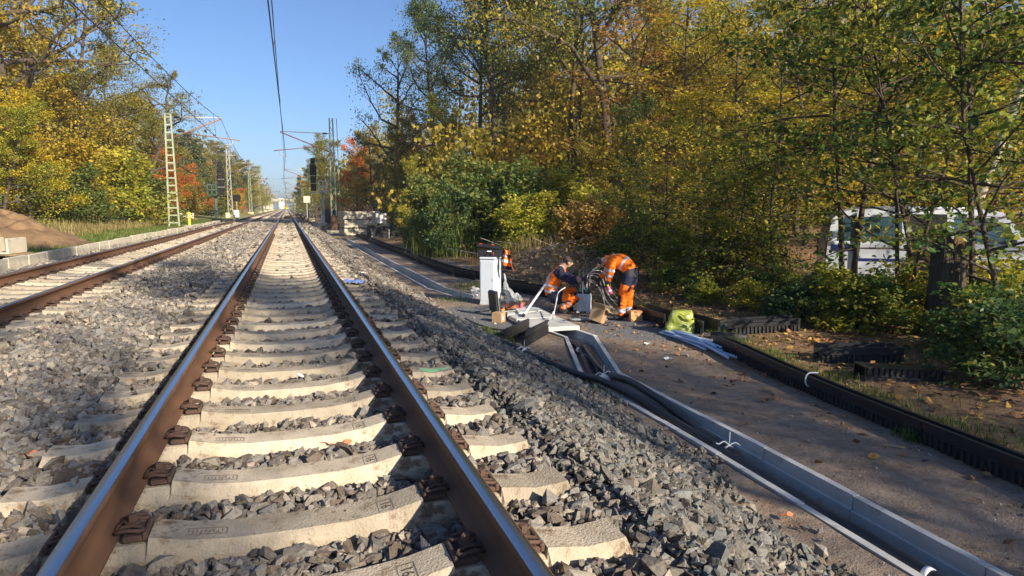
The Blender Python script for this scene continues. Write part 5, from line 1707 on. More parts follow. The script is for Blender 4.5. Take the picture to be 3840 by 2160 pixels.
# leaves on the turned channel
d = (on_ground(3520, 1412) - on_ground(3222, 1418)).normalized()
r_ = np.random.default_rng(5)
tt = r_.uniform(.1, 1.1, 24); ss = r_.normal(0, .09, 24)
PL = np.stack([p0.x + d.x * tt - d.y * ss, p0.y + d.y * tt + d.x * ss], 1)
Vl, n_ = [], len(PL)
zz = p0.z + .012 + r_.random(n_) * .02
P3 = np.concatenate([PL, zz[:, None]], 1)
nr = unit(r_.normal(0, .35, (n_, 3)) + np.array([0, 0, 1])); dr = unit(np.cross(nr, r_.normal(size=(n_, 3)))); sd = np.cross(nr, dr)
V = np.stack([P3 - dr * .035, P3 + sd * .025, P3 + dr * .04, P3 - sd * .025], 1)
o = np_mesh("fallen_leaves", V.reshape(-1, 3), np.arange(n_ * 4).reshape(n_, 4), M['litter'], face_rnd=.4 + .6 * r_.random(n_)); o["kind"] = "stuff"
# open U piece in front of the slabs
A2, B2 = on_ground(1930, 1296), on_ground(2018, 1248)
channel(A2, B2, "open black U-shaped cable channel lying loose in front of the slabs", W=.34, H=.235, sink=0, m_='dusty_black')

# ---- cable closure being wired
bx_ = thing("cable_closure", "pale grey box with cables and green caps in front of the crouching worker", "junction box", spot(2190, 1170), facing(2190) - rad(10))
mb = MB(); mb.box((0, 0, .20), (.27, .20, .36), 0, .012); mb.build("box_body", M['cabinet'], bx_)
mb = MB(); mb.box((-.10, -.04, .012), (.06, .24, .024), 0, .004); mb.box((.10, -.04, .012), (.06, .24, .024), 0, .004); mb.build("foot", M['white_paint'], bx_)
mb = MB(); mb.box((0, 0, .395), (.25, .18, .04), 0, .01); mb.build("cover_plate", M['black_plastic'], bx_)
for x_ in (-.075, .045):
    mb = MB(); mb.lathe([(.024, .41), (.026, .44), (.026, .475), (.018, .495)], (x_, -.04, 0), 12); mb.build("green_cap", M['green_cap'], bx_)
for k, x_ in enumerate((-.11, -.02, .0, .09)):
    mb = MB(); mb.lathe([(.018, .41), (.018, .47 + .02 * k)], (x_, .03, 0), 10); mb.build("gland", M['black_plastic'], bx_)
BX = Vector(bx_.location)
rr = random.Random(12)
def hose(rel, r, m_, label, cat="cable", name="cable", group=None):
    """rel: (right, away, up) offsets in metres from the closure's base"""
    mb = MB(); mb.tube(smooth_path([BX + RV * a + FV * b + Vector((0, 0, c)) for a, b, c in rel], 8), r, 7)
    return solo(name, mb, m_, label, cat, group)
for k in range(9):
    h_ = .60 + .045 * k + rr.uniform(-.02, .02); x1 = -.10 + rr.uniform(0, .2)
    hose([(x1, .02, .42), (x1 - .02 + rr.uniform(-.05, .05), .15, h_ - .06), (.10 + .05 * k, .45 + .05 * k, h_ + .03), (.45 + .04 * k, .75 + .06 * k, h_ - .08), (.85 + .05 * k, 1.1 + .05 * k, .25 - .03 * k), (1.0 + .06 * k, 1.3, .02)], .011, M['cable_black'], "thin black cable arching back from the grey junction box", group="black cables arching from the junction box")
for k in range(6):
    x1 = -.06 + .03 * k
    j_ = lambda a: rr.uniform(-a, a)
    hose([(x1, .0, .42), (x1 + .03 + j_(.04), .05, .58 + .05 * k), (.16 + .07 * k, .12 + .08 * k, .56 + .05 * k + j_(.03)), (.34 + .06 * k, .1 + .10 * k, .34 + j_(.10)), (.46 + .08 * k, .02 + .12 * k, .10 + j_(.05)), (.62 + .06 * k, -.08 + .1 * k, .015), (.85 + .05 * k, -.03 + .12 * k, .015)], .0095, M['grey_hose'], "pale brownish hose looping down from the junction box to the right", group="pale hoses from the junction box")
hose([(-.03, -.06, .72), (-.045, -.10, .55), (-.03, -.14, .30), (.05, -.20, .12), (.12, -.26, .05)], .014, M['pale_hose'], "white hose hanging down the front of the junction box")
hose([(-.45, .1, .03), (-.30, .25, .42), (-.1, .3, .50), (.02, .1, .44)], .011, M['cable_black'], "black cable running from behind the crouching worker to the junction box")
hose([(.05, .0, .43), (.30, .0, .52), (.62, -.05, .46), (.95, .12, .30), (1.5, .1, .03)], .013, M['cable_black'], "black cable passing behind the pink can")
# tilted white tube left of the crouching worker, and the frayed clear hose in front of him
a, b = at_level(1962, 1184, ZS + .02), None
q = Vector((col_at(2046, 13.35)[0], col_at(2046, 13.35)[1], -.36))
mb = MB(); mb.tube([a, q], .024, 10); tw_ = solo("white_tube", mb, M['pale_hose'], "white tube leaning from the slabs to the crouching worker's back", "tube")
mb = MB(); dd = (q - a).normalized(); mb.tube([a - dd * .012, a + dd * .035], .033, 10); mb.build("end_cap", M['black_plastic'], tw_, world=True)
a = at_level(2076, 1201, ZS + .01); q1 = Vector((*col_at(2088, 12.7), -.62)); q2 = Vector((*col_at(2122, 12.8), -.36))
mb = MB(); mb.tube(smooth_path([q2, (q2 + q1) / 2 + Vector((-.05, 0, .04)), q1, a + Vector((0, 0, .10))], 8), .011, 8)
for k in range(14):
    e = a + RV * rr.uniform(-.10, .05) + FV * rr.uniform(-.08, .08) + Vector((0, 0, .004))
    mb.tube(smooth_path([a + Vector((0, 0, .16)) + RV * rr.uniform(-.012, .012), (a + e) / 2 + Vector((0, 0, .08)), e], 4), .003, 4)
solo("frayed_cable", mb, M['pale_hose'], "whitish cable fraying into strands on the front slab", "cable")

# ---- open cardboard box, leaning
ob = thing("cardboard_box", "open cardboard box leaning over beside the junction box", "cardboard box", Vector(spot(2228, 1213)) + Vector((0, 0, .0)), facing(2228) - rad(25))
w_, d__, h = .24, .20, .24
R_ = Matrix.Rotation(rad(14), 3, 'Y') @ Matrix.Rotation(rad(-14), 3, 'X')
up_ = Vector((.02, .05, .035))
mb = MB()
for c, s_ in (((0, -d__ / 2, h / 2), (w_, .005, h)), ((0, d__ / 2, h / 2), (w_, .005, h)), ((-w_ / 2, 0, h / 2), (.005, d__, h)), ((w_ / 2, 0, h / 2), (.005, d__, h)), ((0, 0, .003), (w_, d__, .005))):
    mb.box(R_ @ Vector(c) + up_, s_, 0, 0, rot=R_)
mb.build("carton", M['card'], ob)
for c, s_, ax, an in (((0, -d__ / 2 - .03, h + .045), (w_, .005, .10), 'X', 35), ((0, d__ / 2 + .03, h + .05), (w_, .005, .11), 'X', -32), ((w_ / 2 + .05, 0, h + .02), (.11, d__ * .95, .005), 'Y', 30)):
    mb = MB(); mb.box(R_ @ Vector(c) + up_, s_, 0, 0, rot=R_ @ Matrix.Rotation(rad(an), 3, ax)); mb.build("flap", M['card_in'], ob)

# ---- crumpled paper bag
def crumple(name, cx, size, label, cat, m_, seed, amp, sub=3, fn=None):
    bm = bmesh.new(); bmesh.ops.create_cube(bm, size=1)
    bmesh.ops.subdivide_edges(bm, edges=bm.edges, cuts=5, use_grid_fill=True)
    r_ = random.Random(seed)
    ph = [r_.uniform(0, 6) for _ in range(9)]
    for v in bm.verts:
        p = v.co
        n_ = math.sin(p.x * 9 + ph[0] + p.z * 4) * math.sin(p.y * 8 + ph[1]) + .7 * math.sin(p.z * 13 + ph[2] + p.x * 5) + r_.uniform(-.6, .6)
        q = Vector((p.x * size[0], p.y * size[1], (p.z + .5) * size[2]))
        dirn = Vector((p.x, p.y, p.z * .5)).normalized()
        q += dirn * n_ * amp
        if fn: q = fn(q)
        q.z = max(0, q.z)
        v.co = q
    me = bpy.data.meshes.new(name); bm.to_mesh(me); bm.free(); me.materials.append(m_)
    for p in me.polygons: p.use_smooth = False
    o = bpy.data.objects.new(name, me); COL.objects.link(o); o.location = cx
    return tag(o, label, cat)
o = crumple("paper_bag", spot(2383, 1203), (.21, .15, .185), "crumpled brown paper bag right of the standing worker's feet", "paper bag", M['paper_bag'], 2, .008)
o.rotation_euler = (0, 0, facing(2383) + .3)
# ---- yellow-green carrier bag
yb = thing("carrier_bag", "yellow-green plastic bag full of rubbish at the path's edge", "plastic bag", spot(2550, 1245), facing(2550))
def bagfn(q):
    k = q.z / .36
    s_ = 1.12 - .55 * max(0, k - .25) ** 1.4
    return Vector((q.x * s_ + .02 * k, q.y * s_, q.z))
o = crumple("bag_body", (0, 0, 0), (.40, .30, .36), "", "", M['lime'], 8, .018, fn=bagfn)
for k in ("label", "category"): del o[k]
o.parent = yb
for p in o.data.polygons: p.use_smooth = True
mb = MB()
vv = []
for j in range(7):
    for i in range(9):
        u, v = i / 8, j / 6
        vv.append((-.02 + .24 * u, -.13 - .05 * math.sin(u * 3.1) + .03 * math.sin(v * 9 + u * 4), .33 - .06 * u - (.06 + .10 * math.sin(u * 3.0)) * v + .012 * math.sin(u * 17)))
mb.add(vv, [(j * 9 + i, j * 9 + i + 1, (j + 1) * 9 + i + 1, (j + 1) * 9 + i) for j in range(6) for i in range(8)], 0, True)
mb.build("bag_flap", M['lime'], yb)
mb = MB(); mb.box((.12, -.165, .29), (.06, .02, .04), 0, .008); mb.build("paper_scrap", M['label_white'], yb)
mb = MB(); mb.box((.17, -.06, .09), (.10, .12, .17), 0, .03); mb.build("dark_rubbish", M['black_plastic'], yb)

# ---- bundle of pale blue pipes
pa, pb = on_ground(2484, 1250), on_ground(2742, 1352)
ax_ = (pb - pa); sd_ = Vector((-ax_.y, ax_.x, 0)).normalized()
for k in range(10):
    f0, f1 = rr.uniform(-.03, .25) if k else 0, rr.uniform(.62, .85)
    if k in (1, 4): f1 = 1.0
    o0, o1 = rr.uniform(-.10, .10), rr.uniform(-.02, .34) if k not in (1, 4) else -.05 + .03 * k
    p_ = []
    for t in (0, .35, .7, 1):
        f = f0 + (f1 - f0) * t
        g_ = pa + ax_ * f + sd_ * (o0 + (o1 - o0) * t + .03 * math.sin(4 * t + k))
        p_.append(Vector((g_.x, g_.y, gz(g_.x, g_.y) + .025 + .022 * (k % 4) + .03 * math.sin(t * 3.1) * (k % 2))))
    mb = MB(); mb.tube(smooth_path(p_, 7), .021 if k in (1, 4) else .016, 8)
    solo("blue_pipe", mb, M['blue_pipe'], "pale blue pipe curving out alone to the edging, longest of its bundle" if k == 1 else "pale blue plastic pipe in the bundle below the yellow bag", "pipe", "pale blue pipes below the yellow bag")
# dark sleeve and flat black mats beyond the pipes
mb = MB(); p_, q_ = on_ground(2668, 1266), on_ground(2802, 1280)
mb.tube([p_ + Vector((0, 0, .05)), q_ + Vector((0, 0, .05))], [.05, .065], 10); solo("rubber_sleeve", mb, M['dusty_black'], "dark rubber sleeve lying in the plants above the blue pipes", "sleeve")

# ---- small litter on the track
c = at_level(1326, 1060, -.16)
mb = MB(); vv = []
for j in range(4):
    for i in range(9):
        u, v = i / 8 - .5, j / 3 - .5
        vv.append(tuple(c + RV * (u * .40) + FV * (v * .28) + Vector((0, 0, .03 + .012 * math.sin(u * 12) + .015 * math.sin(v * 5 + u * 3)))))
mb.add(vv, [(j * 9 + i, j * 9 + i + 1, (j + 1) * 9 + i + 1, (j + 1) * 9 + i) for j in range(3) for i in range(8)], 0, True)
solo("plastic_sheet", mb, M['blue_sheet'], "blue plastic sheet lying on the sleeper ends right of the main track", "plastic sheet")
c = at_level(1126, 1412, -.24)
mb = MB(); mb.box(c + Vector((0, 0, .012)), (.06, .05, .02), 0, .008, rot=Matrix.Rotation(.5, 3, 'Y')); solo("paper_scrap", mb, M['label_white'], "crumpled white scrap in the stones between the rails", "litter")
c = at_level(1362, 1006, -.1)
mb = MB(); mb.box(Vector((c.x, c.y, gz(c.x, c.y) + .05)), (.10, .05, .02), 0, .008); solo("paper_scrap", mb, M['label_white'], "white scrap on the stones above the blue sheet", "litter")
for px, py, m_, lab, kind in ((1905, 1310, 'film', "clear plastic scrap at the foot of the loose black U channel", "litter"), (2430, 1296, 'label_white', "pale crumpled scrap on the path left of the blue pipes", "litter"), (2505, 1352, 'label_white', "white paper scrap on the open path below the pipes", "litter")):
    c = on_ground(px, py)
    mb = MB(); vv = []
    for j in range(4):
        for i in range(4):
            vv.append((c.x + (i - 1.5) * .03, c.y + (j - 1.5) * .025, c.z + .015 + rr.uniform(0, .035)))
    mb.add(vv, [(j * 4 + i, j * 4 + i + 1, (j + 1) * 4 + i + 1, (j + 1) * 4 + i) for j in range(3) for i in range(3)])
    solo("plastic_scrap", mb, M[m_], lab, kind)
c = on_ground(1965, 1342)
mb = MB(); mb.box(c + Vector((.02, 0, .03)), (.07, .05, .05), 0, .015); solo("yellow_plug", mb, M['yellow'], "small yellow plug beside the loose fat pipe", "plug")
# thin black hoses on the gravel left of the U channel
for k, (pp, lab) in enumerate(((((1745, 1200), (1790, 1222), (1850, 1240), (1905, 1246)), "thin black hose along the foot of the ballast, upper one"), (((1760, 1208), (1800, 1236), (1860, 1256), (1920, 1262)), "thin black hose along the foot of the ballast, lower one"))):
    mb = MB(); mb.tube(smooth_path([on_ground(*p) + Vector((0, 0, .03)) for p in pp], 8), .017, 7)
    solo("hose", mb, M['cable_black'], lab, "hose")
mb = MB(); mb.tube([on_ground(1778, 1174) + Vector((0, 0, .02)), on_ground(1836, 1168) + Vector((0, 0, .02))], .012, 6); solo("black_rod", mb, M['cable_black'], "short black rod on the gravel left of the equipment case", "rod")

# ---- broken trunk by the van
def make_stump():
    p = on_ground(3528, 1262)
    t = thing("tree_stump", "thick broken dark tree trunk standing in front of the van", "tree stump", (p.x, p.y, p.z - .1))
    n, L = 30, 22
    r_ = random.Random(4)
    ph = [r_.uniform(0, 6.28) for _ in range(8)]
    H = 1.58
    vv = []
    for j in range(L + 1):
        f = j / L
        for i in range(n):
            a = i / n * 2 * math.pi
            rr_ = .245 + .16 * math.exp(-f * 9) * (1 + .5 * math.sin(4 * a + ph[0])) + .022 * math.sin(7 * a + ph[1] + f * 1.5) + .014 * math.sin(13 * a + ph[2] - f * 2) - .02 * f
            top = H * f * (1 if j < L else 1) + (f ** 8) * (.07 * math.sin(2 * a + ph[3]) + .05 * math.sin(7 * a + ph[4]) + r_.uniform(-.03, .03))
            vv.append((rr_ * math.cos(a) + .05 * f, rr_ * math.sin(a), top))
    ff = [(j * n + i, j * n + (i + 1) % n, (j + 1) * n + (i + 1) % n, (j + 1) * n + i) for j in range(L) for i in range(n)]
    mb = MB(); mb.add(vv, ff, 0, True); mb.build("trunk", M['stump'], t)
    mb = MB()
    rim = vv[L * n:]
    c = (.05, 0, H - .10)
    mid = [((p_[0] - c[0]) * .55 + c[0], (p_[1]) * .55, H - .06 + r_.uniform(-.05, .05)) for p_ in rim]
    mb.add(rim + mid + [c], [(i, (i + 1) % n, n + (i + 1) % n, n + i) for i in range(n)] + [(n + i, n + (i + 1) % n, 2 * n) for i in range(n)], 0, False)
    mb.build("broken_top", M['stump_top'], t)
make_stump()

# ---- white van
def make_van():
    x0, y0 = col_at(3080, 16.5)
    rz = rad(-37)
    dx_, dy_ = math.cos(rz), math.sin(rz)
    t = thing("parked_van", "white van with blue bands and an open side door behind the saplings", "van", (x0, y0, gz(x0 + 2, y0 - 1) - .02), rz)
    W = .93
    low = [(.06, .28), (.0, .55), (.02, 1.08), (4.10, 1.08), (4.62, .98), (4.80, .80), (4.86, .50), (4.82, .26)]
    up = [(.02, 1.08), (.10, 1.62), (.22, 1.80), (.60, 1.87), (2.0, 1.90), (3.2, 1.87), (3.50, 1.80), (4.10, 1.08)]
    inset = lambda z_: .17 * max(0, z_ - 1.08) / .8
    mb = MB()
    for prof in (low, up):
        n = len(prof)
        vv = [(x_, s_ * (W - inset(z_)), z_) for s_ in (-1, 1) for x_, z_ in prof]
        ff = [tuple(range(n)), tuple(range(n, 2 * n))[::-1]]
        for k in range(n):
            k2 = (k + 1) % n
            a, b = prof[k], prof[k2]
            if a[1] == b[1] == 1.08: 
                continue
            ff.append((k, k2, n + k2, n + k))
        mb.add(vv, ff, 0, False)
    # bonnet and shelf closing the belt line
    mb.build("body", M['van_white'], t)
    def clip(pts, lo):
        out = []
        for (xa, za), (xb, zb) in zip(pts, pts[1:] + pts[:1]):
            ia, ib = (za >= 1.08) != lo, (zb >= 1.08) != lo
            if ia: out.append((xa, za))
            if ia != ib:
                f = (1.08 - za) / (zb - za); out.append((xa + (xb - xa) * f, 1.08))
        return out
    def side_panel(name, pts, m_, off=.004, parent=t, side=-1, th=.004):
        q = MB()
        for pp in (clip(pts, True), clip(pts, False)):
            if len(pp) > 2: half(q, pp, off, side, th)
        return q.build(name, m_, parent)
    def half(q, pts, off, side, th):
        n = len(pts)
        vv = [(x_, side * (W - inset(z_) + off), z_) for x_, z_ in pts] + [(x_, side * (W - inset(z_) + off - th), z_) for x_, z_ in pts]
        q.add(vv, [tuple(range(n)), tuple(range(n, 2 * n))[::-1]] + [(k, (k + 1) % n, n + (k + 1) % n, n + k) for k in range(n)])
    side_panel("window", [(.22, 1.14), (.27, 1.62), (.42, 1.72), (1.60, 1.74), (1.60, 1.14)], M['glass'])
    # sliding door pushed back over the rear quarter; dark panel paints the opening's shade
    op = side_panel("doorway_shade", [(1.66, .36), (1.66, 1.76), (2.44, 1.76), (2.46, 1.10), (2.46, .36)], M['near_black'], .008)
    dr = side_panel("sliding_door", [(.62, .34), (.62, 1.80), (1.62, 1.80), (1.62, .34)], M['van_white'], .075, th=.06)
    q = MB(); q.add([(x_, -(W - inset(z_) + .079), z_) for x_, z_ in [(.70, 1.14), (.70, 1.70), (1.54, 1.70), (1.54, 1.14)]], [(0, 1, 2, 3)]); q.build("door_window", M['glass'], dr)
    q = MB(); q.box((1.48, -(W + .09), .98), (.13, .03, .035), 0, .008); q.build("handle", M['black_plastic'], dr)
    fd = side_panel("front_door", [(2.50, .36), (2.50, 1.79), (3.42, 1.75), (3.92, 1.10), (3.86, .36)], M['van_white'], .005)
    q = MB(); q.add([(x_, -(W - inset(z_) + .009), z_) for x_, z_ in [(2.58, 1.12), (2.58, 1.70), (3.36, 1.68), (3.80, 1.12)]], [(0, 1, 2, 3)]); q.build("door_window", M['glass'], fd)
    q = MB(); q.box((2.80, -(W + .018), .96), (.13, .03, .035), 0, .008); q.build("handle", M['black_plastic'], fd)
    side_panel("blue_band", [(.10, .90), (.10, 1.06), (.80, 1.06), (.92, .78), (.80, .78), (.74, .90)], M['van_blue'], .008)
    q = MB(); q.box((1.12, -(W + .078), .72), (.96, .008, .07)); q.build("blue_band", M['van_blue'], dr)
    q = MB(); q.box((3.26, -(W + .012), .52), (1.16, .008, .10)); q.build("blue_band", M['van_blue'], fd)
    # mirror
    q = MB(); q.box((3.62, -(W + .13), 1.16), (.14, .20, .20), 0, .04); mr_ = q.build("mirror", M['black_plastic'], t)
    q = MB(); q.box((3.545, -(W + .13), 1.16), (.006, .15, .15), 0); q.build("mirror_glass", M['galv'], mr_)
    # screens and lamps
    ws = [Vector((4.07, s_ * (W - inset(1.10) - .07), 1.115)) for s_ in (-1, 1)] + [Vector((3.52, s_ * (W - inset(1.76) - .06), 1.77)) for s_ in (1, -1)]
    nrm = (ws[1] - ws[0]).cross(ws[3] - ws[0]).normalized()
    if nrm.x < 0: nrm = -nrm
    q = MB(); q.add([p_ + nrm * .006 for p_ in ws], [(0, 1, 2, 3)]); q.build("windscreen", M['glass'], t)
    rw = [(.045, s_ * .72, 1.15) for s_ in (-1, 1)] + [(.112, s_ * .66, 1.66) for s_ in (1, -1)]
    q = MB(); q.add([(p_[0] - .012, p_[1], p_[2]) for p_ in rw], [(0, 1, 2, 3)]); q.build("rear_window", M['glass'], t)
    for s_ in (-1, 1):
        q = MB(); q.box((4.66, s_ * .74, .84), (.26, .30, .16), 0, .04, rot=Matrix.Rotation(rad(20), 3, 'Y')); q.build("headlight", M['lamp_clear'], t)
        q = MB(); q.box((.01, s_ * .86, .92), (.05, .12, .42), 0, .015); q.build("tail_light", M['lamp_red'], t)
    q = MB(); q.box((4.83, 0, .40), (.12, 1.80, .26), 0, .04); q.build("front_bumper", M['van_white'], t)
    q = MB(); q.box((.0, 0, .40), (.12, 1.80, .22), 0, .04); q.build("rear_bumper", M['black_plastic'], t)
    q = MB(); q.box((4.845, 0, .70), (.05, 1.0, .14), 0, .02); q.build("grille", M['black_plastic'], t)
    rot = Matrix.Rotation(rad(90), 3, 'X')
    for x_ in (.92, 3.98):
        for s_ in (-1, 1):
            q = MB(); q.lathe([(.38, -.02), (.38, .02)], (x_, s_ * (W + .002), .36), 24, axis=rot); q.build("wheel_arch_shade", M['near_black'], t)  # dark disc painted for the shaded wheel well, no hollow cut
            q = MB(); q.lathe([(.20, -.10), (.30, -.11), (.325, -.07), (.325, .07), (.30, .11), (.20, .10)], (x_, s_ * (W - .075), .325), 24, axis=rot); wh = q.build("wheel", M['tyre'], t)
            q = MB(); q.lathe([(.205, -.104), (.20, .0), (.205, .104)], (x_, s_ * (W - .075), .325), 20, axis=rot); q.build("rim", M['rim'], wh)
    q = MB()
    for s_ in (-1, 1): q.tube([(.6, s_ * .66, 1.90), (1.6, s_ * .68, 1.925), (2.8, s_ * .66, 1.90)], .016, 6)
    q.build("roof_rail", M['van_white'], t)
    q = MB(); q.box((3.3, -.35, 1.15), (.3, .4, .3), 0, .1); q.build("orange_jacket_on_seat", M['orange'], t)
make_van()

# ---- left: sand heap and concrete pieces
def heap(name, cx, cy, rx, ry, h, m_, label, cat, seed, n=64, rings=26):
    r_ = random.Random(seed); ph = [r_.uniform(0, 6.28) for _ in range(10)]
    mb = MB(); vv = []
    zb = gz(cx, cy)
    for j in range(rings + 1):
        f = j / rings
        for i in range(n):
            a = i / n * 2 * math.pi
            e = 1 + .10 * math.sin(2 * a + ph[0]) + .07 * math.sin(5 * a + ph[1])
            x_ = cx + rx * f * math.cos(a) * e; y_ = cy + ry * f * math.sin(a) * e
            prof = (1 - f) ** 1.12 if f < 1 else 0
            bump = .11 * math.sin(x_ * 3.1 + ph[2]) * math.sin(y_ * 2.7 + ph[3]) + .07 * math.sin(x_ * 7 + ph[4]) * math.sin(y_ * 6 + ph[5]) + r_.uniform(-.03, .03) + .05 * math.sin(8 * a + ph[6]) * f
            z_ = gz(x_, y_) + h * prof * (1 + .12 * math.sin(3 * a + ph[7])) + bump * min(1, 4 * (1 - f)) * h - (.06 if j == rings else 0)
            vv.append((x_, y_, z_))
    mb.add(vv, [(j * n + i, j * n + (i + 1) % n, (j + 1) * n + (i + 1) % n, (j + 1) * n + i) for j in range(rings) for i in range(n)], 0, True)
    return solo(name, mb, m_, label, cat)
hx, hy = col_at(40, 22.5)
heap("sand_heap", hx - .2, hy, 2.6, 3.0, .98, M['sand'], "heap of orange-brown sand beside the kerb blocks on the left", "sand heap", 3)
ux, uy = col_at(20, 16.9)
lt = thing("concrete_channel", "pale concrete channel piece on a board at the left edge", "concrete channel", (ux, uy, gz(ux, uy)), facing(20) - rad(24))
mb = MB(); mb.box((0, 0, .17), (.55, 1.0, .05), 0, .01); mb.build("floor_plate", M['concrete_pale'], lt)
for s_ in (-1, 1):
    mb = MB(); mb.box((s_ * .25, 0, .36), (.06, 1.0, .36), 0, .012, taper=(.8, 1)); mb.build("side_wall", M['concrete_pale'], lt)
mb = MB(); mb.box((0, 0, .125), (.85, .9, .025)); mb.build("board", M['card_in'], lt)
mb = MB()
for x_ in (-.3, .3): mb.box((x_, 0, .055), (.09, .9, .11), 0, .006)
mb.build("timber_bearer", M['bark'], lt)
# ================================================================== RAILWAY STRUCTURES
def bars(mb, a, b, w_, mi=0):
    a, b = Vector(a), Vector(b)
    d = b - a; L = d.length
    q = d.to_track_quat('Z', 'Y').to_matrix()
    mb.box((a + b) / 2, (w_, w_, L), mi, 0, rot=q)

def ladder_mast(x, y, z0, H, w0, w1, rungs, label, m_):
    """two flat legs joined by rungs, narrowing upwards"""
    t = thing("catenary_mast", label, "mast", (x, y, z0))
    for s_ in (-1, 1):
        mb = MB(); bars(mb, (s_ * w0 / 2, 0, -.3), (s_ * w1 / 2, 0, H), .10); mb.build("leg", m_, t)
    for k in range(rungs):
        f = (k + .6) / rungs
        w_ = w0 + (w1 - w0) * f
        mb = MB(); mb.box((0, 0, H * f), (w_, .06, .09)); mb.build("rung", m_, t)
    mb = MB(); mb.box((0, 0, H), (w1 + .12, .12, .05)); mb.build("cap_plate", m_, t)
    return t
def lattice_mast(x, y, z0, H, w0, w1, n, label, m_, group=None):
    t = thing("catenary_mast", label, "mast", (x, y, z0), 0, group)
    for sx in (-1, 1):
        for sy in (-1, 1):
            mb = MB(); bars(mb, (sx * w0 / 2, sy * w0 / 2, 0), (sx * w1 / 2, sy * w1 / 2, H), .065); mb.build("leg", m_, t)
    mb = MB()
    for k in range(n):
        a, b = k / n, (k + 1) / n
        wa, wb = (w0 + (w1 - w0) * a) / 2, (w0 + (w1 - w0) * b) / 2
        s_ = 1 if k % 2 else -1
        for q in (-1, 1):
            bars(mb, (-s_ * wa, q * wa, H * a), (s_ * wb, q * wb, H * b), .04)
            bars(mb, (q * wa, -s_ * wa, H * a), (q * wb, s_ * wb, H * b), .04)
    mb.build("bracing", m_, t)
    mb = MB(); mb.box((0, 0, .05), (w0 + .5, w0 + .5, .7), 0, .03); mb.build("footing", M['concrete_pale'], t)
    mb = MB(); mb.box((0, 0, H + .02), (w1 + .1, w1 + .1, .06)); mb.tube([(0, 0, H), (0, 0, H + .35)], .04, 6); mb.build("cap_plate", m_, t)
    return t
def cantilever(t, dirx, reach, z_top, z_low, zm, low_extra, r=.05):
    """bracket arms of a mast, as its parts: top tube, diagonal, registration arm, steady arm, insulators"""
    mb = MB(); mb.tube([(0, 0, z_top), (dirx * reach, 0, z_top + .06)], r * .7, 7); a = mb.build("top_arm", M['galv'], t)
    mb = MB(); mb.lathe([(.05, 0), (.085, .06), (.05, .12), (.085, .18), (.05, .24), (.085, .30), (.05, .36)], (dirx * .35, 0, z_top), 8, axis=Matrix.Rotation(rad(90) * dirx, 3, 'Y')); mb.build("insulator", M['signal_black'], a)
    mb = MB(); mb.tube([(0, 0, zm), (dirx * reach, 0, z_top)], r, 7); a = mb.build("diagonal_arm", M['red_rust'], t)
    mb = MB(); mb.tube([(dirx * reach * .30, 0, zm + (z_top - zm) * .30), (dirx * (reach + low_extra), 0, z_low + .30)], r * .75, 7); mb.build("registration_arm", M['red_rust'], t)
    mb = MB(); mb.tube([(dirx * (reach + low_extra - .45), 0, z_low + .30), (dirx * (reach + low_extra - .45), 0, z_low + .05), (dirx * (reach - .55), 0, z_low - .12)], r * .6, 6); mb.build("steady_arm", M['galv'], t)

CW, SAG_TOP, SAG_MID = 5.45, 7.15, 6.05
LY = [-15.5, 50, 98, 152, 205, 255, 305, 355, 405]           # left mast row
RY = [-8, 58, 112, 168, 222, 276, 330, 384]                  # right mast row
LX, RX = -7.2, 3.75
zl = gz(LX, 50)
t = ladder_mast(LX, LY[1], zl, 7.45, .62, .34, 15, "pale green ladder-like mast standing on the left verge, nearest on that side", M['green_steel'])
cantilever(t, 1, 3.25, 7.15 - zl, CW - zl, 5.7 - zl, 1.1)
ordm = {2: "second", 3: "third", 4: "fourth", 5: "fifth", 6: "sixth", 7: "seventh", 8: "eighth"}
for k in range(2, 9):
    z0 = gz(LX, LY[k])
    t = lattice_mast(LX, LY[k], z0, 9.4 if k == 2 else 8.9, .58, .32, 14, f"slim lattice mast, {ordm[k]} in the left row counted from the camera", M['galv'] if k == 2 else M['green_steel'], "lattice masts of the left row")
    cantilever(t, 1, 3.25, 7.15 - z0, CW - z0, 5.7 - z0, .8)
    mb = MB(); mb.tube([(-1.0, 0, 8.3), (1.0, 0, 8.3)], .05, 6); mb.build("crossarm", M['galv'], t)
z0 = gz(RX, RY[1])
def right_mast():
    t = thing("catenary_mast", "tall mast with a rusty foot carrying the main track's bracket arm, right of the track", "mast", (RX, RY[1], z0))
    H = 9.45
    for s_ in (-1, 1):
        mb = MB(); bars(mb, (s_ * .21, 0, .0), (s_ * .13, 0, H), .10); l_ = mb.build("leg", M['green_steel'], t)
    mb = MB()
    n = 16
    for k in range(n):
        a, b = k / n, (k + 1) / n
        wa, wb = .21 - .08 * a, .21 - .08 * b
        s_ = 1 if k % 2 else -1
        bars(mb, (-s_ * wa, 0, H * a), (s_ * wb, 0, H * b), .045)
    mb.build("bracing", M['green_steel'], t)
    mb = MB(); mb.box((0, 0, .7), (.52, .16, 1.5), 0, .01); mb.build("rusty_foot", M['rust'], t)
    mb = MB(); mb.box((0, 0, .05), (1.3, 1.3, .35), 0, .03); mb.build("footing", M['concrete_pale'], t)
    mb = MB(); mb.tube([(.55, .1, 0), (.45, .1, H)], .03, 6); mb.build("earth_wire_tube", M['galv'], t)
    cantilever(t, -1, 4.0, 8.35 - z0 - 1.1, CW - z0, 5.7 - z0, .55)
right_mast()
for k in range(2, 8):
    zz = gz(RX, RY[k])
    t = lattice_mast(RX, RY[k], zz, 9.6, .56, .30, 14, f"slim lattice mast, {ordm[k]} in the right row counted from the camera", M['green_steel'], "lattice masts of the right row")
    cantilever(t, -1, 3.9, 7.15 - zz, CW - zz, 5.7 - zz, .5)

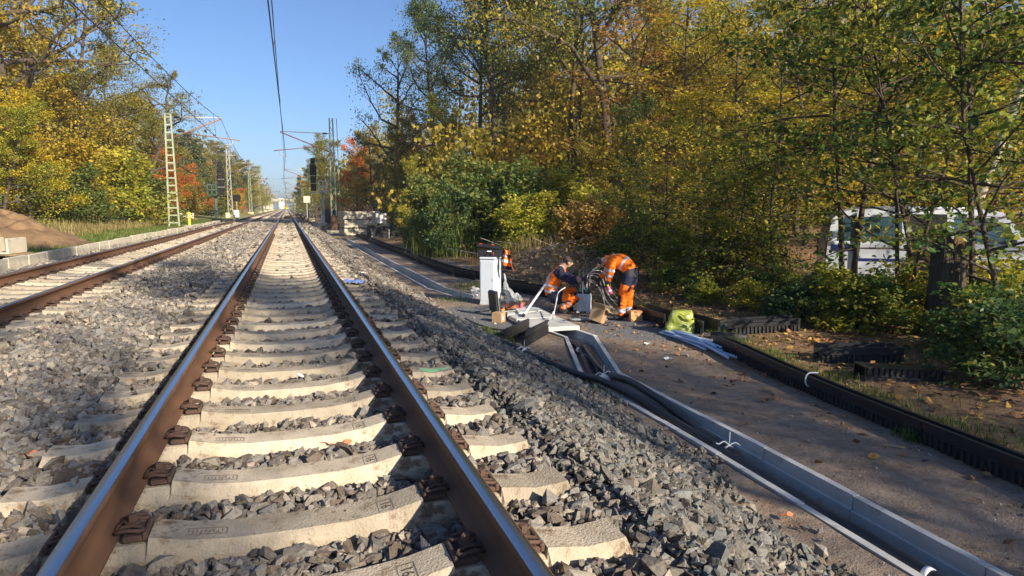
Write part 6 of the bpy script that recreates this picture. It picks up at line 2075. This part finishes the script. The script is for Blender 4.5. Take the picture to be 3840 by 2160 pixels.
def wire_run(x, ys, label_c, label_m, stag, zz_top=SAG_TOP):
    pc, pm = [], []
    drops = []
    for a, b, s_ in zip(ys[:-1], ys[1:], range(len(ys))):
        for k in range(12):
            f = k / 12
            y_ = a + (b - a) * f
            x0 = x + stag * (1 if s_ % 2 else -1) * (1 - 2 * f)
            zc = CW - .05 * math.sin(math.pi * f)
            zm = SAG_MID + (zz_top - SAG_MID) * (2 * f - 1) ** 2
            pc.append((x0, y_, zc)); pm.append((x0 * .3 + x * .7, y_, zm))
            if k in (1, 3, 5, 7, 9, 11): drops.append(((x0, y_, zc), (x0 * .3 + x * .7, y_ + .4, zm)))
    mb = MB(); mb.tube(pc, .017, 5); o = solo("contact_wire", mb, M['wire'], label_c, "overhead wire")
    mb = MB(); mb.tube(pm, .015, 5); m_ = solo("catenary_wire", mb, M['wire'], label_m, "overhead wire")
    for a, b in drops[:26]:
        q = MB(); q.tube(smooth_path([a, ((a[0] + b[0]) / 2 + .03, (a[1] + b[1]) / 2, (a[2] + b[2]) / 2), b], 3), .009, 4)
        q.build("dropper", M['wire'], m_, world=True)
wire_run(-.12, RY, "lower overhead wire straight above the main track", "upper sagging overhead wire above the main track", .22)
wire_run(-4.05, LY, "lower overhead wire slanting over the left track", "upper sagging overhead wire over the left track", .22)
# switching line with cross span farther on
mb = MB(); mb.tube([(LX, 98, 8.2), (LX + .0, 152, 7.9), (LX, 205, 7.9), (LX, 305, 7.9)], .012, 5); solo("feeder_wire", mb, M['wire'], "thin wire strung from mast to mast along the left row", "overhead wire")
mb = MB(); mb.tube([(LX, 152, 7.5), (-2, 152, 7.25), (RX, 152.5, 7.5)], .012, 5); solo("cross_wire", mb, M['wire'], "thin wire spanning both tracks between far masts", "overhead wire")

# ---- signals
def signal(x, y, z0, zp, head_dx, label, pole_m, plat_m, side):
    t = thing("rail_signal", label, "signal", (x, y, z0))
    mb = MB(); mb.box((0, 0, zp / 2), (.26, .30, zp), 0, .03); mb.build("pole", pole_m, t)
    mb = MB(); mb.box((head_dx * .5, 0, zp + .05), (1.5, .9, .10), 0, .01); pf = mb.build("platform", M['signal_black'] if side < 0 else M['galv'], t)
    bx0 = head_dx * .5
    rail_x = (-.72, .0, .72)
    mb = MB()
    off = -.55 if side < 0 else .45
    for xx in (bx0 + off - .38, bx0 + off, bx0 + off + .38):
        bars(mb, (xx, -.42, zp + .1), (xx, -.42, zp + 1.15), .08)
    for zz in (.15, .65, 1.15):
        bars(mb, (bx0 + off - .38, -.42, zp + zz), (bx0 + off + .38, -.42, zp + zz), .08)
    mb.build("railing", plat_m, pf)
    hx_ = head_dx
    mb = MB(); mb.box((hx_, .12, zp + 1.6), (.12, .12, 3.2)); mb.build("head_post", M['galv'], t)
    for (zc, h_, w_) in ((.55, .68, .52), (1.30, .68, .52), (2.24, 1.08, .62), (3.10, .56, .42)):
        mb = MB(); mb.box((hx_, -.06, zp + zc), (w_, .10, h_), 0, .02); hd = mb.build("signal_head", M['signal_black'], t)
        if h_ > 1:
            for dx_, dz_ in ((-.16, .30), (.16, .30), (0, .0), (-.16, -.30), (.16, -.30)):
                q = MB(); q.lathe([(.085, 0), (.105, .16), (.10, .17)], (hx_ + dx_, -.11, zp + zc + dz_), 10, axis=Matrix.Rotation(rad(90), 3, 'X')); q.build("lamp_hood", M['near_black'], hd)
    mb = MB(); mb.box((hx_, -.125, zp + .93), (.60, .03, .035)); mb.box((hx_, -.125, zp + 1.70), (.60, .03, .03)); mb.build("pale_strip", M['galv'], t)
    return t
sx_, sy_ = -6.55, 72.0
t = signal(sx_, sy_, gz(sx_, sy_) - .05, 2.45, .55, "black light signal on a dark green post left of the tracks", M['dark_green'], M['dark_green'], -1)
mb = MB(); mb.box((0, 0, .12), (.9, .9, .35), 0, .04); mb.build("footing", M['signal_black'], t)
mb = MB(); mb.tube(smooth_path([(-.3, -.3, .2), (-.55, -.35, .8), (-.2, -.35, 1.25), (0, -.2, 1.0)], 6), .03, 6); mb.tube(smooth_path([(.3, -.3, .2), (.5, -.35, .8), (.3, -.35, 1.2), (0, -.2, 1.0)], 6), .03, 6); mb.build("cable_loop", M['cable_black'], t)
sx_, sy_ = 3.45, 69.0
t = signal(sx_, sy_, -.62, 3.25, -.85, "black light signal with a white railing on a pale green post right of the track", M['pale_green'], M['white_paint'], 1)
mb = MB(); mb.box((0, 0, .55), (.46, .46, 1.0), 0, .03); mb.build("post_box", M['white_paint'], t)
mb = MB(); mb.lathe([(1.12, -.3), (1.12, .22), (1.05, .28), (.3, .28)], (0, 0, 0), 28); mb.build("round_footing", M['concrete_pale'], t)
for k in range(6):
    mb = MB(); mb.box((.16, -.12, 1.2 + .35 * k), (.10, .05, .03)); mb.build("step", M['pale_green'], t)

# ---- small things along the line
def board(x, y, z, w_, h, label, m_, post=True):
    t = thing("track_sign", label, "sign", (x, y, gz(x, y)))
    mb = MB(); mb.box((0, 0, z), (w_, .05, h), 0, .02); mb.build("sign_plate", m_, t)
    mb = MB(); mb.box((.0, .06, z / 2), (.08, .06, z)); mb.build("sign_post", M['galv'], t)
board(*col_at(1157, 95), 3.2, .9, .95, "small cream sign plate left below the right signal", M['concrete_pale'])
board(*col_at(896, 96), 2.7, 1.0, 1.0, "dark grey box sign by the second left mast", M['signal_black'])
def blk(px, d, dims, label, m_, cat, name, rz=0, up=0):
    x, y = col_at(px, d)
    mb = MB(); mb.box((x, y, gz(x, y) + dims[2] / 2 + up), dims, 0, min(.05, dims[2] * .1), rot=Matrix.Rotation(rz, 3, 'Z'))
    return solo(name, mb, m_, label, cat)
blk(705, 62, (1.3, .5, .55), "cream concrete block lying in the grass right of the ladder-like mast", M['concrete_pale'], "concrete block", "concrete_block", .1, .12)
x, y = col_at(703, 51)
t = thing("marker_post", "yellow marker post on a flat plate in the left grass", "marker post", (-6.7, 53.5, gz(-6.7, 53.5)))
mb = MB(); mb.box((0, 0, .5), (.16, .12, 1.0), 0, .02); mb.build("post", M['yellow'], t)
mb = MB(); mb.box((-.15, 0, .04), (.9, .5, .06), 0, .01); mb.build("base_plate", M['concrete_pale'], t)
blk(893, 93, (.7, .6, 1.0), "pale grey box beside the foot of the second left mast", M['white_paint'], "switch box", "switch_box")
blk(860, 84, (.5, .5, .7), "cream block between the left signal and the second mast", M['concrete_pale'], "concrete block", "concrete_block")
blk(1243, 66, (1.0, .8, 1.25), "dark grey bin behind the right mast's rubble", M['dusty_black'], "bin", "waste_bin", up=.7)
blk(1430, 47, (.75, .45, .72), "small pale grey box on top of the black channel pile", M['concrete_new'], "cabinet", "small_cabinet", facing(1430) + .2, .95)
p = on_ground(1132, 820)
mb = MB(); mb.box((p.x, p.y, p.z + .12), (1.3, .9, .22), 0, .08); solo("blue_bundle", mb, M['blue_sheet'], "bright blue bundle on the ballast left of the right signal's round footing", "bundle")
# concrete bundles
sx_, sy_ = col_at(1352, 51)
for k, (z_, h_, off, lab) in enumerate(((.06, .50, .0, "bottom bundle of the pale concrete slab stack"), (.64, .56, .02, "middle bundle of the pale concrete slab stack"), (1.28, .56, -.05, "top bundle of the pale concrete slab stack"))):
    t = thing("slab_bundle", lab + " beyond the far trough", "slab bundle", (sx_ + off, sy_, gz(sx_, sy_) + z_), facing(1352) + rad(16), "bundles of concrete slabs in the far stack")
    n_ = 5
    for j in range(n_):
        mb = MB(); mb.box((0, 0, (j + .5) * h_ / n_), (2.8 - .02 * (j % 2), 1.5, h_ / n_ - .018), 0, .012); mb.build("slab", M['concrete_pale'], t)
    mb = MB()
    for x_ in (-.8, 0, .8): mb.box((x_, 0, -.035), (.10, 1.5, .068))
    mb.build("timber_bearer", M['bark'], t)
    mb = MB(); 
    for x_ in (-.5, .5): mb.box((x_, 0, h_ / 2), (.02, 1.51, h_ + .004))
    mb.build("strap", M['signal_black'], t)
# black channels piled in front
for k in range(7):
    px, d = 1428 + (k % 2) * 6, 45.5
    x, y = col_at(px - 50, d)
    z_ = gz(x, y) + .02 + .25 * (k // 2)
    rz_ = facing(px)
    ex = Vector((math.cos(rz_), math.sin(rz_), 0)); ey = Vector((-math.sin(rz_), math.cos(rz_), 0))
    a = Vector((x, y, z_)) + ey * (.38 * (k % 2)) ; b = a + ex * (2.3 - .15 * (k // 2))
    channel(a, b, "black cable channel in the pile in front of the concrete stack", "piled black channels by the far stack", m_='dusty_black', sink=0)
x, y = col_at(1395, 45.2)
mb = MB()
for q in (0, 1.15): mb.box((x + q * CY, y - q * SY - .2, gz(x, y) + .35), (.04, .02, .62))
solo("pile_strap", mb, M['galv'], "white straps round the pile of black channels", "strap")
# rubble and earth by the right mast
def rubble(px, d, n, spread, size, m_, seed):
    r_ = np.random.default_rng(seed)
    x, y = col_at(px, d)
    xx = r_.normal(x, spread, n); yy = r_.normal(y, spread * 1.6, n)
    hh = np.exp(-((xx - x) ** 2 + (yy - y) ** 2 / 2.5) / (2 * spread ** 2)) * spread * .55
    sz_ = size * r_.lognormal(0, .45, n)
    o = place_stones("rubble", lite_sh, np.stack([xx, yy, terr(xx, yy, False) + hh * r_.random(n) ** .4], 1), sz_, r_, r_.random(n), m_)
    o["kind"] = "stuff"
M['earth_lumps'] = rnd_mat("earth_lumps", [(.10, .065, .04), (.17, .11, .07), (.24, .17, .11), (.33, .27, .20), (.42, .38, .32)], .95, .5, 8)
rubble(1262, 62, 700, .9, .16, M['earth_lumps'], 1)
rubble(1320, 58, 420, .7, .13, M['earth_lumps'], 2)
rubble(1120, 90, 240, 1.2, .18, M['earth_lumps'], 3)
heap("earth_heap", *col_at(1250, 66), 1.5, 2.2, .9, M['sand'], "brown earth heap behind the right mast's foot", "earth heap", 9, 28, 10)
# dug sand lumps behind the workers
rubble(2120, 20.6, 420, .75, .055, rnd_mat("sand_lumps", [(.30, .19, .10), (.42, .28, .15), (.50, .35, .20)], .95, .4, 12), 4)
r_ = random.Random(21)
# fallen boughs and sticks on the sand
for k in range(26):
    px, d = r_.uniform(1900, 2330), r_.uniform(20.5, 27)
    x, y = col_at(px, d); a = r_.uniform(-.5, 3.6); L = r_.uniform(.8, 2.2)
    zz = gz(x, y) + .1
    mb = MB(); mb.tube(smooth_path([(x, y, zz), (x + L * .5 * math.cos(a), y + L * .5 * math.sin(a), zz + (e_ := r_.uniform(.02, .8)) * .55), (x + L * math.cos(a + .1), y + L * math.sin(a + .1), zz + e_)], 5), [.016] * 5 + [.012] * 5 + [.006], 5)
    solo("dry_bough", mb, M['bark_pale'], "dry pale bough lying in the scrub behind the workers", "bough", "dry boughs behind the workers")

# ---- road bridge far down the line
by = 517
t = thing("road_bridge", "low concrete road bridge crossing both tracks far away", "bridge", (-2.0, by, 0))
mb = MB(); mb.box((0, 0, 6.3), (60, 10, 1.1), 0, .1); mb.build("deck", M['concrete_new'], t)
mb = MB(); mb.box((0, -5.1, 7.1), (60, .3, 1.0), 0, .05); mb.build("parapet", M['concrete_pale'], t)
for s_ in (-1, 1):
    mb = MB(); mb.box((s_ * 11.5, 0, 2.6), (8.5, 9, 6.2), 0, .1); mb.build("abutment", M['concrete_pale'], t)
    mb = MB(); mb.add([(s_ * 15.8, -6, 5.6), (s_ * 40, -6, 5.6), (s_ * 40, 6, 5.6), (s_ * 15.8, 6, 5.6), (s_ * 15.8, -14, -.6), (s_ * 44, -14, -.6), (s_ * 44, 14, -.6), (s_ * 15.8, 14, -.6)], [(0, 1, 2, 3), (0, 1, 5, 4), (1, 2, 6, 5), (2, 3, 7, 6), (3, 0, 4, 7)])
    mb.build("embankment", M['sand'], t)
    mb = MB(); mb.box((s_ * 20, -5.2, 7.9), (26, .1, .9)); mb.build("railing", M['galv'], t)
# yellow machine on the track under the bridge
t = thing("track_machine", "small yellow-orange track machine on the main track under the far bridge", "track machine", (-.2, 395, 0))
mb = MB(); mb.box((0, 0, 1.0), (2.3, 4.5, .8), 0, .1); mb.build("chassis", M['yellow'], t)
mb = MB(); mb.box((-.3, .5, 2.1), (1.5, 2.0, 1.5), 0, .15); c_ = mb.build("cab", M['yellow'], t)
mb = MB(); mb.box((-.3, -.52, 2.3), (1.2, .04, .8)); mb.build("cab_window", M['glass'], c_)
mb = MB(); mb.tube([(.7, -.5, 1.6), (.8, -2.0, 3.2), (.8, -3.6, 1.8)], .18, 6); mb.build("boom", M['yellow'], t)
for x_ in (-.75, .75):
    for y_ in (-1.5, 1.5):
        mb = MB(); mb.lathe([(.40, -.12), (.40, .12)], (x_, y_, .42), 14, axis=Matrix.Rotation(rad(90), 3, 'Y')); mb.build("wheel", M['signal_black'], t)
# white tower beyond
mb = MB(); mb.lathe([(4.5, 0), (4.2, 9), (3.6, 13), (3.9, 15.5)], (-6.5, 900, -2), 24); 
solo("white_tower", mb, M['white_paint'], "pale round tower rising beyond the far bridge", "tower")
# ================================================================== PEOPLE
def build_person(label, loc, rz, nodes, edges, rootn, matfn, mats, sub=2):
    """nodes: name -> (x, y, z, radius); one continuous skinned body, clothing picked bone by bone"""
    names = list(nodes)
    me = bpy.data.meshes.new("person_skeleton")
    bm = bmesh.new()
    sk = bm.verts.layers.skin.verify()
    bv = {}
    for n in names:
        x, y, z, r = nodes[n]
        v = bm.verts.new((x, y, z)); v[sk].radius = (r, r); v[sk].use_root = (n == rootn)
        bv[n] = v
    for a, b in edges: bm.edges.new((bv[a], bv[b]))
    bm.to_mesh(me); bm.free()
    tmp = bpy.data.objects.new("person_tmp", me); COL.objects.link(tmp)
    m1 = tmp.modifiers.new("s", 'SKIN'); m1.use_smooth_shade = True
    m2 = tmp.modifiers.new("d", 'SUBSURF'); m2.levels = sub; m2.render_levels = sub
    bpy.context.view_layer.update()
    ev = tmp.evaluated_get(bpy.context.evaluated_depsgraph_get())
    body = bpy.data.meshes.new_from_object(ev)
    bpy.data.objects.remove(tmp)
    body.name = "person"
    body.materials.clear()
    for m_ in mats: body.materials.append(m_)
    N = len(body.polygons)
    C = np.empty(N * 3); body.polygons.foreach_get("center", C); C = C.reshape(-1, 3)
    Nn = np.empty(N * 3); body.polygons.foreach_get("normal", Nn); Nn = Nn.reshape(-1, 3)
    best = np.full(N, 1e9); bi = np.zeros(N, int); bt = np.zeros(N)
    for k, (a, b) in enumerate(edges):
        A, B = np.array(nodes[a][:3]), np.array(nodes[b][:3])
        d = B - A
        t = np.clip((C - A) @ d / (d @ d), 0, 1)
        dist = np.linalg.norm(C - A - t[:, None] * d, axis=1) / (nodes[a][3] * (1 - t) + nodes[b][3] * t)
        u = dist < best
        best[u], bi[u], bt[u] = dist[u], k, t[u]
    mi = np.array([matfn(edges[bi[i]], bt[i], C[i], Nn[i]) for i in range(N)], int)
    body.polygons.foreach_set("material_index", mi.astype(np.int32))
    body.polygons.foreach_set("use_smooth", np.ones(N, bool))
    o = bpy.data.objects.new("person", body); COL.objects.link(o)
    o.location = loc; o.rotation_euler = (0, 0, rz)
    tag(o, label, "person")
    return o, edges, bi, C

def clothing(o, name, keep, off, mats=None):
    """a garment as a child: the body's faces of that region pushed outwards"""
    me = o.data
    nv = len(me.vertices)
    co = np.empty(nv * 3); me.vertices.foreach_get("co", co); co = co.reshape(-1, 3)
    no = np.empty(nv * 3); me.vertices.foreach_get("normal", no); no = no.reshape(-1, 3)
    wr = .006 * np.sin(co[:, 0] * 55 + co[:, 2] * 38) * np.sin(co[:, 2] * 47 + co[:, 1] * 41) + .004 * np.sin(co[:, 2] * 90 + co[:, 0] * 25)
    co = co + no * (off + wr[:, None])
    faces, mi, used = [], [], {}
    for p in me.polygons:
        if not keep(p.material_index): continue
        f = []
        for v in p.vertices:
            if v not in used: used[v] = len(used)
            f.append(used[v])
        faces.append(f); mi.append(p.material_index)
    V = np.empty((len(used), 3))
    for v, k in used.items(): V[k] = co[v]
    m2 = bpy.data.meshes.new(name); m2.from_pydata(V.tolist(), [], faces)
    for m_ in me.materials: m2.materials.append(m_)
    m2.polygons.foreach_set("material_index", mi); m2.polygons.foreach_set("use_smooth", [True] * len(faces)); m2.update()
    c = bpy.data.objects.new(name, m2); COL.objects.link(c); c.parent = o
    return c

def hair_cap(o, c, r, fwd, up, m_, name="hair"):
    """cap of hair over the crown and back of the head"""
    fwd, up = Vector(fwd).normalized(), Vector(up).normalized()
    side = fwd.cross(up)
    mb = MB(); vv = []; rr_ = random.Random(1)
    n, L = 18, 9
    for j in range(L + 1):
        th = j / L * rad(118)
        for i in range(n):
            a = i / n * 2 * math.pi
            lim = 1 - .42 * max(0, math.cos(a)) ** 1.5
            t2 = th * lim
            d = up * math.cos(t2) + (fwd * math.cos(a) + side * math.sin(a)) * math.sin(t2)
            rad_ = r * (1.05 + .04 * rr_.uniform(-1, 1))
            vv.append(Vector(c) + d * rad_ * (1.0 if abs(d.dot(side)) < .5 else .93))
    mb.add(vv, [(j * n + i, j * n + (i + 1) % n, (j + 1) * n + (i + 1) % n, (j + 1) * n + i) for j in range(L) for i in range(n)], 0, True)
    return mb.build(name, m_, o)
def face_bits(o, c, r, fwd, up):
    fwd, up = Vector(fwd).normalized(), Vector(up).normalized(); side = fwd.cross(up)
    for s_ in (-1, 1):
        mb = MB(); p = Vector(c) + fwd * r * .86 + side * s_ * .034 + up * .012
        mb.lathe([(.004, -.009), (.011, -.005), (.013, 0), (.011, .005), (.004, .009)], p, 8, axis=fwd.to_track_quat('Z', 'Y').to_matrix()); mb.build("eye", M['near_black'], o)
        mb = MB(); p = Vector(c) + side * s_ * r * .86 - up * .005
        mb.lathe([(.010, -.012), (.026, -.006), (.030, 0), (.026, .006), (.010, .012)], p, 10, axis=side.to_track_quat('Z', 'Y').to_matrix()); mb.build("ear", M['skin'], o)
    mb = MB(); mb.box(Vector(c) + fwd * r * .84 - up * .052, (.012, .012, .012), 0, .003, rot=None); 
    mb.v = []; mb.f = []; mb.m = []; mb.s = []
    q = fwd.to_track_quat('Y', 'Z').to_matrix()
    mb.box(Vector(c) + fwd * r * .82 - up * .055, (.045, .016, .010), 0, .004, rot=q); mb.build("mouth", M['red_rust'], o)

def hand_nodes(N_, E_, pre, wrist, palm_dir, thumb_dir, spread, curl, r=.028):
    """palm, four bent fingers of different length and a thumb from the side of the palm"""
    W = Vector(N_[wrist][:3]); d = Vector(palm_dir).normalized(); s_ = Vector(spread).normalized(); cu = Vector(curl).normalized()
    p = W + d * .045
    N_[pre + "palm"] = (*p, r); E_.append((wrist, pre + "palm"))
    for k, (off, L) in enumerate(((-.030, .070), (-.010, .082), (.011, .077), (.031, .060))):
        a = p + d * .040 + s_ * off
        b = a + (d * .7 + cu * .55).normalized() * L * .5
        c = b + (d * .25 + cu * .9).normalized() * L * .5
        for nm, q, rr_ in (("a", a, .0125), ("b", b, .0095), ("c", c, .0085)):
            N_[f"{pre}f{k}{nm}"] = (*q, rr_)
        E_ += [(pre + "palm", f"{pre}f{k}a"), (f"{pre}f{k}a", f"{pre}f{k}b"), (f"{pre}f{k}b", f"{pre}f{k}c")]
    t1 = p - d * .01 + Vector(thumb_dir).normalized() * .035
    t2 = t1 + (Vector(thumb_dir).normalized() * .5 + d * .8 + cu * .3).normalized() * .045
    N_[pre + "ta"] = (*t1, .013); N_[pre + "tb"] = (*t2, .010)
    E_ += [(pre + "palm", pre + "ta"), (pre + "ta", pre + "tb")]

MATS = [M['skin'], M['orange'], M['silver'], M['navy'], M['boot'], M['glove'], M['hair']]
# local axes: x = to the right in the photo, y = away from the camera, z = up
# ---- standing worker, bent forward to the left
N_ = {
    'pelvis': (.16, .10, .88, .150), 'waist': (.09, .12, .99, .150), 'chest': (-.06, .16, 1.09, .160), 'uppch': (-.20, .19, 1.12, .140), 'neck': (-.31, .20, 1.10, .062), 'headb': (-.385, .205, 1.065, .085), 'headm': (-.45, .205, 1.03, .098), 'chin': (-.475, .205, .965, .060),
    'nose': (-.535, .205, .995, .016),
    'lhip': (.13, .00, .84, .115), 'lknee': (.01, -.03, .47, .082), 'lankle': (-.01, -.02, .11, .066), 'lheel': (.02, -.02, .045, .050), 'ltoe': (-.16, -.05, .035, .042),
    'rhip': (.19, .20, .84, .115), 'rknee': (.12, .24, .47, .082), 'rankle': (.13, .25, .11, .066), 'rheel': (.16, .25, .045, .050), 'rtoe': (-.02, .24, .035, .042),
    'lsho': (-.20, .03, 1.10, .078), 'lelb': (-.215, -.02, .86, .058), 'lwri': (-.27, -.05, .70, .036),
    'rsho': (-.20, .35, 1.10, .078), 'relb': (-.30, .42, .86, .058), 'rwri': (-.44, .36, .72, .036)}
E_ = [('pelvis', 'waist'), ('waist', 'chest'), ('chest', 'uppch'), ('uppch', 'neck'), ('neck', 'headb'), ('headb', 'headm'), ('headm', 'chin'), ('headm', 'nose'),
      ('pelvis', 'lhip'), ('lhip', 'lknee'), ('lknee', 'lankle'), ('lankle', 'lheel'), ('lheel', 'ltoe'), ('pelvis', 'rhip'), ('rhip', 'rknee'), ('rknee', 'rankle'), ('rankle', 'rheel'), ('rheel', 'rtoe'),
      ('uppch', 'lsho'), ('lsho', 'lelb'), ('lelb', 'lwri'), ('uppch', 'rsho'), ('rsho', 'relb'), ('relb', 'rwri')]
hand_nodes(N_, E_, "lh", 'lwri', (-.05, -.05, -1), (-.3, -1, -.2), (.3, 1, 0), (.9, -.2, -.1))
hand_nodes(N_, E_, "rh", 'rwri', (-.5, -.2, -.8), (.2, -1, -.2), (.3, .9, 0), (-.4, -.4, -.6))
def m_stand(e, t, c, n):
    b = e[1]
    if b.startswith(("lh", "rh")): return 5
    if b in ('neck', 'headb', 'headm', 'chin', 'nose'): return 0 if b != 'neck' or t > .45 else 1
    if b in ('waist',): return 3 if t < .35 else 1
    if b == 'chest': return 2 if .30 < t < .58 else 1
    if b == 'uppch':
        return 2 if (abs(abs(c[1] - .18) - .075) < .022 and n[2] > -.1) else 1
    if b in ('lsho', 'rsho'): return 1
    if b in ('lelb', 'relb'): return 2 if .72 < t < .9 else 1
    if b in ('lwri', 'rwri'): return 2 if .20 < t < .42 else (1 if t < .86 else 5)
    if b in ('lhip', 'rhip'): return 3
    if b in ('lknee', 'rknee'): return 3 if (t < .50 or (n[0] > .55 and t < .75)) else 1
    if b in ('lankle', 'rankle'):
        if n[0] < -.45 and t < .62: return 3
        return 2 if .70 < t < .92 else 1
    if b in ('lheel', 'rheel'): return 1 if t < .25 else 4
    return 4
P0 = Vector(spot(2332, 1199))
o1, ed, bi, C = build_person("standing worker in orange safety clothes bending over with a pink spray can", (P0.x, P0.y, P0.z), -YAW - rad(9), N_, E_, 'pelvis', m_stand, MATS, 3)
clothing(o1, "safety_clothes", lambda m_: m_ in (1, 2, 3), .010)
clothing(o1, "boots", lambda m_: m_ == 4, .008)
hair_cap(o1, (-.445, .205, 1.045), .100, (-.55, 0, -.8), (-.8, 0, .6), M['hair'])
face_bits(o1, (-.455, .205, 1.02), .098, (-.75, 0, -.65), (-.65, 0, .75))
# pink can in his hand
rotm = Matrix.Rotation(-YAW - rad(9), 3, 'Z')
ca = P0 + rotm @ Vector((-.275, -.085, .655)); cb_ = P0 + rotm @ Vector((-.205, -.105, .485))
q = (ca - cb_).to_track_quat('Z', 'Y').to_matrix()
cn = thing("spray_can", "pink spray can held by the standing worker", "spray can", cb_)
mb = MB(); mb.lathe([(.026, 0), (.031, .006), (.031, .145), (.024, .160)], n=14, axis=q); mb.build("can_body", M['pink'], cn)
mb = MB(); mb.lathe([(.024, .160), (.024, .190), (.014, .200)], n=12, axis=q); mb.build("can_cap", M['yellow'], cn)
mb = MB(); mb.lathe([(.0316, .055), (.0316, .085)], n=14, axis=q); mb.build("can_label", M['label_white'], cn)

# ---- crouching worker, facing right
N2 = {
    'pelvis': (-.26, .08, .30, .150), 'waist': (-.25, .09, .43, .140), 'chest': (-.19, .11, .60, .155), 'uppch': (-.11, .12, .77, .135), 'neck': (-.02, .12, .855, .060), 'headb': (.035, .12, .905, .082), 'headm': (.09, .12, .945, .098), 'chin': (.135, .12, .885, .060), 'nose': (.195, .12, .925, .016),
    'nhip': (-.20, -.05, .27, .112), 'nknee': (.27, -.12, .29, .085), 'nankle': (-.02, -.10, .12, .062), 'nheel': (-.08, -.10, .07, .048), 'ntoe': (.10, -.12, .035, .040),
    'fhip': (-.20, .22, .28, .112), 'fknee': (.22, .30, .40, .085), 'fankle': (.06, .30, .11, .062), 'fheel': (.02, .30, .05, .048), 'ftoe': (.20, .30, .035, .040),
    'nsho': (-.07, -.06, .745, .078), 'nelb': (.17, -.10, .585, .058), 'nwri': (.36, -.02, .645, .036),
    'fsho': (-.07, .30, .745, .078), 'felb': (.20, .33, .62, .056), 'fwri': (.38, .18, .62, .036)}
F_ = [('pelvis', 'waist'), ('waist', 'chest'), ('chest', 'uppch'), ('uppch', 'neck'), ('neck', 'headb'), ('headb', 'headm'), ('headm', 'chin'), ('headm', 'nose'),
      ('pelvis', 'nhip'), ('nhip', 'nknee'), ('nknee', 'nankle'), ('nankle', 'nheel'), ('nheel', 'ntoe'), ('pelvis', 'fhip'), ('fhip', 'fknee'), ('fknee', 'fankle'), ('fankle', 'fheel'), ('fheel', 'ftoe'),
      ('uppch', 'nsho'), ('nsho', 'nelb'), ('nelb', 'nwri'), ('uppch', 'fsho'), ('fsho', 'felb'), ('felb', 'fwri')]
hand_nodes(N2, F_, "nh", 'nwri', (.9, .2, -.2), (.2, .2, .9), (0, .9, .2), (.3, .3, -.8))
hand_nodes(N2, F_, "fh", 'fwri', (.9, -.3, -.3), (.2, -.2, .9), (0, .9, .2), (.3, -.3, -.8))
def m_crouch(e, t, c, n):
    b = e[1]
    if b.startswith("nh") or b.startswith("fh"): return 5
    if b in ('neck', 'headb', 'headm', 'chin', 'nose'): return 0 if b != 'neck' or t > .45 else 3
    if b == 'waist': return 3 if t < .15 else (2 if .62 < t < .90 else 1)
    if b == 'chest': return 2 if (.25 < t < .45 or abs(abs(c[1] - .10) - .085) < .022 and n[0] < .5) else 1
    if b == 'uppch': return 2 if abs(abs(c[1] - .11) - .08) < .022 else 1
    if b in ('nsho', 'fsho'): return 1 if t < .45 else 3
    if b in ('nelb', 'felb'): return 3
    if b in ('nwri', 'fwri'): return 3 if t < .35 else (0 if t < .8 else 5)
    if b in ('nhip', 'fhip'): return 3
    if b in ('nknee', 'fknee'): return 1 if t > .42 and n[2] > -.35 else 3
    if b in ('nankle', 'fankle'):
        if n[0] > .35 and t < .5: return 3
        return 2 if (.50 < t < .64 or .76 < t < .92) else 1
    return 4
P1 = Vector(spot(2112, 1173))
o2, ed, bi, C = build_person("crouching worker in an orange vest working at the grey junction box", (P1.x, P1.y, P1.z), -YAW - rad(4), N2, F_, 'pelvis', m_crouch, MATS, 3)
o2.scale = (1.07, 1.07, 1.07)
clothing(o2, "safety_clothes", lambda m_: m_ in (1, 2, 3), .010)
clothing(o2, "boots", lambda m_: m_ == 4, .008)
hair_cap(o2, (.085, .12, .955), .101, (.8, 0, -.35), (.1, 0, 1), M['hair'])
face_bits(o2, (.10, .12, .935), .098, (1, 0, -.25), (.25, 0, 1))
# hose crossing in front of the crouching worker stays clear of him

# ================================================================== AIR
hz = MB()
hz.box((0, 470, 26.5), (420, 1080, 60))
M['air'] = bpy.data.materials.new("thin_air_haze")
M['air'].use_nodes = True
nt = M['air'].node_tree
nt.nodes.clear()
pv = nt.nodes.new("ShaderNodeVolumePrincipled")
pv.inputs["Color"].default_value = (.86, .92, 1.0, 1)
pv.inputs["Density"].default_value = .0004
ou = nt.nodes.new("ShaderNodeOutputMaterial")
nt.links.new(pv.outputs[0], ou.inputs["Volume"])
h_ = hz.build("haze", M['air'])
h_["kind"] = "stuff"
